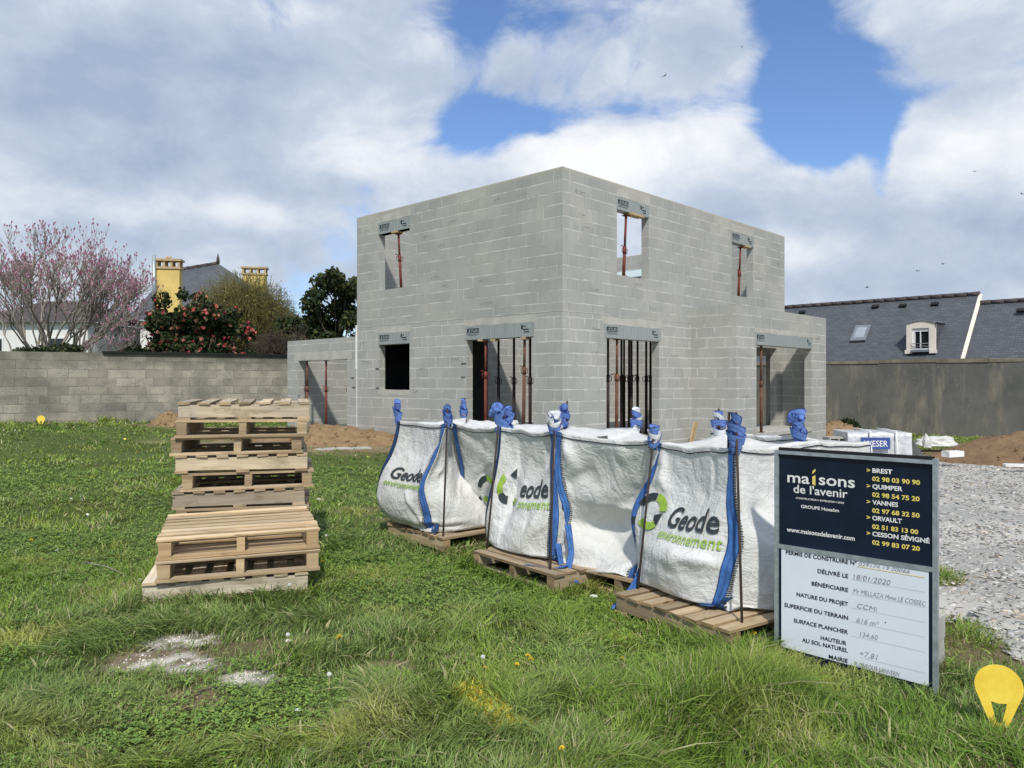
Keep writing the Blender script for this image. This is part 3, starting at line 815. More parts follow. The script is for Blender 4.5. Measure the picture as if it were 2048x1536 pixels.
def grass_field():
    Vs, Qs, Ts, Cs = [], [], [], []
    off = 0
    bands = [(2.3, 4.2, 190000), (4.2, 7.0, 190000), (7.0, 12.0, 130000), (12.0, 28.0, 150000)]
    for y0, y1, n in bands:
        x, y = scatter(n, y0, y1)
        w = lawn_w(x, y)
        clump = fbm(x * 3.1, y * 3.1, 101, 3)
        big = fbm(x * .55, y * .55, 102, 3)
        clover = np.clip((fbm(x * .8, y * .8, 103, 3) - .46) * 9, 0, 1) * (x < .9)
        keep = rng.random(n) < w * np.clip(.30 + 1.5 * (clump - .28), .10, 1) * (1 - .38 * clover)
        for cx, cy, a, hx, hy in NOGRASS[2:6]:
            u = np.abs((x - cx) * math.cos(a) + (y - cy) * math.sin(a)) - hx; v = np.abs(-(x - cx) * math.sin(a) + (y - cy) * math.cos(a)) - hy
            dd = np.maximum(u, v); keep = keep | ((dd > .0) & (dd < .14) & (w > .3) & (rng.random(n) < .9))
        keep = keep | ((np.hypot((x - 2.13) / .13, (y - 3.44) / .07) < 1) & (rng.random(n) < .8))
        x, y, clump, big, clover = x[keep], y[keep], clump[keep], big[keep], clover[keep]
        n = len(x)
        tall = np.clip((clump - .50) * 4.5, 0, 1)
        ln = .035 + .055 * rng.random(n) + .10 * tall * rng.random(n)
        mk = np.exp(-(((x - 2.12) / .12) ** 2 + ((y - 3.42) / .10) ** 2))
        ln = ln + mk * .10 * rng.random(n)
        sg = np.exp(-(((x - 1.22) / .55) ** 2 + ((y - 3.85) / .60) ** 2)) * np.clip((1.75 - x) / .4, 0, 1)        # long grass in front of the sign
        fr = np.clip((3.7 - y) / 1.0, 0, 1) * (x > -1.2)
        md = np.exp(-(((x - 1.0) / 1.0) ** 2 + ((y - 4.3) / .5) ** 2)) * .5
        ln = ln + (.16 * sg + .05 * fr + .07 * md) * (.4 + .8 * rng.random(n))
        bag = np.exp(-(((x + .1) / 1.4) ** 2 + ((y - 6.3) / .8) ** 2)) * .05
        ln = ln + bag * rng.random(n)
        for cx, cy, a, hx, hy in NOGRASS[:6]:            # grass stands taller along the pallets, where nobody treads
            u = np.abs((x - cx) * math.cos(a) + (y - cy) * math.sin(a)) - hx; v = np.abs(-(x - cx) * math.sin(a) + (y - cy) * math.cos(a)) - hy
            dd = np.maximum(u, v)
            ln = ln + np.where((dd > 0) & (dd < .18), .13 * (1 - dd / .25) * rng.random(n), 0)
        ln = ln * (1 - .4 * clover)
        wl = np.clip(1 - np.abs(21 + (x + 13.96) * .622 - y - .35) / .55, 0, 1) * (x < 0)
        ln = ln + wl * .28 * np.clip((fbm(x * 1.2, y * 1.2, 131, 3) - .40) * 4, 0, 1)
        ln = np.where(gravel_w(x, y) > .05, ln * .8, ln)
        wd = (.0033 + .0034 * rng.random(n)) * np.maximum(1.0, y / 4.6)
        bl = rng.random(n) < .035
        wd = np.where(bl, wd * 3.2, wd); ln = np.where(bl, ln * 1.15, ln)
        ca = fbm(x * 1.3, y * 1.3, 104, 3) * 12.0                          # tufts lean together
        az = ca + (rng.random(n) - .5) * 4.4
        lean = .25 + .75 * rng.random(n) + .35 * tall + .6 * bl
        v = .55 + .9 * rng.random(n)
        g1 = np.array([.235, .330, .050]); g2 = np.array([.155, .260, .038]); g3 = np.array([.335, .365, .085]); dry = np.array([.46, .42, .22])
        blue = np.array([.20, .265, .105])
        t = np.clip((big - .35) * 3.2, 0, 1)[:, None]
        col = g1 * (1 - t) + g2 * t
        u = np.clip((fbm(x * 1.7, y * 1.7, 105, 3) - .5) * 4, 0, 1)[:, None]
        col = col * (1 - u) + g3 * u
        u = np.clip((fbm(x * .9 + 40, y * .9, 109, 3) - .52) * 5, 0, .8)[:, None]
        col = col * (1 - u * .6) + blue * u * .6
        d = (rng.random(n) < .07 + .13 * np.clip((fbm(x * .7, y * .7, 106, 3) - .5) * 4, 0, 1) + .35 * (gravel_w(x, y) > .03))[:, None]
        col = np.where(d, dry * (.7 + .5 * rng.random(n))[:, None], col * v[:, None])
        yw = yellow_w(x, y)
        pk = (rng.random(n) < yw * .8)[:, None]
        col = np.where(pk, np.array([.62, .54, .07]) * v[:, None], col)
        ln = np.where(pk[:, 0], ln * .6, ln)
        wp = (rng.random(n) < powder_w(x, y) * .8)[:, None]
        col = np.where(wp, np.array([.46, .44, .36]), col); ln = np.where(wp[:, 0], ln * .45, ln)
        z = ground_z(x, y) - .006
        V, Q, T, C = blade_mesh(x, y, z, ln, wd, az, lean, col)
        Vs.append(V); Qs.append(Q + off); Ts.append(T + off); Cs.append(C); off += len(V)
    o = big_mesh("grass", np.concatenate(Vs), np.concatenate(Qs), np.concatenate(Ts), make_leaf("grass_blade", .28, .55), np.concatenate(Cs))
    tag(o, "rough green lawn grass with tufts and dry blades", "grass", kind='stuff')

def clover_field():
    Vs, Cs = [], []
    for y0, y1, n in [(2.3, 4.5, 34000), (4.5, 8.0, 46000), (8.0, 14.0, 32000)]:
        x, y = scatter(n, y0, y1)
        cl = np.clip((fbm(x * .8, y * .8, 103, 3) - .44) * 8, 0, 1) * (x < 1.1)
        sp = np.clip((fbm(x * 3.0, y * 3.0, 107, 3) - .56) * 8, 0, 1) * .5
        keep = rng.random(n) < lawn_w(x, y) * np.clip(cl + sp, 0, 1)
        x, y = x[keep], y[keep]; n = len(x)
        s = (.006 + .008 * rng.random(n)) * np.maximum(1, y / 6.0)
        z = ground_z(x, y) + .012 + .04 * rng.random(n)
        az = rng.random(n) * 6.28
        base = np.where((rng.random(n) < .5)[:, None], np.array([[.235, .345, .066]]), np.array([[.165, .275, .058]])) * (.65 + .7 * rng.random(n))[:, None]
        for k in range(3):
            a = az + k * 2.094
            tl = (rng.random(n) - .35) * .9
            dx, dy = np.cos(a), np.sin(a)
            px, py = -dy, dx
            P = np.stack([np.stack([x, y, z], -1),
                          np.stack([x + dx * s * .9 + px * s * .62, y + dy * s * .9 + py * s * .62, z + s * tl], -1),
                          np.stack([x + dx * s * 1.5, y + dy * s * 1.5, z + s * tl * 1.4], -1),
                          np.stack([x + dx * s * .9 - px * s * .62, y + dy * s * .9 - py * s * .62, z + s * tl], -1)], 1)
            Vs.append(P.reshape(-1, 3)); Cs.append(np.repeat(base, 4, 0))
    V = np.concatenate(Vs)
    Q = np.arange(len(V)).reshape(-1, 4)
    o = big_mesh("clover", V, Q, None, make_leaf("clover_leaf", .25, .5), np.concatenate(Cs))
    tag(o, "low clover and broadleaf weeds spread through the lawn", "ground cover", kind='stuff')

# ------------------------------------------------------------------ the unfinished house (local x along its right front, y along its left front)
house = empty("unfinished_house", HC, HA)
tag(house, "unfinished two-storey house shell of bare grey concrete blocks without a roof", "house")
M_INV = None

def wall_mesh(o0, along, thick, length, t, z0, z1, holes, name="wall", mat=None, uvo=0.0):
    """a block wall with openings: one watertight mesh; uv in metres along the wall and height"""
    us = sorted({0.0, length, *[h[0] for h in holes], *[h[1] for h in holes]})
    zs = sorted({z0, z1, *[h[2] for h in holes], *[h[3] for h in holes]})
    us = [u for u in us if 0 <= u <= length]; zs = [z for z in zs if z0 <= z <= z1]
    nu, nz = len(us) - 1, len(zs) - 1
    def solid(i, j):
        if i < 0 or j < 0 or i >= nu or j >= nz: return False
        um, zm = (us[i] + us[i + 1]) / 2, (zs[j] + zs[j + 1]) / 2
        return not any(h[0] < um < h[1] and h[2] < zm < h[3] for h in holes)
    A = Vector(along); T = Vector(thick); O = Vector(o0)
    def P(u, d, z): return O + A * u + T * d + Vector((0, 0, z))
    mb = MB()
    flip = A.cross(Vector((0, 0, 1))).dot(T) > 0
    def F(pts, uv):
        if flip: pts, uv = pts[::-1], uv[::-1]
        mb.face(pts, uv)
    for i in range(nu):
        for j in range(nz):
            if not solid(i, j): continue
            a, b, c, d = us[i], us[i + 1], zs[j], zs[j + 1]
            F([P(a, 0, c), P(b, 0, c), P(b, 0, d), P(a, 0, d)], [(a + uvo, c), (b + uvo, c), (b + uvo, d), (a + uvo, d)])
            F([P(b, t, c), P(a, t, c), P(a, t, d), P(b, t, d)], [(b + 7.3, c), (a + 7.3, c), (a + 7.3, d), (b + 7.3, d)])
            if not solid(i - 1, j): F([P(a, t, c), P(a, 0, c), P(a, 0, d), P(a, t, d)], [(t + 3.3, c), (3.3, c), (3.3, d), (t + 3.3, d)])
            if not solid(i + 1, j): F([P(b, 0, c), P(b, t, c), P(b, t, d), P(b, 0, d)], [(5.3, c), (t + 5.3, c), (t + 5.3, d), (5.3, d)])
            if not solid(i, j + 1): F([P(a, 0, d), P(b, 0, d), P(b, t, d), P(a, t, d)], [(a, d), (b, d), (b, d + .02), (a, d + .02)])
            if not solid(i, j - 1): F([P(a, t, c), P(b, t, c), P(b, 0, c), P(a, 0, c)], [(a, c), (b, c), (b, c + .02), (a, c + .02)])
    return mb.build(name, mat or M['block'], house)

XW, YW = (1, 0, 0), (0, 1, 0)
NXW, NYW = (-1, 0, 0), (0, -1, 0)
w_left = wall_mesh((0, 0, 0), YW, XW, 7.16, .2, -.6, 6.0, [(4.93, 6.19, 3.97, 5.42), (4.93, 6.19, 1.40, 2.56), (.80, 2.87, .3, 2.56)])
w_right = wall_mesh((.2, 0, 0), XW, YW, 10.25, .2, -.6, 6.0,
                    [(1.68, 2.93, 3.98, 5.43), (6.95, 8.20, 3.96, 5.40), (1.29, 3.37, .3, 2.56), (5.3, 9.7, .3, 2.6)], uvo=.2)
wall_mesh((10.25, .2, 0), YW, XW, 6.96, .2, -.6, 6.0, [(5.0, 6.3, 4.0, 5.25), (.3, 1.8, .3, 2.4)])
wall_mesh((.2, 6.96, 0), XW, YW, 10.05, .2, -.4, 6.0, [])
w_annex = wall_mesh((5.03, -1.23, 0), XW, YW, 5.46, .2, -.9, 3.46, [(1.05, 4.42, .3, 2.53)], uvo=.1)
w_annex_side = wall_mesh((5.03, -1.03, 0), YW, XW, 1.03, .2, -.9, 3.46, [], uvo=.35)
wall_mesh((10.29, -1.03, 0), YW, XW, 1.03, .2, -.9, 3.46, [])
w_garage = wall_mesh((0, 7.16, 0), YW, XW, 3.56, .2, -.3, 2.82, [(.46, 2.94, .3, 2.22)], uvo=7.16)
wall_mesh((.2, 10.52, 0), XW, YW, 6.0, .2, -.3, 2.82, [])
wall_mesh((6.0, 7.16, 0), YW, XW, 3.36, .2, -.3, 2.82, [])
wall_mesh((.2, 4.3, 0), XW, YW, 1.9, .1, .3, 3.05, [], "shade_black_wall", M['shadeblock'])  # inner block partition, its black colour standing in for room shade
wall_mesh((2.0, 4.4, 0), YW, XW, 2.56, .1, .3, 3.05, [], "shade_black_wall", M['shadeblock'])  # return wall added to close the room, so its window looks dark

wall_mesh((.2, 6.86, 0), XW, YW, 1.8, .09, .3, 3.05, [], "shade_black_wall", M['shadeblock'])  # black lining added over the back wall to darken the lower window

mb = MB(); mb.box((.2, .2, 3.05), (4.7, 6.96, 3.25)); mb.box((4.7, .2, 3.05), (10.25, 3.0, 3.25))
mb.build("upper_floor_slab", M['slab'], house)
mb = MB(); mb.box((.2, .2, .05), (10.25, 6.96, .3)); mb.box((5.23, -1.03, .05), (10.29, 0, .3))
mb.build("floor_slab", M['slab'], house)
mb = MB(); mb.box((.0, 7.62, .0), (6.0, 10.1, .29)); mb.build("garage_floor", M['slab'], house)
mb = MB(); mb.box((6.08, -1.26, .22), (9.45, -1.03, .31)); mb.build("door_sill", M['cast'], house)

# pale cast bands over the openings: boards of concrete a few millimetres proud of the blocks
def band(face, a, b, z0, z1, name="concrete_band"):
    mb = MB()
    nseg = max(4, int((b - a) / .22))
    jt = [R.uniform(-.018, .018) for _ in range(nseg + 1)]; jb = [R.uniform(-.012, .012) for _ in range(nseg + 1)]
    d0, d1 = -.004, .02
    def P(u, d, z): return (d, u, z) if face == 'L' else ((u, d, z) if face == 'R' else (u, -1.23 + d, z))
    for i in range(nseg):
        u0 = a + (b - a) * i / nseg; u1 = a + (b - a) * (i + 1) / nseg
        q = [P(u0, d0, z0 + jb[i]), P(u1, d0, z0 + jb[i + 1]), P(u1, d0, z1 + jt[i + 1]), P(u0, d0, z1 + jt[i])]
        mb.face(q if face != 'L' else q[::-1])
        q = [P(u0, d0, z1 + jt[i]), P(u1, d0, z1 + jt[i + 1]), P(u1, d1, z1 + jt[i + 1]), P(u0, d1, z1 + jt[i])]
        mb.face(q if face != 'L' else q[::-1])
    return mb.build(name, M['cast'], house)
band('L', .70, 2.97, 2.872, 3.035); band('L', 4.86, 6.26, 2.862, 3.0)
band('L', 7.40, 10.36, 2.226, 2.46); band('L', 4.90, 6.24, 1.27, 1.396, "window_sill")
band('R', 1.30, 3.74, 2.862, 3.04); band('A', 5.96, 9.72, 2.842, 2.95)
band('R', 1.86, 3.16, 5.715, 5.90); band('R', 7.13, 8.44, 5.695, 5.90); band('L', 4.88, 6.22, 5.715, 5.9)
for fc, a, b in (('R', 0.004, 10.445), ('L', .004, 7.15)):
    band(fc, a, b, 3.052, 3.072, "floor_joint_line")

def strokes(mb, u, z, w, h, P, n, flip):
    """worn, unreadable printing: rows of short ink strokes"""
    for k in range(n):
        x = u + w * (k + R.random() * .5) / n
        l = w / n * R.uniform(.3, .9)
        hh = h * R.uniform(.4, 1.0); sl = h * R.uniform(-.2, .35)
        if R.random() < .5: q = [P(x, z), P(x + l * .35, z), P(x + l * .35 + sl, z + hh), P(x + sl, z + hh)]
        else:
            zz = z + h * R.random() * .6
            q = [P(x, zz), P(x + l, zz), P(x + l, zz + h * .28), P(x, zz + h * .28)]
        mb.face(q[::-1] if flip else q)

def lintel(face, a, b, z0, z1, m=None):
    mb = MB()
    d0 = -.006
    if face == 'L': lo, hi = (d0, a, z0), (.196, b, z1)
    elif face == 'R': lo, hi = (a, d0, z0), (b, .196, z1)
    else: lo, hi = (a, -1.23 + d0, z0), (b, -1.034, z1)
    mb.box(lo, hi)
    o = mb.build("lintel", M['lintel'], house)
    def P(u, z):
        dd = d0 - .0025
        return (dd, u, z) if face == 'L' else ((u, dd, z) if face == 'R' else (u, -1.23 + dd, z))
    fl = face == 'L'
    s = -1 if fl else 1
    st = b - .06 if fl else a + .06                       # the side that reads first
    mb = MB()
    h = z1 - z0; W = .40
    def Q(u0, u1, za, zb):
        q = [P(u0, za), P(u1, za), P(u1, zb), P(u0, zb)]
        mb.face(q[::-1] if (fl and u1 > u0) or (not fl and u1 < u0) else q)
    zt = z1 - .05; zb = zt - .105
    for (c0, c1, za, zb2) in ((0, W, zt - .018, zt), (0, W, zb, zb + .018), (0, .03, zb + .018, zt - .018), (W - .022, W, zb + .018, zt - .018), (.10, .15, zb + .03, zt - .03),
                            (.03, .07, zb + .03, zt - .018), (.17, .20, zb + .018, zt - .03), (.22, .27, zb + .04, zt - .018), (.29, .31, zb + .018, zt - .04), (.33, .36, zb + .03, zt - .018)):
        Q(st + s * c0, st + s * c1, za, zb2)
    for r_ in range(2): Q(st + s * .01, st + s * (W - .02), zb - .03 - .025 * r_, zb - .022 - .025 * r_)
    mb.build("printed_label", M['ink'], o); mb = MB()
    en = a + .16 if fl else b - .16
    for (c0, c1, za, zb2) in ((-.26, -.20, zt - .09, zt + .0), (-.18, -.12, zt - .045, zt - .02), (-.20, -.03, zt - .115, zt - .085), (-.17, -.02, zt - .165, zt - .14)):
        Q(en + s * c0 + s * .05, en + s * c1 + s * .05, za, zb2)
    mb.build("printed_mark", M['ink'], o)
    return o
lintel('L', 4.91, 6.21, 5.42, 5.71); lintel('L', 4.91, 6.21, 2.565, 2.86); lintel('L', .78, 2.90, 2.565, 2.87)
lintel('R', 1.85, 3.15, 5.435, 5.71); lintel('R', 7.12, 8.43, 5.405, 5.69); lintel('R', 1.43, 3.64, 2.565, 2.86)
lintel('A', 6.03, 9.51, 2.535, 2.84)

# block makers' stamps, faded and unreadable
def stamps(wall, spots, face):
    mb = MB()
    for u, z, w in spots:
        def P(a, b):
            return (-.0025, a, b) if face == 'L' else ((a, -.0025, b) if face == 'R' else (a, -1.2325, b))
        strokes(mb, u - w / 2, z, w, .075, P, int(w / .035), face == 'L')
        if R.random() < .5: strokes(mb, u - w / 2, z - .03, w, .02, P, int(w / .03), face == 'L')
    mb.build("block_stamps", M['stampink'], wall)
stamps(w_left, [(1.1, 5.58, .30), (3.35, 5.33, .28), (4.25, 5.1, .28), (3.75, 4.82, .28), (3.95, 4.08, .28), (2.3, 3.86, .3), (2.2, 3.34, .42), (6.7, 5.56, .24),
                (3.3, 2.1, .36), (6.9, 2.6, .24), (6.75, 2.12, .4), (4.7, 1.32, .2), (4.45, 1.9, .2), (3.6, 3.85, .24), (1.9, 5.6, .22)], 'L')
stamps(w_right, [(.62, 5.55, .45), (.62, 5.08, .27), (.82, 4.82, .42), (2.7, 3.8, .3), (1.1, 3.55, .28), (3.3, 3.3, .26), (5.9, 3.4, .55), (7.1, 3.36, .2), (1.15, 2.7, .3),
                 (1.1, 2.2, .3), (4.25, 2.2, .3), (8.75, 4.55, .4), (.45, 4.8, .14), (10.0, 5.1, .2), (7.05, 3.3, .2), (2.1, 5.74, .2)], 'R')
stamps(w_annex, [(5.75, 2.22, .3), (5.6, 1.2, .26), (9.9, 2.8, .2)], 'A')

# the strip of white joint tape at the left end, and loose fittings
mb = MB(); mb.box((-.03, 7.15, 1.95), (.0, 7.19, 3.12)); mb.box((-.012, 7.152, .2), (-.002, 7.17, 1.95)); mb.build("joint_strip", M['white'], house)
mb = MB(); mb.tube([(-.12, 6.86, .28), (.08, 6.84, .30)], .055, 14, cap=False); mb.tube([(-.122, 6.86, .28), (-.085, 6.857, .285)], [.063, .063], 14, cap=False)
mb.build("drain_pipe", M['pipe'], house)
mb = MB(); mb.box((10.2, 5.0, 5.252), (10.26, 6.5, 5.47)); mb.build("foam_lintel_board", M['cyanfoam'], house)
mb = MB(); mb.box((5.04, -.012, -.5), (5.09, -.002, 3.0)); mb.build("corner_mortar", M['slab'], house)
for v, z in ((2.95, 2.03), (2.97, 1.72), (2.95, 1.22), (6.25, 1.95), (6.24, 1.45), (7.35, 1.72), (7.3, 1.46), (10.05, 1.2)):
    mb = MB(); mb.box((-.02, v - .07, z - .006), (-.004, v + .07, z + .006)); mb.build("mortar_tie", M['propdark'], house)
# wooden packers under the lintels
for (x0, y0, x1, y1, z) in ((-.03, 2.35, .16, 2.47, 2.52), (.0, 1.95, .16, 2.1, 2.515), (-.03, 1.02, .16, 1.13, 2.52), (2.35, -.04, 2.9, .16, 5.39), (7.9, -.04, 8.2, .16, 5.36), (-.04, 5.4, .16, 5.62, 5.375)):
    mb = MB(); mb.box((x0, y0, z), (x1, y1, z + .042)); mb.build("wooden_packer", M['tan'], house)

# ------------------------------------------------------------------ adjustable steel props standing in the openings
def make_prop(z0, z1, mat, split=.58):
    root = empty("shoring_prop")
    h = z1 - z0
    k = max(.3, h * split)
    def part(n, f):
        mb = MB(); f(mb); return mb.build(n, mat, root)
    part("outer_tube", lambda m: m.tube([(0, 0, .01), (0, 0, k)], .036, 10))
    part("inner_tube", lambda m: m.tube([(0, 0, k + .0), (0, 0, h - .01)], .028, 10))
    part("base_plate", lambda m: m.box((-.07, -.07, 0), (.07, .07, .01)))
    part("top_plate", lambda m: m.box((-.07, -.07, h - .01), (.07, .07, h)))
    def col(m):
        m.tube([(0, 0, k - .13), (0, 0, k + .03)], .042, 10)
        for s in (-1, 1):
            m.tube([(s * .03, 0, k - .12), (s * .095, 0, k - .10), (s * .10, 0, k - .01), (s * .03, 0, k + .005)], .009, 6)
        m.tube([(-.02, 0, k + .02), (-.12, .01, k + .05), (-.13, .01, k + .03)], .009, 6)
    part("collar", col)
    return root
HM = Matrix.Translation(HC) @ Matrix.Rotation(HA, 4, 'Z')
def place_prop(x, y, z0, z1, mat, label, lean=(0, 0), rz=0.0, split=.58):
    p = make_prop(z0, z1, M[mat], split)
    w = HM @ Vector((x, y, z0))
    p.location = w
    p.rotation_euler = (lean[0], lean[1], HA + rz)
    tag(p, label, "steel prop", "steel props holding up the lintels and slab")
    return p
place_prop(.10, 5.39, 3.98, 5.37, 'propred', "leaning rusty steel prop in the left upper window", (rad(-4.5), 0))
place_prop(2.27, .10, 3.99, 5.385, 'propred', "leaning steel prop in the tall upper window nearest the house corner", (0, rad(4)), split=.46)
place_prop(7.72, .10, 3.97, 5.355, 'propred', "leaning red prop in the upper window above the annex", (0, rad(5)), split=.5)
place_prop(.10, 2.34, .31, 2.51, 'propred', "brick red prop at the left of the left doorway", split=.68)
place_prop(.10, 1.18, .31, 2.51, 'proprust', "rust brown prop at the right of the left doorway", (rad(1), 0), split=.72)
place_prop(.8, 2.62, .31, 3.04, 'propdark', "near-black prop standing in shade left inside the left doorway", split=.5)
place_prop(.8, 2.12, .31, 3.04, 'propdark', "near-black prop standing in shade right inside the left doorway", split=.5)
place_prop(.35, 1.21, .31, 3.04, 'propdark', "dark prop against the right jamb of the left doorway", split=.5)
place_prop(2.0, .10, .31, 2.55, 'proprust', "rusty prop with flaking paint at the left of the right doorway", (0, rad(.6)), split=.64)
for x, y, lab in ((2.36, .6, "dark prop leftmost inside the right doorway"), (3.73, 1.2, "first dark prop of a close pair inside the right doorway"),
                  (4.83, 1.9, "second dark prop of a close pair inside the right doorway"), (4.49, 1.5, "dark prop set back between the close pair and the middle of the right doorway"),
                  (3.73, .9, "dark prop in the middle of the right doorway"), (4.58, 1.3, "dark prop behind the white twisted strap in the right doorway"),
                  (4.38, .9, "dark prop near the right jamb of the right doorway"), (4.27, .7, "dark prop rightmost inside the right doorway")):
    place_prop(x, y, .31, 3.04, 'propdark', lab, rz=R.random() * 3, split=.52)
place_prop(.10, 9.80, .30, 2.215, 'proprust', "brown prop at the left jamb of the garage opening", split=.6)
place_prop(.10, 8.80, .30, 2.215, 'propred', "red prop in the middle of the garage opening", split=.6)
place_prop(.10, 7.66, .30, 2.215, 'propred', "thin red prop at the right jamb of the garage opening", split=.6)
place_prop(6.55, -1.13, .32, 2.53, 'proprust', "rust brown prop in the wide annex opening", split=.58)
place_prop(10.2, 5.75, 3.3, 5.24, 'proprust', "short rusty prop under the pale foam board on the upper floor", split=.6)

# ------------------------------------------------------------------ boundary walls
def slab_wall(name, p0, p1, t, zb, zt, mat, label, cat, seg=1.0, jit=.02):
    p0 = Vector((p0[0], p0[1], 0)); p1 = Vector((p1[0], p1[1], 0))
    d = (p1 - p0); L = d.length; d.normalize()
    n = max(2, int(L / seg)); nv = 8
    root_loc = p0
    off = d.cross(Vector((0, 0, 1))) * -1.0
    mb = MB()
    tops = [zt(i / n) + R.uniform(-jit, jit) for i in range(n + 1)]
    for i in range(n):
        u0, u1 = L * i / n, L * (i + 1) / n
        A = d * u0; B = d * u1
        za, zb_, t0, t1 = zb, zb, tops[i], tops[i + 1]
        T = off * t
        mb.face([A + Vector((0, 0, za)), B + Vector((0, 0, za)), B + Vector((0, 0, t1)), A + Vector((0, 0, t0))], [(u0, za), (u1, za), (u1, t1), (u0, t0)])
        mb.face([B + T + Vector((0, 0, za)), A + T + Vector((0, 0, za)), A + T + Vector((0, 0, t0)), B + T + Vector((0, 0, t1))], [(u1, za), (u0, za), (u0, t0), (u1, t1)])
        mb.face([A + Vector((0, 0, t0)), B + Vector((0, 0, t1)), B + T + Vector((0, 0, t1)), A + T + Vector((0, 0, t0))], [(u0, t0), (u1, t1), (u1, t1 + .2), (u0, t0 + .2)])
    for s, u in ((0, 0.0), (1, L)):
        A = d * u; T = off * t; z = tops[0] if s == 0 else tops[-1]
        q = [A + T + Vector((0, 0, zb)), A + Vector((0, 0, zb)), A + Vector((0, 0, z)), A + T + Vector((0, 0, z))]
        mb.face(q if s == 0 else q[::-1], [(0, zb), (t, zb), (t, z), (0, z)])
    o = mb.build(name, mat, None, loc=root_loc)
    tag(o, label, cat)
    return o, d
wl, wd_ = slab_wall("boundary_wall", (-20.4, 17.0), (-3.0, 27.82), .2, -.2, lambda f: 2.48 - .07 * f, M['oldblock'],
                    "long weathered grey block boundary wall on the left", "wall", 1.2, .012)
mb = MB(); mb.box((10.05, -.07, 2.435), (18.5, .03, 2.50), jit=.004); mb.box((10.05, .03, 2.435), (18.5, .19, 2.485), jit=.004)
bs = mb.build("black_cover_strip", M['blackstrip'], wl); bs.rotation_euler = (0, 0, math.atan2(wd_.y, wd_.x))
wr, wrd = slab_wall("rendered_wall", (9.6, 31.1), (20.4, 20.8), .22, -.9, lambda f: 2.37 + .02 * math.sin(f * 20), M['render'],
                    "tall dark stained rendered wall behind the site on the right", "wall", .9, .018)
mb = MB()
x_ = 0.0
while x_ < 14.6:
    l_ = R.uniform(1.0, 2.4); mb.box((x_, -.02 - R.random() * .012, 2.27 + R.uniform(-.02, .02)), (x_ + l_ - .012, .0, 2.38 + R.uniform(-.015, .02)), jit=.01); x_ += l_
cp = mb.build("coping", M['copingstone'], wr); cp.rotation_euler = (0, 0, math.atan2(wrd.y, wrd.x))

# ------------------------------------------------------------------ pallets
def make_pallet(L, W, H, nd_=8, nb=3, sw=.085, thick=.021):
    """deck boards run along x, three stringers along y (their ends show at the front), bottom boards along x"""
    root = empty("wooden_pallet")
    def part(n, lo, hi):
        mb = MB(); mb.box(lo, hi, jit=.004, edge=2 if n == "stringer" else 1); return mb.build(n, [M['wood'], M['woodend']], root)
    bw = .098
    for i in range(nd_):
        y = -W / 2 + (W - bw) * i / (nd_ - 1)
        e = R.uniform(-.008, .008)
        part("deck_board", (-L / 2 + e, y, H - thick), (L / 2 + e, y + bw, H + R.uniform(-.002, .001)))
    for x in (-L / 2 + .012, -sw * .36, L / 2 - sw - .012):
        w_ = sw if abs(x) > .1 else sw * .72
        part("stringer", (x, -W / 2 + .004, thick + .0015), (x + w_, W / 2 - .004, H - thick - .002))
    bb = .11
    for i in range(nb):
        y = -W / 2 + (W - bb) * i / (nb - 1)
        part("bottom_board", (-L / 2, y, 0), (L / 2, y + bb, thick))
    return root

def place_pallet(src, first, x, y, z, rz, label, group, tint=(1, 1, 1), tilt=(0, 0)):
    p = src if first else copy_tree(src)
    p.location = (x, y, z)
    p.rotation_euler = (tilt[0], tilt[1], rz)
    tag(p, label, "pallet", group)
    def paint(o):
        o.color = (*tint, 1)
        for c in o.children: paint(c)
    paint(p)
    return p
GS = "wooden pallets stacked on the lawn"
sp = make_pallet(1.13, 1.13, .157, 7)
ORD = ["topmost in", "second from the top of", "third from the top of", "fourth from the top of", "fifth from the top of", "sixth from the top of",
       "seventh from the top of", "eighth from the top of", "ninth and lowest of"]
desc = ["broad side board to the front", "grass showing through it", "shifted left, ends open", "pale board to the front",
        "open dark ends", "shifted left, board to the front", "half hidden", "mostly hidden", "on the lawn"]
sty = "SEESESEES"
dxs = [-.01, .0, -.05, -.02, .02, -.04, .0, .0, .01]
for i in range(9):
    r0 = rad(R.uniform(-1.2, 1.2)) + (rad(90) if sty[i] == 'S' else 0) + rad(15)
    t = R.uniform(.86, 1.0)
    place_pallet(sp, i == 0, -2.545 + dxs[i], 7.44 + dxs[i] * .27 + R.uniform(-.02, .03), .006 + (8 - i) * .1575, r0, "pallet %s the tall stack, %s" % (ORD[i], desc[i]), GS,
                 (t, t * .985, t * .96), (rad(R.uniform(-.3, .3)), rad(R.uniform(-.5, .5))))
foot(-2.545, 7.44, rad(15), .565, .565)
fs = make_pallet(1.15, 1.15, .150)
def front_c(xl, yl, ang, dep=.575, half=.575):
    return xl + math.cos(ang) * half - math.sin(ang) * dep, yl + math.sin(ang) * half + math.cos(ang) * dep
a0, a1, a2 = rad(16.8), rad(18.4), rad(20.0)
c = front_c(-2.645, 5.50, a0)
place_pallet(fs, True, c[0], c[1], .012, a0 + rad(90), "bleached pale pallet lying lowest in the low front stack", GS, (1.32, 1.36, 1.40))
foot(c[0], c[1], a0, .57, .57)
c = front_c(-2.55, 5.50, a1)
place_pallet(fs, False, c[0], c[1], .165, a1, "middle pallet of the low front stack with open ends facing front", GS, (1.06, 1.02, .96), (0, rad(-.4)))
c = front_c(-2.555, 5.53, a2)
place_pallet(fs, False, c[0], c[1], .318, a2, "fresh yellowish pallet with its slatted top showing, on top of the low front stack", GS, (1.26, 1.16, 1.02), (0, rad(-.4)))
GB = "pallets under the big white bags"
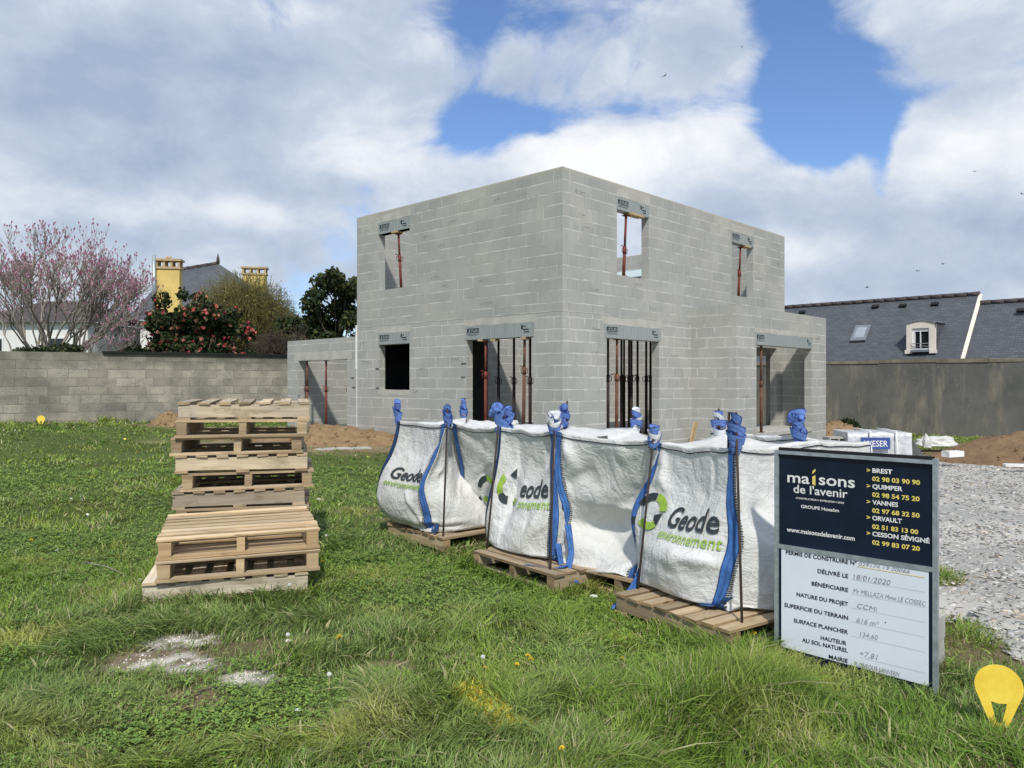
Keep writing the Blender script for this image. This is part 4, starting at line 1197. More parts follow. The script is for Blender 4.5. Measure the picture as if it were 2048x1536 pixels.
def bag_pallet(ox, oy, ang, L, W, label, first=None, z=.0, tint=(1, 1, 1), sy=1):
    cx = ox + math.cos(ang) * L / 2 - math.sin(ang) * W / 2; cy = oy + math.sin(ang) * L / 2 + math.cos(ang) * W / 2
    p = make_pallet(L, W, .143)
    place_pallet(p, True, cx, cy, z, ang, label, GB, tint)
    foot(cx, cy, ang, L / 2 - .02, W / 2 - .02)
bag_pallet(1.275, 4.50, rad(34.4), 1.2, 1.0, "slatted pallet under the large lettered bag beside the sign", tint=(.80, .72, .62))
bag_pallet(-.342, 6.67, rad(-52.2), 1.09, 1.0, "pallet under the middle bag with its long front board facing the lawn", tint=(.82, .76, .68))
bag_pallet(-.65, 7.20, rad(40), 1.2, 1.0, "low pallet under the leftmost lettered bag", tint=(.76, .70, .62))
bag_pallet(.47, 6.12, rad(-48), .95, 1.0, "pallet mostly hidden beneath the plain white bag", tint=(.72, .68, .62))

# ------------------------------------------------------------------ big bags hung from steel rods: cloth relaxed under its own weight
def relax_bag(bot, top, zb, zt, seed, N=20, MV=26, W=.95, slack_h=1.05, belly=1.0, cave=None, steps=170, side_slack=1.03, warps=None):
    rg = np.random.default_rng(seed)
    bot = np.array(bot, float); top = np.array(top, float); zt = np.array(zt, float)
    NR = 4 * N
    P = np.zeros((MV, NR, 3))
    cb = bot.mean(0)
    for f in range(4):
        for k in range(N):
            t = k / N
            b = bot[f] * (1 - t) + bot[(f + 1) % 4] * t
            tp = top[f] * (1 - t) + top[(f + 1) % 4] * t
            z1 = zt[f] * (1 - t) + zt[(f + 1) % 4] * t
            for j in range(MV):
                s = j / (MV - 1)
                P[j, f * N + k, :2] = b * (1 - s) + tp * s
                P[j, f * N + k, 2] = zb * (1 - s) + z1 * s
    # rest lengths
    Lb = np.array([np.linalg.norm(bot[(f + 1) % 4] - bot[f]) for f in range(4)]); Lt = np.array([np.linalg.norm(top[(f + 1) % 4] - top[f]) for f in range(4)])
    sv = np.linspace(0, 1, MV)
    rh = np.zeros((MV, NR))
    for f in range(4):
        mid = max(Lb[f], Lt[f], W * .92)
        prof = np.interp(sv, [0, .35, .7, 1], [Lb[f], mid * side_slack, (mid + Lt[f]) / 2 * side_slack, Lt[f] * .985])
        rh[:, f * N:(f + 1) * N] = (prof / N)[:, None]
    H = (zt.mean() - zb) * slack_h
    rv = H / (MV - 1)
    inv = np.ones((MV, NR)); inv[0] = 0
    for f in range(4): inv[-1, f * N] = 0
    P0 = P.copy()
    cen = P.mean(1, keepdims=True)
    P += rg.normal(0, .006, P.shape) * inv[..., None]
    prev = P.copy()
    nx = np.roll(np.arange(NR), -1)
    def solve(A, B, ia, ib, rest, k):
        d = B - A; L = np.sqrt((d * d).sum(-1)) + 1e-9
        w = ia + ib + 1e-9
        c = (k * (L - rest) / L / w)[..., None] * d
        return c * ia[..., None], c * ib[..., None]
    diag = np.sqrt(rh ** 2 + rv ** 2)
    ev = np.arange(0, NR, 2); od = np.arange(1, NR, 2)
    for it in range(steps):
        vel = (P - prev) * .93
        prev = P.copy()
        dP = P[:, nx] - P[:, np.roll(np.arange(NR), 1)]
        nrm = np.stack([dP[..., 1], -dP[..., 0], np.zeros_like(dP[..., 0])], -1)
        nrm /= np.linalg.norm(nrm, axis=-1, keepdims=True) + 1e-9
        hz = (P[..., 2] - zb) / (zt.mean() - zb)
        press = belly * .0011 * np.clip(1 - hz / .55, -.25, 1)
        if cave is not None:
            for (cf, cu, cv, ru, rv_, amp) in cave:
                uu = (np.arange(NR) / N)[None]; vv = sv[:, None]
                d2 = ((uu - cf - cu) / ru) ** 2 + ((vv - cv) / rv_) ** 2
                press = press + amp * .001 * np.exp(-d2)
        acc = nrm * press[..., None]
        acc[..., 2] -= .00045
        P = P + (vel + acc) * inv[..., None]
        for s in range(4):
            for idx in (ev, od):
                a, b = P[:, idx], P[:, nx[idx]]
                ca, cb_ = solve(a, b, inv[:, idx], inv[:, nx[idx]], rh[:, idx], .95)
                P[:, idx] += ca; P[:, nx[idx]] -= cb_
            for st in (0, 1):
                a, b = P[st:-1:2], P[st + 1::2]
                n_ = min(len(a), len(b)); a, b = a[:n_], b[:n_]
                ca, cb_ = solve(a, b, inv[st:-1:2][:n_], inv[st + 1::2][:n_], rv, .95)
                P[st:-1:2][:n_] += ca; P[st + 1::2][:n_] -= cb_
            # shear and bending, softer
            for sh in (1, -1):
                j2 = np.roll(np.arange(NR), -sh)
                for st in (0, 1):
                    a = P[st:-1:2]; b = P[st + 1::2][:, j2]
                    n_ = min(len(a), len(b)); a, b = a[:n_], b[:n_]
                    ca, cb_ = solve(a, b, inv[st:-1:2][:n_], inv[st + 1::2][:, j2][:n_], diag[st:-1:2][:n_], .25)
                    P[st:-1:2][:n_] += ca
                    tmp = P[st + 1::2][:n_]; tmp[:, j2] -= cb_
            sm = .025
            lap = (np.roll(P, 1, 1) + np.roll(P, -1, 1)) / 2 - P
            lap[:, ::N] = 0
            P[1:-1] += sm * lap[1:-1] * inv[1:-1, :, None]
            P[..., 2] = np.maximum(P[..., 2], zb)
    # the hemmed rim is pulled nearly straight between the knots
    for f in range(4):
        a, b = P[-1, f * N], P[-1, (f * N + N) % NR]
        for j in range(MV):
            w = .8 * max(0.0, (j / (MV - 1) - .80) / .20) ** 1.3
            if w <= 0: continue
            for k in range(N):
                t = k / N
                tgt = a * (1 - t) + b * t
                P[j, f * N + k] += ((tgt[0] - P[-1, f * N + k, 0]) * w * .8, (tgt[1] - P[-1, f * N + k, 1]) * w * .8, (tgt[2] - P[-1, f * N + k, 2]) * w) if j < MV - 1 else (tgt - P[j, f * N + k]) * w
    kk = np.arange(NR) / N                                    # the hem never hangs quite even
    hem = (fbm(kk * 3.1, kk * 0 + seed, seed + 40, 3) - .5) * np.sin(np.pi * (kk % 1))
    P[..., 2] += (np.clip((sv - .7) / .3, 0, 1)[:, None] * hem[None] * .07)
    for (c, v0, svv, su, d) in (warps or []):
        u = np.arange(NR) / N
        du = np.abs(u - c); du = np.minimum(du, 4 - du)
        w = np.exp(-((sv[:, None] - v0) / svv) ** 2) * np.exp(-(du[None] / su) ** 2) * np.clip(sv * 9, 0, 1)[:, None] * np.clip((1 - sv) * 9, 0, 1)[:, None]
        P += w[..., None] * np.array(d)
    return P, N

def upsample(P, k=3):
    def cr(a, axis, closed):
        n = a.shape[axis]
        out = []
        A = np.moveaxis(a, axis, 0)
        rngn = n if closed else n - 1
        g = lambda i: A[i % n] if closed else A[min(max(i, 0), n - 1)]
        for i in range(rngn):
            p0, p1, p2, p3 = g(i - 1), g(i), g(i + 1), g(i + 2)
            for s in range(k):
                t = s / k
                out.append(.5 * (2 * p1 + (p2 - p0) * t + (2 * p0 - 5 * p1 + 4 * p2 - p3) * t * t + (3 * p1 - p0 - 3 * p2 + p3) * t ** 3))
        if not closed: out.append(A[n - 1])
        return np.moveaxis(np.array(out), 0, axis)
    return cr(cr(P, 1, True), 0, False)

def text_bm(body, size=1.0, bold=0.0, shear=0.0, space=1.0):
    cu = bpy.data.curves.new("t", 'FONT')
    cu.body = body; cu.size = size; cu.offset = bold; cu.shear = shear; cu.space_character = space
    cu.resolution_u = 3
    ob = bpy.data.objects.new("t", cu)
    COL.objects.link(ob)
    bpy.context.view_layer.update()
    me = bpy.data.meshes.new_from_object(ob.evaluated_get(bpy.context.evaluated_depsgraph_get()))
    bpy.data.objects.remove(ob); bpy.data.curves.remove(cu)
    bm = bmesh.new(); bm.from_mesh(me); bpy.data.meshes.remove(me)
    return bm

def bm_bounds(bm):
    xs = [v.co.x for v in bm.verts]; ys = [v.co.y for v in bm.verts]
    return min(xs), max(xs), min(ys), max(ys)

def fit(bm, x0, x1, y0, h=None, ref=None):
    """scale text to span x0..x1; h = height of a capital"""
    a, b, c, d = bm_bounds(bm)
    sx = (x1 - x0) / (b - a)
    sy = h / ref if h else sx
    for v in bm.verts:
        v.co.x = x0 + (v.co.x - a) * sx
        v.co.y = y0 + v.co.y * sy
    return bm

def grid_cut(bm, step):
    a, b, c, d = bm_bounds(bm)
    for ax, lo, hi in ((0, a, b), (1, c, d)):
        x = math.floor(lo / step) * step + step
        while x < hi:
            co = Vector((x, 0, 0)) if ax == 0 else Vector((0, x, 0))
            no = Vector((1, 0, 0)) if ax == 0 else Vector((0, 1, 0))
            bmesh.ops.bisect_plane(bm, geom=bm.verts[:] + bm.edges[:] + bm.faces[:], plane_co=co, plane_no=no)
            x += step

def poly_bm(polys):
    bm = bmesh.new()
    for p in polys:
        bm.faces.new([bm.verts.new((x, y, 0)) for x, y in p])
    return bm

def arc(cx, cy, r0, r1, a0, a1, n=8, taper=1.0):
    out = []; inn = []
    for i in range(n + 1):
        t = i / n; a = rad(a0 + (a1 - a0) * t)
        m = (r0 + r1) / 2; hw = (r1 - r0) / 2 * (1 - (1 - taper) * t)
        out.append((cx + (m + hw) * math.cos(a), cy + (m + hw) * math.sin(a))); inn.append((cx + (m - hw) * math.cos(a), cy + (m - hw) * math.sin(a)))
    return [[out[i], out[i + 1], inn[i + 1], inn[i]] for i in range(n)]

class Bag:
    def __init__(s, bot, top, zb, zt, label, seed, lead, calm=None, **kw):
        P, N = relax_bag(bot, top, zb, zt, seed, **kw)
        s.G = upsample(P, 3); s.N = N * 3
        G = s.G; nv, nr = G.shape[:2]
        # small creases pressed into the cloth
        uu = np.arange(nr)[None] / s.N; vv = np.linspace(0, 1, nv)[:, None]
        nrm = s.normals()
        cr = (np.abs(fbm(uu * 2.6 + vv * 1.3, vv * 3.2 - uu, seed, 3) - .5) * -1.7 + (fbm(uu * 6, vv * 7, seed + 7, 3) - .5) * .5)
        cr = cr + s.folds(uu, vv, seed)
        for (cf, cu0, cu1, cv0, cv1) in (calm or []):          # the printed panel lies flatter than the rest
            inu = np.clip(np.minimum(uu - cf - cu0, cf + cu1 - uu) / .08 + .5, 0, 1); inv_ = np.clip(np.minimum(vv - cv0, cv1 - vv) / .06 + .5, 0, 1)
            cr = cr * (1 - .80 * inu * inv_)
        edge = np.clip(np.sin(np.pi * (uu % 1)) * 3, 0, 1) * np.clip(vv * 8, 0, 1) * np.clip((1 - vv) * 10, 0, 1)
        s.G = G = G + nrm * (cr * {14: .046, 13: .022, 11: .028}.get(seed, .034) * edge)[..., None]
        s.root = empty("builders_bag", (float(np.mean(np.array(bot)[:, 0])), float(np.mean(np.array(bot)[:, 1])), zb))
        tag(s.root, label, "big bag", "white woven rubble bags on pallets")
        s.o = np.array(s.root.location)
        V = [G.reshape(-1, 3) - s.o]
        i = np.arange(nv - 1)[:, None] * nr + np.arange(nr)[None]
        i2 = np.arange(nv - 1)[:, None] * nr + ((np.arange(nr) + 1) % nr)[None]
        Q = [np.stack([i, i2, i2 + nr, i + nr], -1).reshape(-1, 4)]
        # lid: the loose cover folded over the top, sagging to the middle
        rim = G[-1]; c = rim.mean(0); K = 7; base = nv * nr
        prevb = (nv - 1) * nr
        for k in range(1, K):
            t = k / K
            ring = rim * (1 - t) + c * t
            ring = ring.copy(); ring[:, 2] += -.05 * math.sin(t * math.pi / 2) + (fbm(ring[:, 0] * 6, ring[:, 1] * 6, seed + 3, 3) - .5) * .06
            V.append(ring - s.o)
            b = base + (k - 1) * nr
            j = np.arange(nr); j2 = (j + 1) % nr
            Q.append(np.stack([prevb + j, prevb + j2, b + j2, b + j], -1)); prevb = b
        s.body = big_mesh("bag_body", np.concatenate(V), np.concatenate(Q), None, M['fabric'], None, True, s.root)
    def folds(s, uu, vv, seed):
        """long soft-edged folds pulled from corners and seams"""
        rg = random.Random(seed * 3 + 1); tot = 0.0
        for f in range(4):
            u = uu - f
            inside = (u >= 0) & (u <= 1)
            for k in range(15):
                if k < 6:
                    ax, ay = rg.choice([(0, 1), (1, 1), (0, 0), (1, 0), (0, .5), (1, .5)]); a = rg.uniform(0, 2 * math.pi)
                    bx, by = .5 + .4 * math.cos(a), .5 + .4 * math.sin(a)
                else:
                    ax, ay = rg.random(), rg.random(); a = rg.uniform(0, math.pi); l = rg.uniform(.12, .4); bx, by = ax + l * math.cos(a), ay + l * math.sin(a)
                t = ((u - ax) * (bx - ax) + (vv - ay) * (by - ay)) / ((bx - ax) ** 2 + (by - ay) ** 2)
                nx_, ny_ = -(by - ay), bx - ax; ln = math.hypot(nx_, ny_)
                d = ((u - ax) * nx_ + (vv - ay) * ny_) / ln + .035 * np.sin(t * rg.uniform(2, 5) + k)
                w = rg.uniform(.014, .055); env = np.clip(np.sin(np.pi * np.clip(t, 0, 1)), 0, 1) ** .7
                prof = np.where(d > 0, np.exp(-(d / w) ** 2), np.exp(-(d / (w * rg.uniform(1.5, 4))) ** 2))
                tot = tot + np.where(inside, prof * env * rg.uniform(-1.1, 1.1), 0)
        return tot
    def normals(s):
        G = s.G
        du = np.roll(G, -1, 1) - np.roll(G, 1, 1); dv = np.gradient(G, axis=0)
        n = np.cross(du, dv); return n / (np.linalg.norm(n, axis=-1, keepdims=True) + 1e-9)
    def surf(s, f, u, v, off=.006):
        """point on face f at (u, v) in 0..1, lifted off the cloth"""
        if not hasattr(s, '_n'): s._n = s.normals()
        G, Nn = s.G, s._n; nv, nr = G.shape[:2]
        x = (f + u) * s.N; y = min(max(v, 0), 1) * (nv - 1)
        i = int(math.floor(x)); j = min(int(y), nv - 2); a, b = x - i, y - j
        def g(A, q): return (A[j, i % nr] * (1 - a) + A[j, (i + 1) % nr] * a) * (1 - b) + (A[j + 1, i % nr] * (1 - a) + A[j + 1, (i + 1) % nr] * a) * b
        return Vector(g(G, 0) + g(Nn, 0) * off - s.o)
    def strap(s, f, u0, u1, mat='strap', v0=0.0, v1=1.0, name="corner_strap", off=.007):
        mb = MB(); n = 44
        for i in range(n):
            a, b = v0 + (v1 - v0) * i / n, v0 + (v1 - v0) * (i + 1) / n
            um = (u0 + u1) / 2
            for (p, q) in ((u0, um), (um, u1)):
                ua, ub = 1 + (p - u0) / (u1 - u0) * .998, 1 + (q - u0) / (u1 - u0) * .998
                mb.face([s.surf(f, p, a, off), s.surf(f, q, a, off), s.surf(f, q, b, off), s.surf(f, p, b, off)], [(ua, a * 20), (ub, a * 20), (ub, b * 20), (ua, b * 20)], True)
        return mb.build(name, M[mat], s.root)
    def stitch_v(s, f, u, du=.012, step=.014, mat='thread', off=.009):
        mb = MB(); v = .02; k = 0
        while v < .99:
            d = du * (1 if k % 2 else .75)
            mb.face([s.surf(f, u - d, v, off), s.surf(f, u + d, v + .003, off), s.surf(f, u + d, v + .0085, off), s.surf(f, u - d, v + .0055, off)])
            v += step; k += 1
        mb.build("seam_stitching", M[mat], s.root)
    def stitch_b(s, f, v0=.004, v1=.028, off=.008):
        mb = MB(); u = .02
        while u < .98:
            mb.face([s.surf(f, u, v0, off), s.surf(f, u + .006, v0, off), s.surf(f, u + .0065, v1, off), s.surf(f, u + .0005, v1, off)])
            u += .0135
        mb.face([s.surf(f, .02, v0, off)] * 3) if False else None
        n = 40
        for i in range(n):
            a, b = .01 + .98 * i / n, .01 + .98 * (i + 1) / n
            mb.face([s.surf(f, a, 0.0, off), s.surf(f, b, 0.0, off), s.surf(f, b, .006, off), s.surf(f, a, .006, off)])
        mb.build("bottom_stitching", M['thread'], s.root)
    def rim_cord(s, faces=(0, 1, 2, 3), v=.975):
        mb = MB()
        for f in faces:
            mb.tube([s.surf(f, i / 24, v, .006) for i in range(25)], .0042, 5)
        mb.build("rim_cord", M['thread'], s.root)
    def printed(s, f, bm, mat, name, wid=.95, hei=1.0, step=.013):
        grid_cut(bm, step)
        for vt in bm.verts:
            vt.co = s.surf(f, vt.co.x / wid, vt.co.y / hei, .0105)
        me = bpy.data.meshes.new(name); bm.to_mesh(me); bm.free()
        me.materials.append(M[mat])
        for p in me.polygons: p.use_smooth = True
        o = bpy.data.objects.new(name, me); COL.objects.link(o); o.parent = s.root
        return o
    def logo(s, f, cx, cy, r=.105, dark=True, bits=None):
        gt = arc(cx, cy, r * .62, r * 1.02, 88, 14, 9, 1.35); gb = arc(cx, cy, r * .60, r, -42, -128, 9, 1.1)
        dt = d = arc(cx, cy, r * .6, r, 170, 92, 7, 1.0)
        d = list(d)
        d += [[(cx + r * .30, cy - r * .14), (cx + r * .86, cy + r * .12), (cx + r * .74, cy - r * .62), (cx + r * .42, cy - r * .52)],
              [(cx - r * 1.12, cy - r * .62), (cx - r * .84, cy - r * .54), (cx - r * .82, cy - r * .98), (cx - r * 1.1, cy - r * 1.0)]]
        for q in (gt, gb): s.printed(f, poly_bm(q), 'logogreen', "printed_logo_arrow")
        for q in (dt, d[-2:-1], d[-1:]): s.printed(f, poly_bm(q), 'logodark', "printed_logo_arrowhead")
    def words(s, f, x0, x1, y, h, t1="Geode", t2="environnement", x2=None):
        bm = fit(text_bm(t1, 1.0, .018, .08), x0, x1, y, h, .73)
        s.printed(f, bm, 'logodark', "printed_lettering")
        if t2:
            bm = fit(text_bm(t2, 1.0, .006, .08), x2 if x2 is not None else x0 - .03, x1 + .02, y - h * .62, h * .52, .73)
            s.printed(f, bm, 'logogreen', "printed_lettering")
    def knot(s, px, py, z0, h, mat='strappale', seed=0, wide=.03, loop=None, n=2.2):
        """lifting loop wound round the top of its rod: a flat ribbon in twisting turns"""
        rg = random.Random(seed)
        root = s.root
        def ribbon(pts, hw, mt, name):
            mb = MB()
            pr = None
            for i, p in enumerate(pts):
                t = (pts[min(i + 1, len(pts) - 1)] - pts[max(i - 1, 0)]).normalized()
                c = Vector((px, py, p.z)) - s_o
                outw = (p - c); outw.z = 0
                outw = outw.normalized() if outw.length > 1e-4 else Vector((1, 0, 0))
                w = t.cross(outw).normalized()
                w = (w + outw * .22 * math.sin(i * .37 + seed)).normalized()
                k = hw * (1 + .25 * math.sin(i * .7 + seed))
                bow = outw * (.004 + .006 * math.sin(i * 1.3 + seed))
                cur = (p - w * k, p + bow, p + w * k)
                if pr:
                    mb.face([pr[0], cur[0], cur[1], pr[1]], [(1, i), (1, i + 1), (1.5, i + 1), (1.5, i)]); mb.face([pr[1], cur[1], cur[2], pr[2]], [(1.5, i), (1.5, i + 1), (1.999, i + 1), (1.999, i)])
                pr = cur
            return mb.build(name, M[mt], root)
        s_o = Vector(s.o)
        mats = mat if isinstance(mat, tuple) else (mat, mat)
        nb = max(4, int(h / .034))
        for b in range(nb):                              # overlapping wraps, each a tilted closed band
            t = b / (nb - 1)
            tilt = rg.choice((-1, 1)) * rg.uniform(.25, .85); az = rg.uniform(0, 6.28)
            r1 = (.029 + .018 * math.sin(math.pi * min(1, t * 1.15))) * (wide / .03) * rg.uniform(.85, 1.15); r2 = r1 * rg.uniform(.7, .95)
            zc = z0 - .015 + h * t * .9
            k = wide * rg.uniform(.7, 1.0)
            mb = MB(); NS = 20; pr = None
            for q in range(NS + 1):
                a = 2 * math.pi * q / NS
                c, sn = math.cos(a) * r1, math.sin(a) * r2
                zt_ = zc + math.sin(a + az) * math.tan(tilt) * r1
                ctr = Vector((px + c, py + sn, zt_)) - s_o
                fl = 1 + .18 * math.sin(a * 2 + b)
                up = Vector((math.cos(a) * .25, math.sin(a) * .25, 1)).normalized() * k * fl
                cur = (ctr - up, ctr + up)
                if pr: mb.face([pr[0], cur[0], cur[1], pr[1]], [(1, q), (1, q + 1), (1.999, q + 1), (1.999, q)], True)
                pr = cur
            mb.build("loop_knot", M[mats[b % 2 if mats[0] != mats[1] else 0]], root)
        if loop:
            lx, lz, rr = loop
            pts = []
            for i in range(25):
                a = i / 24 * 2 * math.pi
                pts.append(Vector((px + lx * .5 + math.cos(a) * rr, py - .03 - .02 * math.sin(a * 2), z0 + h * .75 + lz + math.sin(a) * rr * .62)) - s_o)
            ribbon(pts, wide * .95, mat if not isinstance(mat, tuple) else mat[0], "loop_knot")
    def tail(s, pts, mat='strap', hw=.024):
        mb = MB(); s_o = Vector(s.o)
        P_ = [Vector(p) - s_o for p in pts]
        fine = []
        for i in range(len(P_) - 1):
            p0 = P_[max(i - 1, 0)]; p1 = P_[i]; p2 = P_[i + 1]; p3 = P_[min(i + 2, len(P_) - 1)]
            for k in range(8):
                t = k / 8
                fine.append(.5 * (2 * p1 + (p2 - p0) * t + (2 * p0 - 5 * p1 + 4 * p2 - p3) * t * t + (3 * p1 - p0 - 3 * p2 + p3) * t ** 3))
        fine.append(P_[-1])
        for i in range(len(fine) - 1):
            a, b = fine[i], fine[i + 1]
            ta = .5 * math.sin(i * .21); tb = .5 * math.sin((i + 1) * .21)
            wa = Vector((math.cos(ta), math.sin(ta), 0)) * hw; wb = Vector((math.cos(tb), math.sin(tb), 0)) * hw
            mb.face([a - wa, a + wa, b + wb, b - wb], [(1, i), (1.999, i), (1.999, i + 1), (1, i + 1)], True)
        mb.build("strap_tail", M[mat], s.root)

ZB = .150
def rod(x0, y0, x1, y1, z1, label, z0=.0):
    mb = MB(); mb.tube([(0, 0, z0 - .03), (x1 - x0, y1 - y0, z1)], .0085, 8)
    o = mb.build("steel_rod", M['rod'], None, loc=(x0, y0, 0))
    tag(o, label, "steel rod", "rusty rods holding up the bags")

# leftmost bag
bagA = Bag([(-.74, 7.42), (-.08, 7.92), (-.62, 8.72), (-1.26, 8.22)], [(-.63, 7.42), (-.47, 8.05), (-.52, 8.75), (-1.22, 8.20)], ZB, [1.205, 1.16, 1.20, 1.19],
           "leftmost white bag, lettered on its front and tied up at the far left", 11, 3, calm=[(3, .15, .95, .46, .72)], slack_h=1.07, belly=1.15, cave=[(0, .5, .5, .3, .25, -.5), (3, .45, .35, .25, .2, .6)],
           warps=[(0, .52, .18, .18, (-.075, .03, 0)), (3, .42, .3, .3, (-.15, .0, 0)), (3, .15, .15, .2, (-.02, 0, .05)), (.45, .7, .2, .3, (.0, .08, 0))])
# face 3 runs from the left corner to the near corner
bagA.words(3, .22, .86, .545, .115)
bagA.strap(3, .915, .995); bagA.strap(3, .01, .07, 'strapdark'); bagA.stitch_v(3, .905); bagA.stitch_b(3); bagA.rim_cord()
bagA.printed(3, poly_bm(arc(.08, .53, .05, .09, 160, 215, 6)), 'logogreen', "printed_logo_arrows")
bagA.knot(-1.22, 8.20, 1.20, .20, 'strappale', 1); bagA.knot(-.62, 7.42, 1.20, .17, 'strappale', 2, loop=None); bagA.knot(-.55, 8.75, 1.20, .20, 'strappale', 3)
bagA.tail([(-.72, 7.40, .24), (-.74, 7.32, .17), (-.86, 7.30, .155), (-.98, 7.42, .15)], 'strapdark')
# bag behind it
bagF = Bag([(-.36, 8.15), (.22, 8.05), (.5, 8.95), (-.3, 9.05)], [(-.585, 7.62), (-.13, 7.22), (.06, 8.25), (-.48, 8.62)], .05, [1.20, 1.19, 1.19, 1.19],
           "half hidden white bag behind the two left lettered bags", 12, 3, slack_h=1.04, belly=.6, warps=[(0, .65, .2, .25, (.06, 0, 0))])
bagF.strap(0, .0, .075, 'strap'); bagF.stitch_v(0, .085); bagF.rim_cord(); bagF.logo(0, .46, .56, .12); bagF.words(0, .66, 1.2, .60, .10, "Ge", None)
# middle bag
bagB = Bag([(-.19, 6.90), (.37, 6.24), (.92, 6.86), (.38, 7.55)], [(-.105, 6.92), (.345, 6.36), (.47, 7.22), (-.08, 7.78)], ZB, [1.20, 1.195, 1.2, 1.2],
           "middle white bag with half its lettering lost in a fold", 13, 3, calm=[(0, .36, .95, .44, .76)], slack_h=1.05, belly=.8, cave=[(0, .30, .55, .06, .4, -1.6), (0, .72, .8, .25, .1, -.5)],
           warps=[(1, .45, .25, .2, (.035, -.03, 0)), (0, .3, .25, .2, (-.03, .02, 0)), (.32, .6, .4, .04, (.01, .03, 0))])
bagB.strap(0, .93, 1.0, 'strap'); bagB.strap(0, 0.0, .03, 'strapdark'); bagB.stitch_v(0, .925); bagB.stitch_b(0); bagB.rim_cord((0, 1))
bagB.words(0, .39, .85, .555, .145, "eode", "onnement", .42)
bagB.printed(0, poly_bm(arc(.20, .60, .065, .125, 215, 130, 9)), 'logogreen', "printed_logo_arrows")
for q_ in (arc(.20, .60, .065, .125, 285, 220, 7), [[(.20, .70), (.26, .76), (.27, .68)]], [[(.285, .49), (.33, .47), (.30, .52)]]): bagB.printed(0, poly_bm(q_), 'logodark', "printed_logo_arrowhead")
bagB.printed(0, poly_bm([[(.29, .49), (.34, .47), (.34, .53), (.30, .54)]]), 'logogreen', "printed_logo_arrows")
bagB.knot(-.11, 6.95, 1.19, .20, 'strappale', 4, wide=.042, loop=(-.06, .0, .055)); bagB.knot(-.03, 7.10, 1.2, .17, 'strappale', 5, wide=.034); bagB.knot(.35, 6.36, 1.20, .12, ('strapwhite', 'strappale'), 6, wide=.034, loop=(-.03, .02, .05))
bagB.knot(.49, 7.22, 1.2, .19, 'strappale', 7)
bagB.tail([(.37, 6.20, .3), (.40, 6.14, .12), (.42, 6.05, .16), (.34, 6.0, .152), (.10, 6.12, .152)], 'strap')
# plain white bag
bagC = Bag([(.42, 6.28), (.93, 5.70), (1.40, 6.35), (.90, 6.95)], [(.37, 6.33), (1.04, 5.62), (1.09, 6.75), (.52, 7.05)], ZB - .05, [1.20, 1.175, 1.21, 1.2],
           "plain unprinted white bag, deeply creased, between the middle and right lettered bags", 14, 3, slack_h=1.09, belly=.5,
           cave=[(0, .5, .45, .22, .12, -2.2), (0, .8, .42, .1, .15, -1.6), (0, .35, .65, .15, .1, 1.0), (0, .06, .45, .08, .1, -1.8)],
           warps=[(0, .52, .14, .22, (.075, .0, 0)), (1, .50, .16, .25, (-.14, .10, 0)), (.5, .45, .10, .3, (.02, .07, 0)), (.62, .56, .05, .25, (-.03, -.05, .02)), (.3, .3, .1, .2, (-.03, -.04, 0)), (1, .1, .12, .3, (-.04, .03, .03))])
bagC.strap(0, .0, .06, 'strap'); bagC.strap(0, .945, 1.0, 'strap'); bagC.stitch_v(0, .072); bagC.stitch_v(0, .935); bagC.rim_cord((0, 1, 2))
bagC.knot(1.09, 6.75, 1.2, .17, ('strapwhite', 'strappale'), 8, wide=.034); bagC.knot(1.04, 5.62, 1.16, .12, ('strapwhite', 'strappale'), 9, wide=.030)
bagC.tail([(.45, 6.22, .45), (.47, 6.12, .25), (.44, 6.02, .12), (.50, 5.93, .05)], 'strap', .028)
bagC.tail([(1.00, 5.62, .42), (.93, 5.56, .24), (.82, 5.44, .10), (.73, 5.37, .04), (.72, 5.36, .02)], 'strap', .030)
# front right bag beside the sign
bagD = Bag([(.90, 5.73), (1.37, 4.87), (2.20, 5.34), (1.74, 6.20)], [(1.085, 5.68), (1.435, 4.93), (2.16, 5.40), (1.68, 6.18)], ZB, [1.155, 1.195, 1.19, 1.19],
           "large white bag with full lettering standing on a slatted pallet left of the sign", 15, 3, calm=[(0, .02, .92, .43, .76)], slack_h=1.035, belly=1.0, cave=[(0, .95, .48, .05, .1, -.8), (0, .55, .3, .3, .06, .5), (0, .12, .55, .12, .12, -.6)],
           warps=[(1, .52, .16, .16, (.045, -.02, 0)), (0, .55, .2, .2, (-.07, .05, 0)), (1, .05, .14, .2, (-.05, .03, 0)), (1.5, .4, .3, .4, (.06, -.10, 0)), (.6, .36, .05, .3, (-.03, -.03, 0))])
bagD.strap(0, .918, .985, 'strap'); bagD.stitch_v(0, .995, .010); bagD.strap(0, .0, .05, 'strap', .0, 1.0); bagD.stitch_b(0); bagD.rim_cord((0, 1))
bagD.logo(0, .155, .600, .125); bagD.words(0, .345, .83, .545, .150)
bagD.logo(1, .70, .74, .11)
bagD.knot(1.44, 4.95, 1.18, .22, 'strappale', 10, wide=.036, n=4.2); bagD.knot(1.66, 6.18, 1.19, .18, ('strappale', 'strapwhite'), 11, wide=.034)
bagD.tail([(1.37, 4.86, .24), (1.31, 4.90, .18), (1.24, 4.97, .165), (1.20, 5.05, .165)], 'strap', .035)
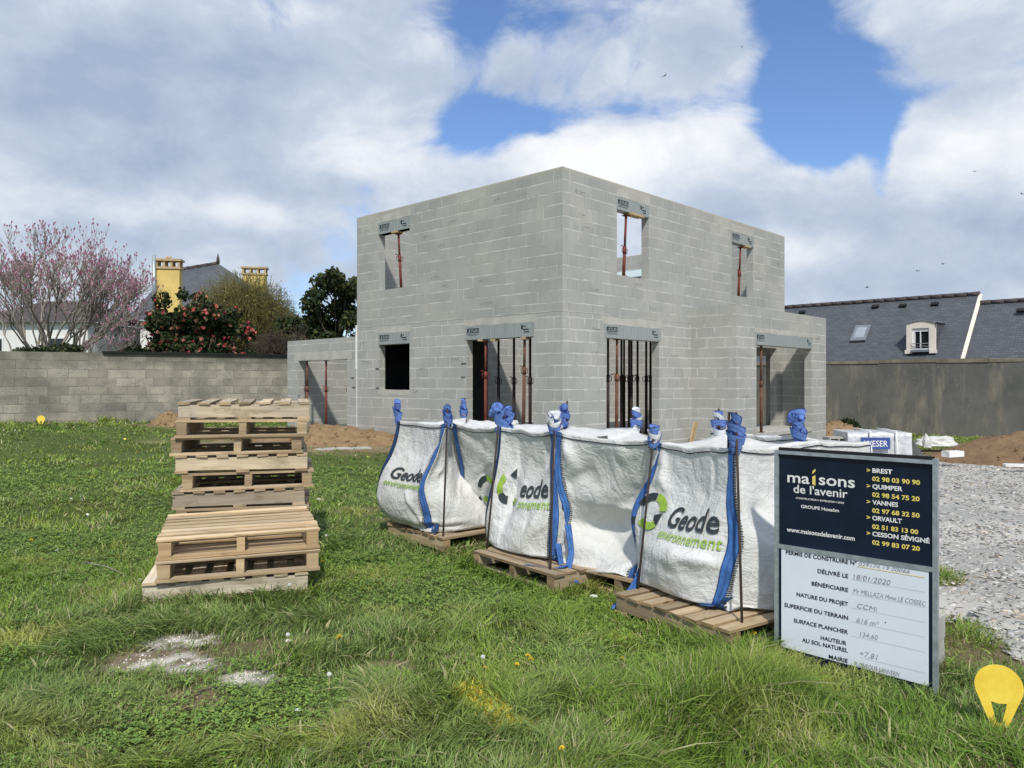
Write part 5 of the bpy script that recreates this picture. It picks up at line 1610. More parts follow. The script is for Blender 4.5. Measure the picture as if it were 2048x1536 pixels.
# bag behind the sign
bagE = Bag([(1.86, 6.80), (2.27, 6.02), (3.0, 6.5), (2.55, 7.3)], [(1.79, 6.92), (2.275, 6.06), (3.02, 6.5), (2.5, 7.3)], .1, [1.18, 1.18, 1.1, 1.1],
           "white bag standing behind the sign board", 16, 3, slack_h=1.03, belly=.8)
bagE.rim_cord((0, 1)); bagE.logo(0, .40, .885, .085); bagE.words(0, .50, .80, .86, .10, 'Geode', None)
bagE.knot(2.25, 6.05, 1.16, .19, 'strappale', 12, wide=.04, loop=(-.05, .02, .055), n=3.6)
rod(-.655, 7.25, -.62, 7.42, 1.37, "rod at the near corner of the leftmost bag")
rod(-.235, 6.72, -.11, 6.95, 1.36, "rod at the left corner of the middle bag")
rod(.29, 5.93, .35, 6.36, 1.31, "rod standing at the right end of the long front board under the middle bag")
rod(.865, 5.40, 1.04, 5.62, 1.275, "rod between the plain white bag and the large lettered bag")
rod(1.385, 4.62, 1.44, 4.95, 1.405, "rod at the near corner of the large lettered bag")
rod(1.66, 6.20, 1.66, 6.18, 1.385, "rod tip behind the large lettered bag, with a blue and white twist")
rod(2.27, 6.05, 2.25, 6.08, 1.37, "rod tip at the bag behind the sign")
rod(.50, 7.25, .52, 7.25, 1.42, "rod tip behind the middle bag with a thin blue twist")
rod(1.405, 5.0, 1.40, 4.97, 1.405, "second rod tip in the thick blue twist beside the sign", 1.2)

# ------------------------------------------------------------------ the sign: x along the board, y into it, z up
SA = rad(-44.1)
sign = empty("site_sign", (1.589, 4.60, 0), SA)
tag(sign, "two-part building site sign, navy board over a white permit board in a steel frame", "sign")
def spart(name, mat, *boxes):
    mb = MB()
    for lo, hi in boxes: mb.box(lo, hi)
    return mb.build(name, M[mat], sign)
spart("upper_board", 'navy', ((.006, .004, .632), (.842, .020, 1.205)))
lower = spart("lower_board", 'navy', ((.004, -.002, -.09), (.842, .016, .618)))
mb = MB(); mb.face([(.023, -.0045, .026), (.824, -.0045, .010), (.824, -.0045, .616), (.023, -.0045, .616)]); mb.build("white_panel", M['boardwhite'], lower)
spart("frame_post", 'galv', ((-.020, -.007, -.14), (.006, .022, 1.192)))
spart("frame_post", 'galv', ((.842, -.007, -.14), (.866, .022, 1.20)))
spart("frame_rail", 'galv', ((.006, -.012, 1.172), (.842, .003, 1.192)))
spart("frame_rail", 'galv', ((-.018, -.0085, .610), (.864, .003, .634)))
spart("edge_foam", 'blackstrip', ((.002, .0035, 1.193), (.846, .022, 1.210)))

def stext(body, x0, x1, z, cap, mat, bold=.012, shear=0.0, name="lettering", y=None, par=None):
    bm = fit(text_bm(body, 1.0, bold + (.007 if bold > 0 else 0), shear), x0, x1, z, cap, .73)
    yy = y if y is not None else (.0028)
    for v in bm.verts: v.co = Vector((v.co.x, yy, v.co.y))
    me = bpy.data.meshes.new(name); bm.to_mesh(me); bm.free()
    me.materials.append(M[mat])
    o = bpy.data.objects.new(name, me); COL.objects.link(o); o.parent = par or sign
    return o
def spoly(polys, mat, name, y=.0028, par=None):
    mb = MB()
    for p in polys: mb.face([(a, y, b) for a, b in p])
    return mb.build(name, M[mat], par or sign)
stext("ma", .057, .190, 1.008, .066, 'txtwhite', .006)
stext("sons", .244, .446, 1.010, .066, 'txtwhite', .006)
spoly([[(.206, 1.008), (.224, 1.002), (.224, 1.062), (.206, 1.052)]], 'txtyellow', "letter_i_stem"); spoly([[(.206, 1.068), (.224, 1.084), (.224, 1.100), (.206, 1.082)]], 'txtyellow', "letter_i_dot")
stext("de l'avenir", .094, .406, .949, .050, 'txtwhite', .004)
stext("CONSTRUCTION / EXTENSION / BOIS", .108, .386, .914, .0105, 'txtwhite', .01)
stext("GROUPE Hexaôm", .139, .358, .864, .019, 'txtwhite', .012)
stext("www.maisonsdelavenir.com", .053, .445, .715, .027, 'txtwhite', .014)
rows = [("BREST", 1.103, .642, "02 98 03 90 90", 1.058, .780), ("QUIMPER", 1.016, .694, "02 98 54 75 20", .971, .778), ("VANNES", .929, .671, "02 97 68 32 50", .884, .778),
        ("ORVAULT", .843, .691, "02 51 83 13 00", .796, .771), ("CESSON SÉVIGNÉ", .756, .826, "02 99 83 07 20", .709, .779)]
for a, za, xa, b, zb, xb in rows:
    stext(">", .509, .528, za, .024, 'txtyellow', .02)
    stext(a, .539, xa, za, .0245, 'txtwhite', .022)
    stext(b, .538, xb, zb, .0245, 'txtyellow', .022)
LY = -.0068
def low(body, x0, x1, z, cap=.0235, mat='txtblack', bold=.010, shear=0.0):
    return stext(body, x0, x1, z, cap, mat, bold, shear, "lettering" if mat == 'txtblack' else "handwriting", LY, lower)
low("PERMIS DE CONSTRUIRE N°", .052, .460, .582); low("DÉLIVRÉ LE", .241, .413, .503); low("BÉNÉFICIAIRE", .207, .413, .425)
low("NATURE DU PROJET", .117, .412, .346); low("SUPERFICIE DU TERRAIN", .043, .412, .269); low("SURFACE PLANCHER", .100, .412, .189)
low("HAUTEUR", .259, .404, .124); low("AU SOL NATUREL", .150, .411, .086); low("MAIRIE", .305, .411, .027)
hw = dict(mat='pencil', bold=-.008, shear=.22)
low("029174 19 00066", .471, .733, .584, .022, **hw); low("18/01/2020", .441, .637, .504, .030, **hw); low("Mr MELLAZA Mme LE COSSEC", .441, .812, .426, .027, **hw)
low("CCMi", .462, .570, .347, .027, **hw); low("616 m²", .460, .575, .267, .030, **hw); low("134,60", .476, .572, .193, .028, **hw)
low("+7,81", .476, .572, .084, .032, **hw); low("PLONEOUR LANVERN", .446, .683, .022, .027, **hw)
for z, a in ((.498, .432), (.418, .432), (.340, .432), (.262, .432), (.184, .432), (.074, .48)):
    x = a; dots = []
    while x < .805:
        dots.append([(x, z), (x + .003, z), (x + .003, z + .0025), (x, z + .0025)]); x += .0062
    spoly(dots, 'dots', "dotted_line", LY, lower)
spoly([[(.462, .576), (.806, .574), (.806, .577), (.462, .579)]], 'txtyellow', "yellow_line", LY, lower)
spoly([[(.606, .300), (.614, .300), (.611, .293)]], 'txtblack', "ink_spot", LY, lower)
stext("CHANTIER", .40, .56, -.028, .024, 'txtwhite', .014, name="lettering", par=lower)
stext("INTERDIT", .575, .665, -.032, .022, 'txtyellow', .014, name="lettering", par=lower)
stext("AU PUBLIC", .675, .80, -.034, .022, 'txtwhite', .014, name="lettering", par=lower)

# ------------------------------------------------------------------ small things near the sign
def marker(loc, rz, tilt, label, h=.31, w=.192):
    """yellow plastic ground marker: round head, tapering to a point, with a wedge-shaped hole"""
    bm = bmesh.new()
    r_ = w / 2; zc = h - r_
    outer = []
    for i in range(25):
        a = rad(-18 + 216 * i / 24)
        outer.append((r_ * math.cos(a), zc + r_ * math.sin(a)))
    outer += [(-.030, .03), (-.018, .0), (.022, .0), (.030, .03)]
    hole = [(-.031, h * .46), (.0, h * .447), (.031, h * .46), (.012, h * .165), (-.010, h * .165)]
    for yv in (0, 1):
        pass
    def ring(pts, y): return [bm.verts.new((a, y, b)) for a, b in pts]
    t = .006
    of, ob_ = ring(outer, 0), ring(outer, t); hf, hb = ring(hole, 0), ring(hole, t)
    def loop_edges(vs): return [bm.edges.new((vs[i], vs[(i + 1) % len(vs)])) for i in range(len(vs))]
    for o_, h_ in ((of, hf), (ob_, hb)):
        bmesh.ops.triangle_fill(bm, use_beauty=True, use_dissolve=False, edges=loop_edges(o_) + loop_edges(h_))
    for a, b in ((of, ob_), (hf, hb)):
        for i in range(len(a)):
            j = (i + 1) % len(a)
            bm.faces.new((a[i], a[j], b[j], b[i]))
    bmesh.ops.recalc_face_normals(bm, faces=bm.faces)
    me = bpy.data.meshes.new("ground_marker"); bm.to_mesh(me); bm.free()
    me.materials.append(M['yellow'])
    o = bpy.data.objects.new("ground_marker", me); COL.objects.link(o)
    o.location = loc; o.rotation_euler = (tilt, 0, rz)
    tag(o, label, "ground marker")
marker((2.215, 3.50, -.005), rad(-28), rad(-6), "yellow plastic marker with a wedge-shaped hole standing in the grass right of the sign")
marker((-12.36, 20.2, .46), rad(20), rad(-5), "small yellow marker disc at the foot of the left block wall", .26, .19)

def rough_block(name, size, loc, rz, label, cat, group=None, mat='tan', hollow=False):
    mb = MB()
    x, y, z = size
    if hollow:
        t = .03
        mb.box((-x / 2, -y / 2, 0), (x / 2, y / 2, t)); mb.box((-x / 2, -y / 2, z - t), (x / 2, y / 2, z))
        for xx in (-x / 2, -t / 2, x / 2 - t): mb.box((xx, -y / 2 + .001, t), (xx + t, y / 2 - .001, z - t))
        mb.box((-x / 2 + t, y / 2 - .05, t), (x / 2 - t, y / 2 - .03, z - t))
    else:
        mb.box((-x / 2, -y / 2, 0), (x / 2, y / 2, z), jit=.006)
    o = mb.build(name, M[mat], None, loc=loc); o.rotation_euler = (0, 0, rz)
    tag(o, label, cat, group)
    return o
rough_block("concrete_block", (.20, .42, .135), (2.31, 4.40, -.02), SA + rad(4), "lower of two concrete blocks propping the sign from behind", "concrete block", None, 'slab')
rough_block("concrete_block", (.20, .42, .135), (2.305, 4.39, .117), SA + rad(1), "upper of two concrete blocks propping the sign from behind", "concrete block", None, 'slab')
foot(2.31, 4.40, SA, .1, .21); 

# wrapped pallet of copings by the drive
wp = empty("wrapped_goods", (7.50, 16.1, -.2), rad(-6))
tag(wp, "low load of copings wrapped in plastic film with a blue and white label", "wrapped load")
mb = MB()
W2, D2, H2 = .62, .5, .77
nn = 14
def film(u, v):            # film draped over the load
    x = -W2 + 2 * W2 * u
    return x
for i in range(nn):
    for j in range(8):
        def P(a, b):
            x = -W2 + 2 * W2 * a / nn
            s_ = b / 8
            y = -D2 - .05 * (1 - s_) + .03 * (fbm(a * .9, b * .9, 201, 3) - .5)
            z = H2 * s_ + (.06 * (fbm(a * .7, 3.3, 202, 3) - .5) if b == 8 else 0)
            return (x, float(y), float(z))
        mb.face([P(i, j), P(i + 1, j), P(i + 1, j + 1), P(i, j + 1)], None, True)
    for j in range(6):
        def T(a, b):
            x = -W2 + 2 * W2 * a / nn
            y = -D2 + 2 * D2 * b / 6
            z = H2 + .06 * (fbm(a * .7, 3.3 + b * .8, 202, 3) - .5)
            if b == 0: y += .03 * (fbm(a * .9, 8 * .9, 201, 3) - .5)
            return (x, float(y), float(z))
        mb.face([T(i, j), T(i + 1, j), T(i + 1, j + 1), T(i, j + 1)], None, True)
for sx in (-1, 1):
    mb.face([(sx * W2, -D2 - .05, 0), (sx * W2, D2, 0), (sx * W2, D2, H2), (sx * W2, -D2, H2)])
def make_film():
    m, nt, out = new_mat("wrapping_film")
    tc = nd(nt, 'TexCoord').outputs['Object']
    n = NOISE(nt, tc, 5.0, 6, .65, 1.0)
    c = MIX(nt, SS(nt, n, .35, .65), (.42, .43, .44), (.62, .63, .64))
    pbr(nt, out, c, .28, 0, n, .6, .03, .5)
    return m
M['film'] = make_film()
mb.build("plastic_film", M['film'], wp)
mb = MB()
for k in range(10):
    a0_, a1_ = k / 10, (k + 1) / 10
    def S(a, b):
        x = W2 + .55 * b ** 1.2; y = -D2 + .1 - .12 * b + a * .55
        z = H2 * (1 - b) ** 1.3 * (1 - .1 * a) + .02 + .05 * (fbm(a * 5, b * 5, 205, 3) - .5)
        return (float(x), float(y), float(z))
    for q in range(8): mb.face([S(a0_, q / 8), S(a0_, (q + 1) / 8), S(a1_, (q + 1) / 8), S(a1_, q / 8)], None, True)
mb.build("loose_film", M['film'], wp)
lab = MB(); lab.box((-.40, -D2 - .105, .45), (.17, -D2 - .095, .68)); lo = lab.build("blue_label", simple("blue_label_print", (.05, .085, .28), .4, .1, 8), wp)
bm = fit(text_bm("WESER", 1.0, .004), -.34, .12, .50, .125, .73)
for v in bm.verts: v.co = Vector((v.co.x, -D2 - .108, v.co.y))
me = bpy.data.meshes.new("lettering"); bm.to_mesh(me); bm.free(); me.materials.append(M['txtwhite'])
o_ = bpy.data.objects.new("lettering", me); COL.objects.link(o_); o_.parent = lo
for x in (-.20, .30):
    mb = MB(); mb.tube([(x, -D2 - .12, .0), (x + .01, -D2 - .118, .35), (x, -D2 - .06, H2 + .03), (x, 0, H2 + .045), (x, D2, H2 + .03)], .014, 6)
    mb.build("white_band", M['white'], wp)
GC = "grey coping blocks by the wrapped load"
rough_block("hollow_coping", (.40, .3, .64), (6.72, 16.0, -.18), rad(4), "grey recessed coping block left of the wrapped load", "coping block", GC, 'slab', True)
rough_block("hollow_coping", (.40, .3, .66), (8.36, 16.7, -.2), rad(-8), "grey recessed coping block right of the wrapped load, behind loose film", "coping block", GC, 'slab', True)
rough_block("grey_block", (.30, .25, .24), (6.45, 16.2, -.1), rad(14), "small pale block near the annex corner", "concrete block", None, 'slab')
rough_block("grey_block", (.4, .25, .12), (-5.85, 17.3, .1), rad(30), "flat grey slab lying behind the tall pallet stack", "concrete slab", None, 'slab')
rough_block("concrete_path", (2.6, 1.1, .05), (-4.6, 17.4, .05), rad(30), "pale concrete footing slab lying in the grass behind the tall pallet stack", "concrete slab", None, 'slab')
mb = MB(); mb.box((-.09, -.02, -.3), (.09, .02, .62), jit=.01)
o_ = mb.build("board_scrap", M['tan'], None, loc=HM @ Vector((4.7, -.18, .0))); o_.rotation_euler = (rad(10), rad(8), HA)
tag(o_, "offcut of board leaning in the inner corner by the annex", "board")

def crumple(name, loc, size, seed, label, cat, mat):
    bm = bmesh.new(); bmesh.ops.create_icosphere(bm, subdivisions=4, radius=1.0)
    for v in bm.verts:
        n = float(fbm(v.co.x * 2.3 + seed, v.co.y * 2.3 + v.co.z * 1.7, seed, 4)) - .5
        n2 = abs(float(fbm(v.co.x * 4 + v.co.z * 3, v.co.y * 4 - seed, seed + 3, 3)) - .5)
        k = 1 + .9 * n - .5 * n2
        v.co = Vector((v.co.x * size[0] * k, v.co.y * size[1] * k, max(0, v.co.z) * size[2] * k))
    me = bpy.data.meshes.new(name); bm.to_mesh(me); bm.free()
    for p in me.polygons: p.use_smooth = True
    me.materials.append(M[mat])
    o = bpy.data.objects.new(name, me); COL.objects.link(o); o.location = loc
    tag(o, label, cat); return o
crumple("crumpled_bag", (11.7, 21.2, -.14), (.62, .4, .26), 31, "crumpled white sack lying by the dark wall", "sack", 'fabric')
crumple("plastic_scrap", (10.95, 20.3, -.12), (.10, .1, .34), 33, "upright scrap of clear plastic left of the crumpled sack", "scrap", 'fabric')
rough_block("white_offcut", (.42, .2, .12), (9.45, 16.5, .0), rad(18), "white offcut lying on the soil heap's left toe", "offcut", None, 'white')
rough_block("white_offcut", (.5, .12, .05), (9.95, 15.15, -.06), rad(-8), "thin pale plank at the foot of the soil heap", "offcut", None, 'white')

def heap(name, cx, cy, rx, ry, h, mat, label, seed, zoff=0.0):
    n = 110; m = 60
    V = []; Q = []
    for i in range(m + 1):
        for k in range(n):
            t = i / m; a = 2 * math.pi * k / n
            w = 1 + .30 * (float(fbm(math.cos(a) * 2 + seed, math.sin(a) * 2, seed, 3)) - .5)
            x = cx + rx * t * w * math.cos(a); y = cy + ry * t * w * math.sin(a)
            hh = h * (1 - t ** 1.5) ** 1.15
            z = float(ground_z(x, y, False)) + zoff + hh * (.75 + .5 * float(fbm(x * .9, y * .9, seed + 1, 3))) + (.30 - abs(float(fbm(x * 2.4, y * 2.4, seed + 2, 5)) - .5) * 2.4) * (.20 * min(1, h * 2)) * (1 - t * .6) + (float(vnoise(x * 9, y * 9, seed + 5)) - .5) * .05 - .09 * t ** 4
            V.append((x - cx, y - cy, z))
            if i < m:
                k2 = (k + 1) % n
                Q.append((i * n + k, i * n + k2, (i + 1) * n + k2, (i + 1) * n + k))
    o = big_mesh(name, V, Q, None, M[mat], None, True); o.location = (cx, cy, 0)
    g = np.random.default_rng(seed); k = int(60 + 90 * rx)
    a = g.random(k) * 6.283; t = np.sqrt(g.random(k)) * .98
    VV = np.array(V); cl_v, cl_q = [], []
    cc = np.array([(-1, -1, -1), (1, -1, -1), (1, 1, -1), (-1, 1, -1), (-1, -1, 1), (1, -1, 1), (1, 1, 1), (-1, 1, 1)], float)
    fq = np.array([(0, 3, 2, 1), (4, 5, 6, 7), (0, 1, 5, 4), (1, 2, 6, 5), (2, 3, 7, 6), (3, 0, 4, 7)])
    for q in range(k):
        p = VV[int(t[q] * m) * n + int(a[q] / 6.2832 * n) % n]
        s_ = .008 + .030 * g.random() ** 2.5
        cl_v.append(cc * s_ * (.6 + .6 * g.random(3)) * (1 + .5 * (g.random((8, 3)) - .5)) + p + (0, 0, s_ * .3)); cl_q.append(fq + 8 * q)
    c_ = big_mesh("clods", np.concatenate(cl_v), np.concatenate(cl_q), None, M[mat], None, True, o); c_['kind'] = 'stuff'
    tag(o, label, "soil heap")
heap("soil_heap", -4.75, 19.2, 2.6, 1.7, .34, 'soil', "low heap of sandy brown soil in front of the garage opening", 41)
heap("soil_heap", 13.7, 17.8, 4.3, 3.4, 1.0, 'redsoil', "broad reddish brown soil heap at the right edge", 42, -.05)
heap("soil_heap", 10.7, 25.4, 1.35, 1.3, .55, 'soil', "small brown soil heap behind the annex corner", 43)
heap("soil_heap", -9.75, 21.9, .65, .5, .34, 'soil', "little sandy molehill near the left wall", 44)

# ------------------------------------------------------------------ trees and shrubs
def tubes_np(segs, n=4):
    """segs: list of (p0, p1, r0, r1) -> one numpy mesh of tapered prisms"""
    A = np.array([s[0] for s in segs], float); B = np.array([s[1] for s in segs], float)
    r0 = np.array([s[2] for s in segs]); r1 = np.array([s[3] for s in segs])
    t = B - A; t /= np.linalg.norm(t, axis=1, keepdims=True) + 1e-9
    h = np.where(np.abs(t[:, 2:3]) < .9, np.array([[0, 0, 1.0]]), np.array([[1.0, 0, 0]]))
    x = np.cross(t, h); x /= np.linalg.norm(x, axis=1, keepdims=True) + 1e-9
    y = np.cross(t, x)
    V = np.empty((len(segs), 2 * n, 3))
    for k in range(n):
        a = 2 * math.pi * k / n
        d = x * math.cos(a) + y * math.sin(a)
        V[:, k] = A + d * r0[:, None]; V[:, n + k] = B + d * r1[:, None]
    f = np.array([(k, (k + 1) % n, n + (k + 1) % n, n + k) for k in range(n)])
    Q = (np.arange(len(segs)) * 2 * n)[:, None, None] + f[None]
    return V.reshape(-1, 3), Q.reshape(-1, 4)

def grow(base, stems, seed, levels=5, length=1.6, r0=.07, spread=.55, up=.35, ratio=.72, kids=(2, 3), tiplen=.25):
    rg = random.Random(seed)
    segs = []; tips = []
    def rec(p, d, L, r, lv):
        n = 3
        for i in range(n):
            d2 = (d + Vector((rg.gauss(0, .13), rg.gauss(0, .13), rg.gauss(0, .07) + up * .10))).normalized()
            q = p + d2 * (L / n)
            ra, rb = r * (1 - .3 * i / n), r * (1 - .3 * (i + 1) / n)
            segs.append((tuple(p), tuple(q), ra, rb))
            if lv >= 2 and rg.random() < .55:
                sd = (d2 + Vector((rg.gauss(0, .6), rg.gauss(0, .6), rg.gauss(.15, .3)))).normalized()
                tw = q + sd * L * rg.uniform(.25, .5)
                segs.append((tuple(q), tuple(tw), r * .35, r * .15)); tips.append((tw, sd))
            p, d = q, d2
        if lv >= levels:
            tips.append((p, d)); return
        for k in range(rg.choice(kids)):
            ax = Vector((rg.gauss(0, 1), rg.gauss(0, 1), rg.gauss(0, 1))); ax = (ax - d * ax.dot(d)).normalized()
            nd2 = (d + ax * spread * rg.uniform(.6, 1.3) + Vector((0, 0, up))).normalized()
            rec(p, nd2, L * ratio * rg.uniform(.8, 1.15), r * .62, lv + 1)
    for (dx, dy, dz, k) in stems:
        rec(Vector(base), Vector((dx, dy, dz)).normalized(), length * k, r0 * (.7 + .5 * rg.random()), 0)
    return segs, tips

def quads_at(P, s, rg, upb=.0, asp=.6):
    """small leaf-shaped quads with random facing"""
    n = len(P)
    d = rg.normal(size=(n, 3)); d[:, 2] += upb; d /= np.linalg.norm(d, axis=1, keepdims=True)
    h = rg.normal(size=(n, 3)); w = np.cross(d, h); w /= np.linalg.norm(w, axis=1, keepdims=True) + 1e-9
    s = np.asarray(s)[:, None]
    V = np.stack([P - d * s, P + w * s * asp, P + d * s, P - w * s * asp], 1)
    return V.reshape(-1, 3), np.arange(4 * n).reshape(-1, 4)

def tree_root(name, loc, label, cat, group=None):
    t = empty(name, loc); tag(t, label, cat, group); return t

def magnolia():
    b = at(92, 702, 25.2); b.z = 1.6
    t = tree_root("magnolia_tree", b, "wide bare magnolia covered in pink buds above the left wall", "tree")
    rg = random.Random(3)
    stems = []
    for k in range(14):
        a = 2 * math.pi * k / 14 + rg.uniform(-.2, .2); sp_ = rg.uniform(.1, 1.15)
        stems.append((math.cos(a) * sp_ * 1.25 + .18, math.sin(a) * sp_ * .6, 1.0, rg.uniform(1.0, 1.14) - .10 * sp_))
    stems += [(1.9, .1, .8, 1.1), (1.6, -.2, .55, 1.05), (-1.7, .1, .75, 1.0), (2.2, .1, .50, 1.05), (2.0, .2, .65, 1.1), (.25, 0, 1, 1.2), (.5, .1, 1, 1.18), (.9, .2, 1, 1.12), (1.3, 0, 1.0, 1.12), (-.2, .1, 1, 1.12)]
    segs, tips = grow((0, 0, 0), stems, 4, 4, 1.40, .060, .40, .10, .74, (2, 2, 3))
    extra = []
    for p, d in tips:                                   # upright flowering twigs
        for k in range(rg.choice((1, 2, 2))):
            q = p + (d * .5 + Vector((rg.gauss(0, .35), rg.gauss(0, .35), .75))).normalized() * rg.uniform(.15, .42)
            extra.append((tuple(p), tuple(q), .008, .004)); 
            segs.append(extra[-1])
    keep = lambda q: (q[0] < 3.45 - .12 * abs(q[2] - 2) and q[2] > .35 + .25 * max(0, q[0])) or abs(q[0]) < .9
    segs = [s_ for s_ in segs if keep(s_[1]) and s_[1][1] > -2.0]; extra = [s_ for s_ in extra if keep(s_[1]) and s_[1][1] > -2.0]
    V, Q = tubes_np(segs, 4)
    V_r = V
    o = big_mesh("trunk", V_r, Q, None, M['palebark'], None, True, t)
    pts = [e[1] for e in extra if rg.random() < .64]
    P = np.array(pts)
    g = np.random.default_rng(5)
    n = len(P)
    Vs, Cs = [], []
    cols = np.array([(.50, .21, .32), (.56, .31, .40), (.36, .12, .21), (.60, .42, .49)])
    for k in range(3):
        a = k * 2.1 + g.random(n) * .8; w = .024 + .016 * g.random(n); hh = .075 + .045 * g.random(n)
        dx, dy = np.cos(a), np.sin(a); lean = g.normal(0, .02, (n, 2))
        c = P
        q = np.stack([c, c + np.stack([dx * w, dy * w, hh * .45], -1), c + np.stack([dx * .02 + lean[:, 0], dy * .02 + lean[:, 1], hh], -1), c + np.stack([-dx * w * .6, -dy * w * .6, hh * .5], -1)], 1)
        Vs.append(q.reshape(-1, 3)); Cs.append(np.repeat(cols[g.integers(0, 4, n)] * (.75 + .5 * g.random((n, 1))), 4, 0))
    V = np.concatenate(Vs); Q = np.arange(len(V)).reshape(-1, 4)
    big_mesh("blossom", V, Q, None, M['petal'], np.concatenate(Cs), False, t)
magnolia()

def clump_cloud(centers, n, g, shell=.75):
    """points in the outer part of overlapping clumps: (cx,cy,cz,rx,ry,rz)"""
    c = np.array(centers, float)
    wgt = (c[:, 3] * c[:, 4] * c[:, 5]) ** .7; wgt /= wgt.sum()
    i = g.choice(len(c), n, p=wgt)
    d = g.normal(size=(n, 3)); d /= np.linalg.norm(d, axis=1, keepdims=True)
    r = shell + (1 - shell) * g.random(n) - .35 * (g.random(n) < .35) * g.random(n)
    r = r * (1 + .12 * g.normal(size=n))
    return c[i, :3] + d * r[:, None] * c[i, 3:], i

def leafy(name, loc, label, cat, clumps, n, size, cols, seed, trunk=None, group=None, flowers=None, bark='twig', upb=.3, shell=.75):
    t = tree_root(name, loc, label, cat, group)
    g = np.random.default_rng(seed)
    P, ci = clump_cloud(clumps, n, g, shell)
    s = size * (.6 + .8 * g.random(n))
    V, Q = quads_at(P, s, g, upb)
    cc = np.array(cols); k = g.integers(0, len(cc), n)
    tone = (.7 + .6 * g.random((n, 1))) * (.8 + .4 * g.random(len(clumps)))[ci][:, None]
    C = np.repeat(cc[k] * tone, 4, 0)
    big_mesh("foliage" if cat == "shrub" else "crown", V, Q, None, M['leaf'], C, False, t)
    if trunk:
        V, Q = tubes_np(trunk, 5)
        big_mesh("trunk" if cat == "tree" else "stems", V, Q, None, M[bark], None, True, t)
    if flowers:
        fn, fs, fcols = flowers
        P, ci = clump_cloud(clumps, fn * 3, g, .97)
        P = P[P[:, 1] < .35][:fn]
        fn = len(P)
        Vs, Cs = [], []
        fc = np.array(fcols)[g.integers(0, len(fcols), fn)]
        for k in range(7):
            V, Q = quads_at(P + g.normal(0, fs * .28, P.shape) - np.array([0, .05, 0]), fs * (.5 + .4 * g.random(fn)), g, 0, .8)
            Vs.append(V); Cs.append(np.repeat(fc * (.75 + .5 * g.random((fn, 1))), 4, 0))
        V = np.concatenate(Vs)
        big_mesh("blossom", V, np.arange(len(V)).reshape(-1, 4), None, M['petal'], np.concatenate(Cs), False, t)
    return t

def bush_clumps(w, d, h, n, seed, rr=(.35, .6)):
    rg = random.Random(seed); out = []
    for i in range(n):
        a = rg.uniform(0, 2 * math.pi); r = math.sqrt(rg.random()) * .78
        z = rg.uniform(.15, .86)
        k = rg.uniform(*rr) * (1.15 - .35 * z)
        out.append((math.cos(a) * r * w * (1.1 - .45 * z), math.sin(a) * r * d, z * h, k, k, k * .85))
    return out
b = at(377, 700, 26.0); b.z = 1.7
leafy("camellia_bush", b, "dense dark camellia bush with coral red flowers behind the left wall", "shrub", bush_clumps(2.0, 1.2, 2.6, 46, 8, (.30, .58)) + [(-1.9, 0, 1.0, .3, .3, .3), (1.95, 0, 1.6, .3, .3, .35), (1.5, .1, 2.2, .28, .3, .25), (-.9, 0, 2.65, .3, .3, .3), (.3, 0, 2.75, .3, .3, .2), (2.1, 0, .8, .25, .3, .25), (-.2, .0, 2.85, .2, .2, .2)], 16000, .075,
      [(.020, .040, .014), (.035, .060, .020), (.050, .072, .026), (.016, .030, .012), (.085, .085, .035)], 9,
      [((R.uniform(-.4, .4), R.uniform(-.3, .3), -1.2), (R.uniform(-1.2, 1.2), R.uniform(-.7, .7), 1.4), .05, .02) for _ in range(10)],
      flowers=(330, .08, [(.62, .12, .11), (.70, .22, .18), (.62, .17, .18), (.72, .40, .26), (.55, .10, .14), (.66, .30, .24)]))

def evergreen():
    b = at(672, 700, 28.0); b.z = .6
    rg = random.Random(12)
    cl = []
    for i in range(70):
        z = rg.uniform(.7, 4.75)
        wdt = 1.75 * (1.15 - abs(z - 2.4) / 3.6)
        cl.append((rg.gauss(0, .5) * wdt + .25, rg.gauss(0, .6), z, rg.uniform(.32, .58), rg.uniform(.32, .5), rg.uniform(.25, .42)))
    tr = [((0, 0, -1), (.1, 0, 1.8), .14, .10), ((.1, 0, 1.8), (.2, 0, 3.8), .10, .03)]
    for c in cl[:44]: tr.append(((.1 + rg.uniform(-.1, .1), 0, rg.uniform(.6, max(.8, c[2] - .3))), (c[0], c[1], c[2]), .035, .012))
    leafy("evergreen_tree", b, "dark green evergreen tree rising behind the garage", "tree", cl, 19000, .085,
          [(.026, .045, .016), (.040, .060, .020), (.060, .078, .024), (.018, .033, .013), (.085, .090, .028)], 13, tr, upb=.8, shell=.55)
evergreen()

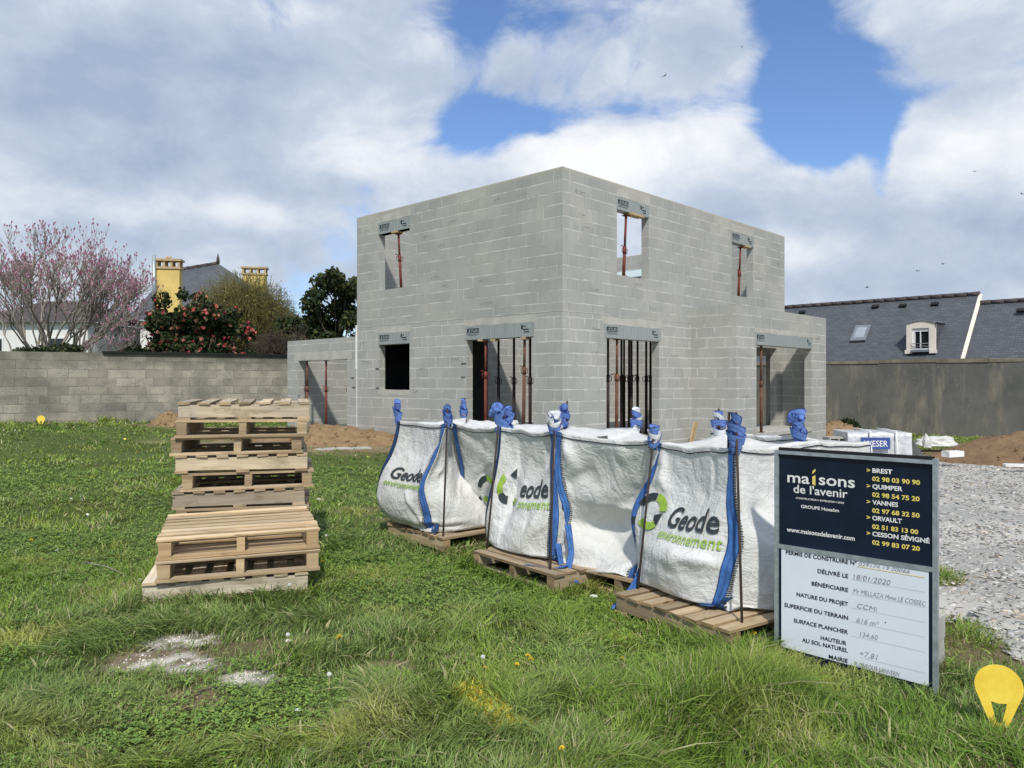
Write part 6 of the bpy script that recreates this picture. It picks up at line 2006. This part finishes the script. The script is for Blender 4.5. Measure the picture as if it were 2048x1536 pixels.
def strands(name, loc, label, cat, seed, n, w, d, z0, z1, col, sag, base=(0, 0, 0), wid=.010, group=None, leafc=None, tips=0):
    """fine whippy shoots fanning from forked limbs"""
    t = tree_root(name, loc, label, cat, group)
    rg = random.Random(seed); segs = []; fine = []
    limbs = []
    for k in range(11):
        a = rg.uniform(0, 2 * math.pi); r = rg.uniform(.2, .8)
        p = Vector(base); q = Vector((math.cos(a) * r * w * .6, math.sin(a) * r * d * .6, z0 + (z1 - z0) * rg.uniform(.35, .78)))
        m = (p + q) / 2 + Vector((rg.gauss(0, .15), rg.gauss(0, .15), .2))
        segs += [(tuple(p), tuple(m), .055, .036), (tuple(m), tuple(q), .036, .014)]; limbs += [m, q, q]
    for k in range(n):
        s = rg.choice(limbs)
        a = rg.uniform(0, 2 * math.pi); r = math.sqrt(rg.random())
        e = Vector((math.cos(a) * r * w, math.sin(a) * r * d, z0 + (z1 - z0) * (.30 + .70 * math.sqrt(max(0, 1 - r * r)) * rg.uniform(.55, 1.0))))
        m = (s + e) / 2 + Vector((rg.gauss(0, .12), rg.gauss(0, .12), .28 * rg.random()))
        e2 = e + Vector((rg.gauss(0, .12), rg.gauss(0, .12), -sag * rg.random()))
        fine += [(tuple(s), tuple(m), wid, wid * .75), (tuple(m), tuple(e), wid * .75, wid * .55), (tuple(e), tuple(e2), wid * .55, wid * .25)]
    V, Q = tubes_np(segs, 5); big_mesh("trunk" if cat == "tree" else "stems", V, Q, None, M['twig'], None, True, t)
    V, Q = tubes_np(fine, 3)
    g = np.random.default_rng(seed)
    c = np.array(col)[g.integers(0, len(col), n)] * (.7 + .6 * g.random((n, 1)))
    C = np.repeat(c, 18, 0)
    if leafc:
        P = np.array([f[1] for f in fine]); k = g.integers(0, len(P), leafc[0])
        LV, LQ = quads_at(P[k] + g.normal(0, .10, (leafc[0], 3)), leafc[1] * (.6 + .8 * g.random(leafc[0])), g, -.3, .35)
        LC = np.repeat(np.array(leafc[2])[g.integers(0, len(leafc[2]), leafc[0])] * (.7 + .6 * g.random((leafc[0], 1))), 4, 0)
        Q = np.concatenate([Q, LQ + len(V)]); V = np.concatenate([V, LV]); C = np.concatenate([C, LC])
    big_mesh("crown" if cat == "tree" else "twigs", V, Q, None, M['leaf'], C, False, t)
b = at(485, 690, 31.0); b.z = 1.2
strands("willow_tree", b, "feathery yellow-green willow in front of the slate-roofed house", "tree", 21, 2500, 2.6, 1.7, .2, 5.0,
        [(.22, .20, .07), (.27, .25, .08), (.17, .15, .065)], 1.0, leafc=(6500, .045, [(.25, .255, .07), (.31, .30, .09), (.19, .19, .06)]))
b = at(545, 700, 27.5); b.z = 1.5
strands("bare_shrub", b, "tall bare brown shrub between the camellia and the garage", "shrub", 22, 620, 1.15, .8, -.2, 2.15, [(.12, .095, .07), (.17, .14, .10), (.09, .075, .06)], .1, wid=.009)
b = at(598, 690, 26.6); b.z = 1.5
strands("bare_shrub", b, "bare twiggy sapling with a few branches against the sky beside the evergreen", "shrub", 23, 90, .6, .5, -.2, 2.35, [(.10, .085, .07), (.15, .13, .10)], .0, wid=.010)
b = at(500, 705, 27.0); b.z = 1.5
strands("bare_shrub", b, "low bare shrub at the right edge of the camellia", "shrub", 24, 300, .8, .6, -.2, 1.4, [(.14, .11, .08), (.10, .08, .06)], .1, wid=.008)
b = at(235, 700, 25.0); b.z = 1.6
leafy("dark_hedge", b, "low dark green hedge between the magnolia and the camellia", "shrub", [(x, 0, .55 + .15 * math.sin(x * 3), .5, .4, .42) for x in np.arange(-.75, 1.0, .25)], 2600, .06,
      [(.028, .045, .016), (.05, .06, .022), (.02, .032, .012)], 25)
b = at(214, 696, 24.6); b.z = 1.6
leafy("pink_shrub", b, "small shrub with pale pink blossoms at the left end of the black strip", "shrub", [(-.1, 0, .55, .2, .2, .2), (.12, 0, .5, .18, .2, .18)], 160, .05, [(.10, .11, .05), (.2, .15, .1)], 26,
      flowers=(26, .085, [(.72, .40, .46), (.66, .30, .38)]))
# ivy hanging over the left wall
ivy = []
for px, k in ((45, .7), (60, 1), (75, 1.1), (90, 1), (105, .9)):
    p = at(px, 703, 22.3); ivy.append((p.x, p.y - .25, 2.42, .33 * k, .22, .2 * k))
for px, k in ((120, .9), (133, 1), (146, 1), (158, .6)):
    p = at(px, 693, 22.6); ivy.append((p.x, p.y - .1, 2.56, .3 * k, .25, .16 * k))
ivy.append((at(101, 714, 22.0).x, 21.9, 2.32, .12, .1, .16))
o0 = Vector((ivy[0][0], ivy[0][1], 2.4))
leafy("ivy", o0, "dark ivy tumbling over the top of the left wall below the magnolia", "shrub", [(a - o0.x, b_ - o0.y, c - o0.z, d, e, f) for a, b_, c, d, e, f in ivy], 1500, .06,
      [(.025, .045, .016), (.05, .07, .03), (.09, .10, .05)], 27)
b = at(1693, 868, 28.2); b.z = -.35
leafy("grass_tussock", b, "dark green tussock at the foot of the rendered wall behind the wrapped load", "shrub", [(0, 0, .30, .42, .3, .30), (.3, .1, .2, .3, .3, .2), (-.25, 0, .2, .3, .3, .2)], 900, .09, [(.04, .065, .02), (.06, .09, .03)], 28, upb=1.5)

# ------------------------------------------------------------------ houses beyond the walls
def roof_plane(mb, a, b, c, d, mi=0):
    """a-b along the eave, c-d along the ridge above b and a; uv in metres"""
    a, b, c, d = map(Vector, (a, b, c, d))
    ex = (b - a).normalized(); n = ex.cross(d - a).normalized(); ey = n.cross(ex)
    mb.face([a, b, c, d], [((p - a).dot(ex), (p - a).dot(ey)) for p in (a, b, c, d)], False, mi)
def ribbon_tiles(mb, p, q, r_=.09, step=.42):
    p, q = Vector(p), Vector(q); L = (q - p).length; n = max(1, int(L / step))
    for i in range(n):
        a = p + (q - p) * (i / n); b = p + (q - p) * ((i + .96) / n)
        mb.tube([a, b], [r_, r_ * 1.15], 8)

# slate house on the right: local x along the ridge (towards the viewer's right), y away
S0 = Vector((9.6, 31.1, 0)); sdir = wrd
SROT = math.atan2(sdir.y, sdir.x)
sh = empty("slate_house", S0, SROT)
tag(sh, "long low house with a blue-grey slate roof behind the dark rendered wall", "house")
SI = (Matrix.Translation(S0) @ Matrix.Rotation(SROT, 4, 'Z')).inverted()
E0, E1 = 1.0, 4.25           # distance of eave and ridge behind the wall
def sl(px, py):              # photo pixel -> x on the sloping roof plane
    o = SI @ Vector((0, 0, EYE)); d = (SI.to_3x3() @ Vector(((px - CXP) / FPX, 1, (CYP - py) / FPX)))
    # plane through (.,E0,z0) and (.,E1,z1)
    n = Vector((0, -(ZR - ZE), (E1 - E0)))
    t = (Vector((0, E0, ZE)) - o).dot(n) / d.dot(n)
    return o + d * t
ZE, ZR = 1.75, 4.92
xa = sl(1575, 612).x; xb = sl(1957, 592).x
ZR2 = 4.55
mb = MB()
roof_plane(mb, (-6, E0, ZE), (xb, E0, ZE), (xb, E1, ZR), (-6, E1, ZR))
roof_plane(mb, (xb, 2 * E1 - E0, ZE), (-6, 2 * E1 - E0, ZE), (-6, E1, ZR), (xb, E1, ZR))
roof = mb.build("roof", M['slate'], sh)
f2 = (ZR2 - ZE) / (ZR - ZE)
mb = MB()
roof_plane(mb, (xb + .05, E0 + .12, ZE), (26, E0 + .12, ZE), (26, E0 + .12 + (E1 - E0) * f2, ZR2), (xb + .05, E0 + .12 + (E1 - E0) * f2, ZR2))
mb.build("lower_roof", M['slate'], sh)
mb = MB(); mb.face([(xb, E0, ZE - 1.5), (xb, 2 * E1 - E0, ZE - 1.5), (xb, 2 * E1 - E0, ZE), (xb, E1, ZR - .01), (xb, E0, ZE)])
mb.box((-6, E0 + .3, -1), (26, 2 * E1 - E0 - .3, ZE - .05)); mb.build("wall", M['cream'], sh)
mb = MB(); ribbon_tiles(mb, (-6, E1, ZR + .02), (xb + .05, E1, ZR + .02)); mb.build("ridge", M['ridge'], roof)
mb = MB(); ribbon_tiles(mb, (xb + .05, E0 + .12 + (E1 - E0) * f2, ZR2 + .02), (26, E0 + .12 + (E1 - E0) * f2, ZR2 + .02)); mb.build("ridge", M['ridge'], sh)
sl_v = Vector((0, E1 - E0, ZR - ZE)).normalized(); sl_n = Vector((0, -sl_v.z, sl_v.y))
mb = MB()
q0 = Vector((xb, E0, ZE)); q1 = Vector((xb, E1, ZR))
mb.face([q0, q0 + Vector((.12, 0, 0)), q1 + Vector((.12, 0, 0)), q1]); mb.face([q0 + sl_n * .03, q0 + sl_n * .03 + Vector((.10, 0, 0)), q1 + sl_n * .03 + Vector((.10, 0, 0)), q1 + sl_n * .03])
mb.face([q0 + sl_n * .03 + Vector((.10, 0, 0)), q0 + Vector((.10, 0, -.25)), q1 + Vector((.10, 0, -.25)), q1 + sl_n * .03 + Vector((.10, 0, 0))])
mb.build("verge_board", M['cream'], sh)
# dormer
dl = sl(1817, 700); dr = sl(1873, 700)
x0, x1 = dl.x, dr.x; yb = sl(1845, 706).y - .06; zb_ = sl(1845, 706).z
hgt = (706 - 640) / FPX * (HM.to_3x3() @ Vector((0, 0, 0)) + S0 + Matrix.Rotation(SROT, 3, 'Z') @ Vector((x0, yb, 0))).y
dm = empty("dormer", (0, 0, 0)); dm.parent = sh
w_ = x1 - x0; fw = w_ * .20
mb = MB()
archn = 10
def az_(t): return zb_ + hgt * (.90 + .10 * math.sin(math.pi * t))
yd = yb
mb.box((x0, yd - .06, zb_), (x0 + fw, yd + .14, zb_ + hgt * .74)); mb.box((x1 - fw, yd - .06, zb_), (x1, yd + .14, zb_ + hgt * .74))
mb.box((x0 - .05, yd - .08, zb_ - .02), (x0 + fw - .01, yd + .05, zb_ + .12)); mb.box((x1 - fw + .01, yd - .08, zb_ - .02), (x1 + .05, yd + .05, zb_ + .12))
for i in range(archn):
    a, b2 = i / archn, (i + 1) / archn
    xa_, xb_ = x0 + w_ * a, x0 + w_ * b2
    mb.face([(xa_, yd - .06, zb_ + hgt * .74), (xb_, yd - .06, zb_ + hgt * .74), (xb_, yd - .06, az_(b2)), (xa_, yd - .06, az_(a))])
    mb.face([(xb_, yd + .14, zb_ + hgt * .74), (xa_, yd + .14, zb_ + hgt * .74), (xa_, yd + .14, az_(a)), (xb_, yd + .14, az_(b2))])
mb.face([(x0 + fw, yd - .06, zb_ + hgt * .74), (x1 - fw, yd - .06, zb_ + hgt * .74), (x1 - fw, yd + .14, zb_ + hgt * .74), (x0 + fw, yd + .14, zb_ + hgt * .74)])
mb.build("surround", M['cream'], dm)
mb = MB()
for i in range(archn):
    a, b2 = i / archn, (i + 1) / archn
    xa_, xb_ = x0 - .04 + (w_ + .08) * a, x0 - .04 + (w_ + .08) * b2
    mb.face([(xa_, yd - .10, az_(a) + .01), (xb_, yd - .10, az_(b2) + .01), (xb_, yd + 1.9, az_(b2) + .01), (xa_, yd + 1.9, az_(a) + .01)])
    mb.face([(xa_, yd - .10, az_(a) - .04), (xb_, yd - .10, az_(b2) - .04), (xb_, yd - .10, az_(b2) + .01), (xa_, yd - .10, az_(a) + .01)])
mb.build("dormer_roof", M['zinc'], dm)
mb = MB()
for xx in (x0 + .01, x1 - .01):
    mb.face([(xx, yd + .1, zb_ - .1), (xx, yd + 1.9, zb_ - .1), (xx, yd + 1.9, zb_ + hgt * .9), (xx, yd + .1, zb_ + hgt * .9)], [(0, 0), (1.8, 0), (1.8, hgt), (0, hgt)])
mb.build("dormer_cheek", M['slate'], dm)
mb = MB(); wx0, wx1 = x0 + fw, x1 - fw; wz0, wz1 = zb_ + hgt * .10, zb_ + hgt * .74
fr = .05
mb.box((wx0, yd - .01, wz1 - .12), (wx1, yd + .06, wz1)); mb.box((wx0, yd - .01, wz0), (wx1, yd + .06, wz0 + fr)); mb.box((wx0, yd - .012, wz0 + fr), (wx0 + fr * 1.8, yd + .058, wz1 - .12)); mb.box((wx1 - fr * .5, yd - .012, wz0 + fr), (wx1, yd + .058, wz1 - .12))
mx_ = wx0 + (wx1 - wx0) * .45; mb.box((mx_, yd - .008, wz0 + fr), (mx_ + .03, yd + .05, wz1 - .12))
mb.build("window_frame", M['pvc'], dm)
mb = MB(); mb.box((wx0 + fr * 1.8, yd + .06, wz0 + fr), (wx1 - fr * .5, yd + .08, wz1 - .12)); mb.build("window_pane", M['glass'], dm)
mb = MB(); mb.tube([(wx0, yd - .10, wz0 + .22), (wx1, yd - .10, wz0 + .22)], .015, 6); mb.tube([(wx0, yd - .10, wz0 + .12), (wx1, yd - .10, wz0 + .12)], .012, 6); mb.build("guard_rail", M['zinc'], dm)
mb = MB(); mb.box((wx0 - .02, yd - .14, wz0 - .09), (wx1 + .02, yd - .0, wz0 - .01)); mb.build("window_sill", M['zinc'], dm)
# roof window and vents
def on_roof(cx, cz_, wx, ln, name, mat, par, hgt_=.06):
    mb = MB(); c = cx
    a = c - Vector((wx / 2, 0, 0)) - sl_v * ln / 2
    for o_, hh in ((0.0, hgt_),):
        P0 = a + sl_n * .004; X_ = Vector((wx, 0, 0)); Y_ = sl_v * ln; Z_ = sl_n * hh
        pts = [P0, P0 + X_, P0 + X_ + Y_, P0 + Y_]
        mb.face([p + Z_ for p in pts])
        for i in range(4): mb.face([pts[i], pts[(i + 1) % 4], pts[(i + 1) % 4] + Z_, pts[i] + Z_])
    return mb.build(name, M[mat], par)
c = sl(1722, 669)
rw = on_roof(c, 0, .58, .92, "roof_window", 'zinc', sh, .10)
on_roof(c + sl_n * .10, 0, .38, .62, "window_pane", 'paleglass', rw, .012)
for px, py in ((1605, 626), (1751, 615), (1806, 613), (1870, 610), (2042, 623)):
    on_roof(sl(px, py), 0, .26, .14, "roof_vent", 'blackstrip', sh, .09)

# yellow house with slate hip roof at the left
yh = empty("yellow_house", at(420, 700, 37), rad(8))
yh.location.z = 0
tag(yh, "ochre yellow house with steep slate hip roof and two broad chimneys", "house")
def L(px, py, Y):
    return (Matrix.Translation(yh.location) @ Matrix.Rotation(rad(8), 4, 'Z')).inverted() @ at(px, py, Y)
ap = L(436, 527, 38); rl = L(340, 543, 38.5)
el_, er_ = L(262, 640, 35), L(590, 640, 35)
bl_, br_ = L(250, 640, 44), L(610, 640, 44)
mb = MB()
roof_plane(mb, el_, er_, ap, rl); roof_plane(mb, er_, br_, ap, ap); roof_plane(mb, br_, bl_, rl, ap); roof_plane(mb, bl_, el_, rl, rl)
rf = mb.build("roof", M['slate'], yh)
mb = MB(); ribbon_tiles(mb, rl, ap, .10, .5); mb.tube([ap, ap + Vector((0, 0, .25)), ap + Vector((0, 0, .5))], [.09, .07, .01], 8); mb.build("ridge", M['ridge'], rf)
mb = MB(); mb.box((el_.x + .3, el_.y + .3, 0), (er_.x - .3, bl_.y - .4, el_.z)); mb.build("wall", M['whitewall'], yh)
def chimney(px0, px1, pyt, pyb, Y, dep):
    a = L(px0, pyt, Y); b2 = L(px1, pyb, Y)
    ch = MB(); ch.box((a.x, a.y, b2.z), (b2.x, a.y + dep, a.z - .42)); c_ = ch.build("chimney", M['yellowwall'], yh)
    cap = MB(); x0_, x1_ = a.x - .05, b2.x + .05; z = a.z - .42
    cap.box((x0_, a.y - .05, z), (x1_, a.y + dep + .05, z + .09)); cap.box((x0_ - .03, a.y - .08, z + .33), (x1_ + .03, a.y + dep + .08, z + .42))
    for k in range(4):
        xx = x0_ + .0 + (x1_ - x0_ - .15) * k / 3
        for yy in (a.y - .03, a.y + dep - .1): cap.box((xx + .03, yy, z + .09), (xx + .12, yy + .12, z + .33))
    cap.build("chimney_cap", M['tan'], c_)
    return c_
c1 = chimney(312, 357, 517, 760, 32.0, .42)
chimney(485, 530, 533, 640, 40.0, .45)
p = L(308, 510, 31.9); q = L(308, 640, 31.9)
mb = MB(); mb.tube([q, p], .075, 10); mb.build("flue_pipe", M['galv'], yh)
mb = MB(); g_ = L(334, 512, 32.3); mb.tube([g_, g_ + Vector((0, 0, -.14))], .05, 8); mb.tube([g_ + Vector((.12, 0, 0)), g_ + Vector((.12, 0, -.14))], .05, 8); mb.build("chimney_pot", M['tan'], yh)

wh = empty("white_house", at(75, 760, 36), rad(-6)); wh.location.z = 0
tag(wh, "white rendered house with a low brown hipped roof behind the magnolia", "house")
mb = MB(); mb.box((-4.0, 0, 0), (2.5, 6, 4.4)); mb.build("wall", M['whitewall'], wh)
mb = MB(); roof_plane(mb, (-4.3, -.3, 4.38), (2.8, -.3, 4.38), (.4, 3, 5.7), (-1.9, 3, 5.7)); roof_plane(mb, (2.8, -.3, 4.38), (2.8, 6.3, 4.38), (.4, 3, 5.7), (.4, 3, 5.7)); roof_plane(mb, (-4.3, 6.3, 4.38), (-4.3, -.3, 4.38), (-1.9, 3, 5.7), (-1.9, 3, 5.7))
mb.build("roof", M['ridge'], wh)
for x in (-2.6, .6):
    mb = MB(); mb.box((x, -.03, 2.5), (x + .9, .02, 3.7)); w_o = mb.build("window_frame", M['pvc'], wh)
    mb = MB(); mb.box((x + .08, -.045, 2.58), (x + .82, -.031, 3.62)); mb.build("window_pane", M['glass'], w_o)

# ------------------------------------------------------------------ flowers, bits in the grass, birds
def gpt(px, py, dz=0.0):
    """where the view through a photo pixel meets the ground"""
    Y = EYE * FPX / (py - CYP)
    for _ in range(12):
        x = (px - CXP) / FPX * Y
        z = float(ground_z(x, Y)) + dz
        Y = (EYE - z) * FPX / (py - CYP)
    x = (px - CXP) / FPX * Y
    return Vector((x, Y, float(ground_z(x, Y))))
def dandelion_src():
    root = empty("dandelion")
    mb = MB(); mb.tube([(0, 0, -.01), (.006, .004, .07), (0, .0, .125)], .0028, 5); mb.build("stem", simple("flower_stem", (.12, .17, .05), .6), root)
    mb = MB()
    for r_, z, n in ((.021, .120, 16), (.015, .128, 12), (.009, .134, 8)):
        for k in range(n):
            a = 2 * math.pi * k / n + r_ * 40; w = .22
            mb.face([(0, 0, z - .004), (math.cos(a - w) * r_, math.sin(a - w) * r_, z), (math.cos(a) * r_ * 1.12, math.sin(a) * r_ * 1.12, z + .002), (math.cos(a + w) * r_, math.sin(a + w) * r_, z)])
    mb.build("flower_head", simple("dandelion_yellow", (.80, .56, .02), .6, .1, 60), root)
    return root
def clock_src():
    root = empty("dandelion_clock")
    mb = MB(); mb.tube([(0, 0, -.01), (.004, 0, .10), (0, 0, .19)], .0024, 5); mb.build("stem", M['tan'], root)
    mb = MB()
    for k in range(130):
        z = 1 - 2 * (k + .5) / 130; a = k * 2.39996; rr = math.sqrt(1 - z * z)
        d = Vector((rr * math.cos(a), rr * math.sin(a), z)); c = Vector((0, 0, .20)); t = d.orthogonal().normalized() * .0035
        u = d.cross(t)
        p = c + d * .020
        mb.face([p - t, p + u, p + t, p - u]); mb.face([c, p + t * .2, p - t * .2])
    mb.build("seed_head", simple("seed_fluff", (.72, .72, .68), .9, .05), root)
    return root
ds = dandelion_src(); cs = clock_src()
GD = "dandelions flowering in the lawn"
first = True
for px, py, lab in ((1031, 1335, "dandelion at the left of three close together in the middle of the lawn"), (1052, 1325, "tallest dandelion of three close together in the middle of the lawn"),
                    (1060, 1340, "dandelion at the right of three close together in the middle of the lawn"), (969, 1355, "dandelion beside a white seed clock in the middle of the lawn"),
                    (1240, 1330, "lone dandelion in the lawn below the pallet of the large lettered bag"), (1135, 1510, "dandelion near the bottom edge right of centre"),
                    (1512, 1282, "dandelion in tall grass left of the sign"), (56, 1088, "dandelion in the clover at the left edge"),
                    (690, 1300, "dandelion half hidden in grass right of the low pallet stack"), (646, 1130, "dandelion right beside the low pallet stack")):
    p = gpt(px, py + 16)
    o = ds if first else copy_tree(ds); first = False
    o.location = p; s_ = R.uniform(.55, .8) * (1.0 if py > 1300 else 1.3); o.scale = (s_, s_, s_); o.rotation_euler = (R.uniform(-.2, .35), R.uniform(-.2, .2), R.random() * 6)
    tag(o, lab, "dandelion", GD)
first = True
for px, py, lab in ((974, 1340, "white seed clock beside a dandelion in the middle of the lawn"), (656, 1382, "white seed clock in long grass left of the lawn's centre"),
                    (658, 1078, "white seed clock right of the low pallet stack"), (576, 1292, "white seed clock below the low pallet stack"), (582, 1184, "white seed clock at the corner of the bleached pallet")):
    p = gpt(px, py + 18)
    o = cs if first else copy_tree(cs); first = False
    o.location = p; o.scale = (.62, .62, .62); o.rotation_euler = (R.uniform(-.2, .2), R.uniform(-.2, .2), R.random() * 6)
    tag(o, lab, "seed clock", "dandelion clocks in the lawn")
# daisies far out in the lawn: tiny, nothing tells them apart
db = MB()
for k in range(11):
    a = 2 * math.pi * k / 11
    db.face([(0, 0, .05), (math.cos(a - .25) * .013, math.sin(a - .25) * .013, .052), (math.cos(a) * .017, math.sin(a) * .017, .054), (math.cos(a + .25) * .013, math.sin(a + .25) * .013, .052)])
db.tube([(0, 0, -.01), (0, 0, .05)], .002, 4)
d0 = db.build("daisy", M['txtwhite'], None)
yb_ = MB()
for k in range(11):
    a = 2 * math.pi * k / 11
    yb_.face([(0, 0, .07), (math.cos(a - .28) * .025, math.sin(a - .28) * .025, .072), (math.cos(a) * .030, math.sin(a) * .030, .076), (math.cos(a + .28) * .025, math.sin(a + .28) * .025, .072)])
yb_.tube([(0, 0, -.01), (0, 0, .07)], .002, 4)
y0_ = yb_.build("meadow_flower", M['txtyellow'], None)
fd = fy_ = True
for px, py in ((138, 1000), (160, 992), (168, 1000), (35, 905), (175, 1032), (68, 877), (275, 950), (590, 1010), (700, 960), (640, 1000), (30, 870), (280, 1165), (360, 1100), (120, 1105)):
    o = d0 if fd else d0.copy()
    if not fd: COL.objects.link(o)
    fd = False
    o.location = gpt(px, py + 4); o.rotation_euler = (.5, R.uniform(-.3, .3), R.random() * 6)
    tag(o, "small white daisy scattered in the grass of the left lawn", "daisy", "daisies in the left lawn")
for px, py in ((145, 855), (258, 878), (330, 925), (250, 880), (270, 905), (120, 880), (690, 975), (1480, 1290), (240, 870)):
    o = y0_ if fy_ else y0_.copy()
    if not fy_: COL.objects.link(o)
    fy_ = False
    o.location = gpt(px, py + 4); o.rotation_euler = (.5, R.uniform(-.3, .3), R.random() * 6)
    tag(o, "tiny yellow flower far out in the lawn", "flower", "tiny yellow flowers in the lawn")
for px, py, sz, lab in ((576, 1291, .018, "crumb of white plaster in the grass below the low pallet stack"), (594, 1432, .012, "white crumb of plaster in the grass near the bottom left"),
                        (1150, 1500, .028, "pale chip of wood near the bottom edge right of centre"), (1188, 1200, .022, "scrap of white plastic in the grass by the plain bag")):
    p = gpt(px, py)
    bm = bmesh.new(); bmesh.ops.create_icosphere(bm, subdivisions=2, radius=1.0)
    for v in bm.verts: v.co = v.co * (1 + .5 * (R.random() - .5)); v.co.x *= sz * 1.3; v.co.y *= sz * .8; v.co.z = v.co.z * sz * .45
    me = bpy.data.meshes.new("white_crumb"); bm.to_mesh(me); bm.free(); me.materials.append(M['tan'] if ('tan' in lab or 'wood' in lab) else M['white'])
    o = bpy.data.objects.new("debris", me); COL.objects.link(o); o.location = p + Vector((0, 0, .03)); tag(o, lab, "debris")
a, b2 = gpt(170, 1136), gpt(252, 1163)
mb = MB(); mid = (a + b2) / 2 + Vector((.0, .03, .06))
mb.tube([a + Vector((0, 0, .05)), mid, b2 + Vector((0, 0, .05))], [.005, .004, .0015], 6); o = mb.build("dry_stick", M['palebark'], None); tag(o, "pale dry stick lying in the clover left of the low pallet stack", "stick")

bird = None
for px, py, Y, lab in ((1329, 152, 46, "small dark bird high above the house roof line"), (1950, 343, 60, "small dark bird at the right against a white cloud"), (2044, 388, 58, "small dark bird at the right edge of the sky"),
                       (1886, 528, 55, "small dark bird with wings spread above the slate roof's end"), (1835, 542, 62, "small faint bird left of the one with spread wings"), (1734, 575, 55, "small dark bird low over the slate roof"),
                       (1484, 94, 80, "tiny faint bird in the upper clouds")):
    if bird is None:
        mb = MB()
        mb.tube([(-.14, 0, 0), (-.06, 0, .0), (.04, 0, .01), (.11, 0, .015), (.15, 0, .01)], [.008, .03, .038, .022, .004], 8)
        mb.face([(-.14, 0, 0), (-.22, .04, 0), (-.22, -.04, 0)])
        o = mb.build("bird", M['propdark'], None); bird = o
        for s in (-1, 1):
            w = MB(); w.face([(.07, s * .02, .015), (-.03, s * .02, .015), (-.03, s * .16, .06), (.05, s * .17, .07)]); w.face([(.05, s * .17, .07), (-.03, s * .16, .06), (-.05, s * .36, .03)])
            w.build("wing", M['propdark'], o)
    else:
        o = copy_tree(bird)
    o.location = at(px, py, Y); o.rotation_euler = (R.uniform(-.3, .3), R.uniform(-.3, .3), R.random() * 6); s_ = .8 if Y < 70 else .8; o.scale = (s_, s_, s_)
    tag(o, lab, "bird", "birds over the houses")

grass_field()
clover_field()
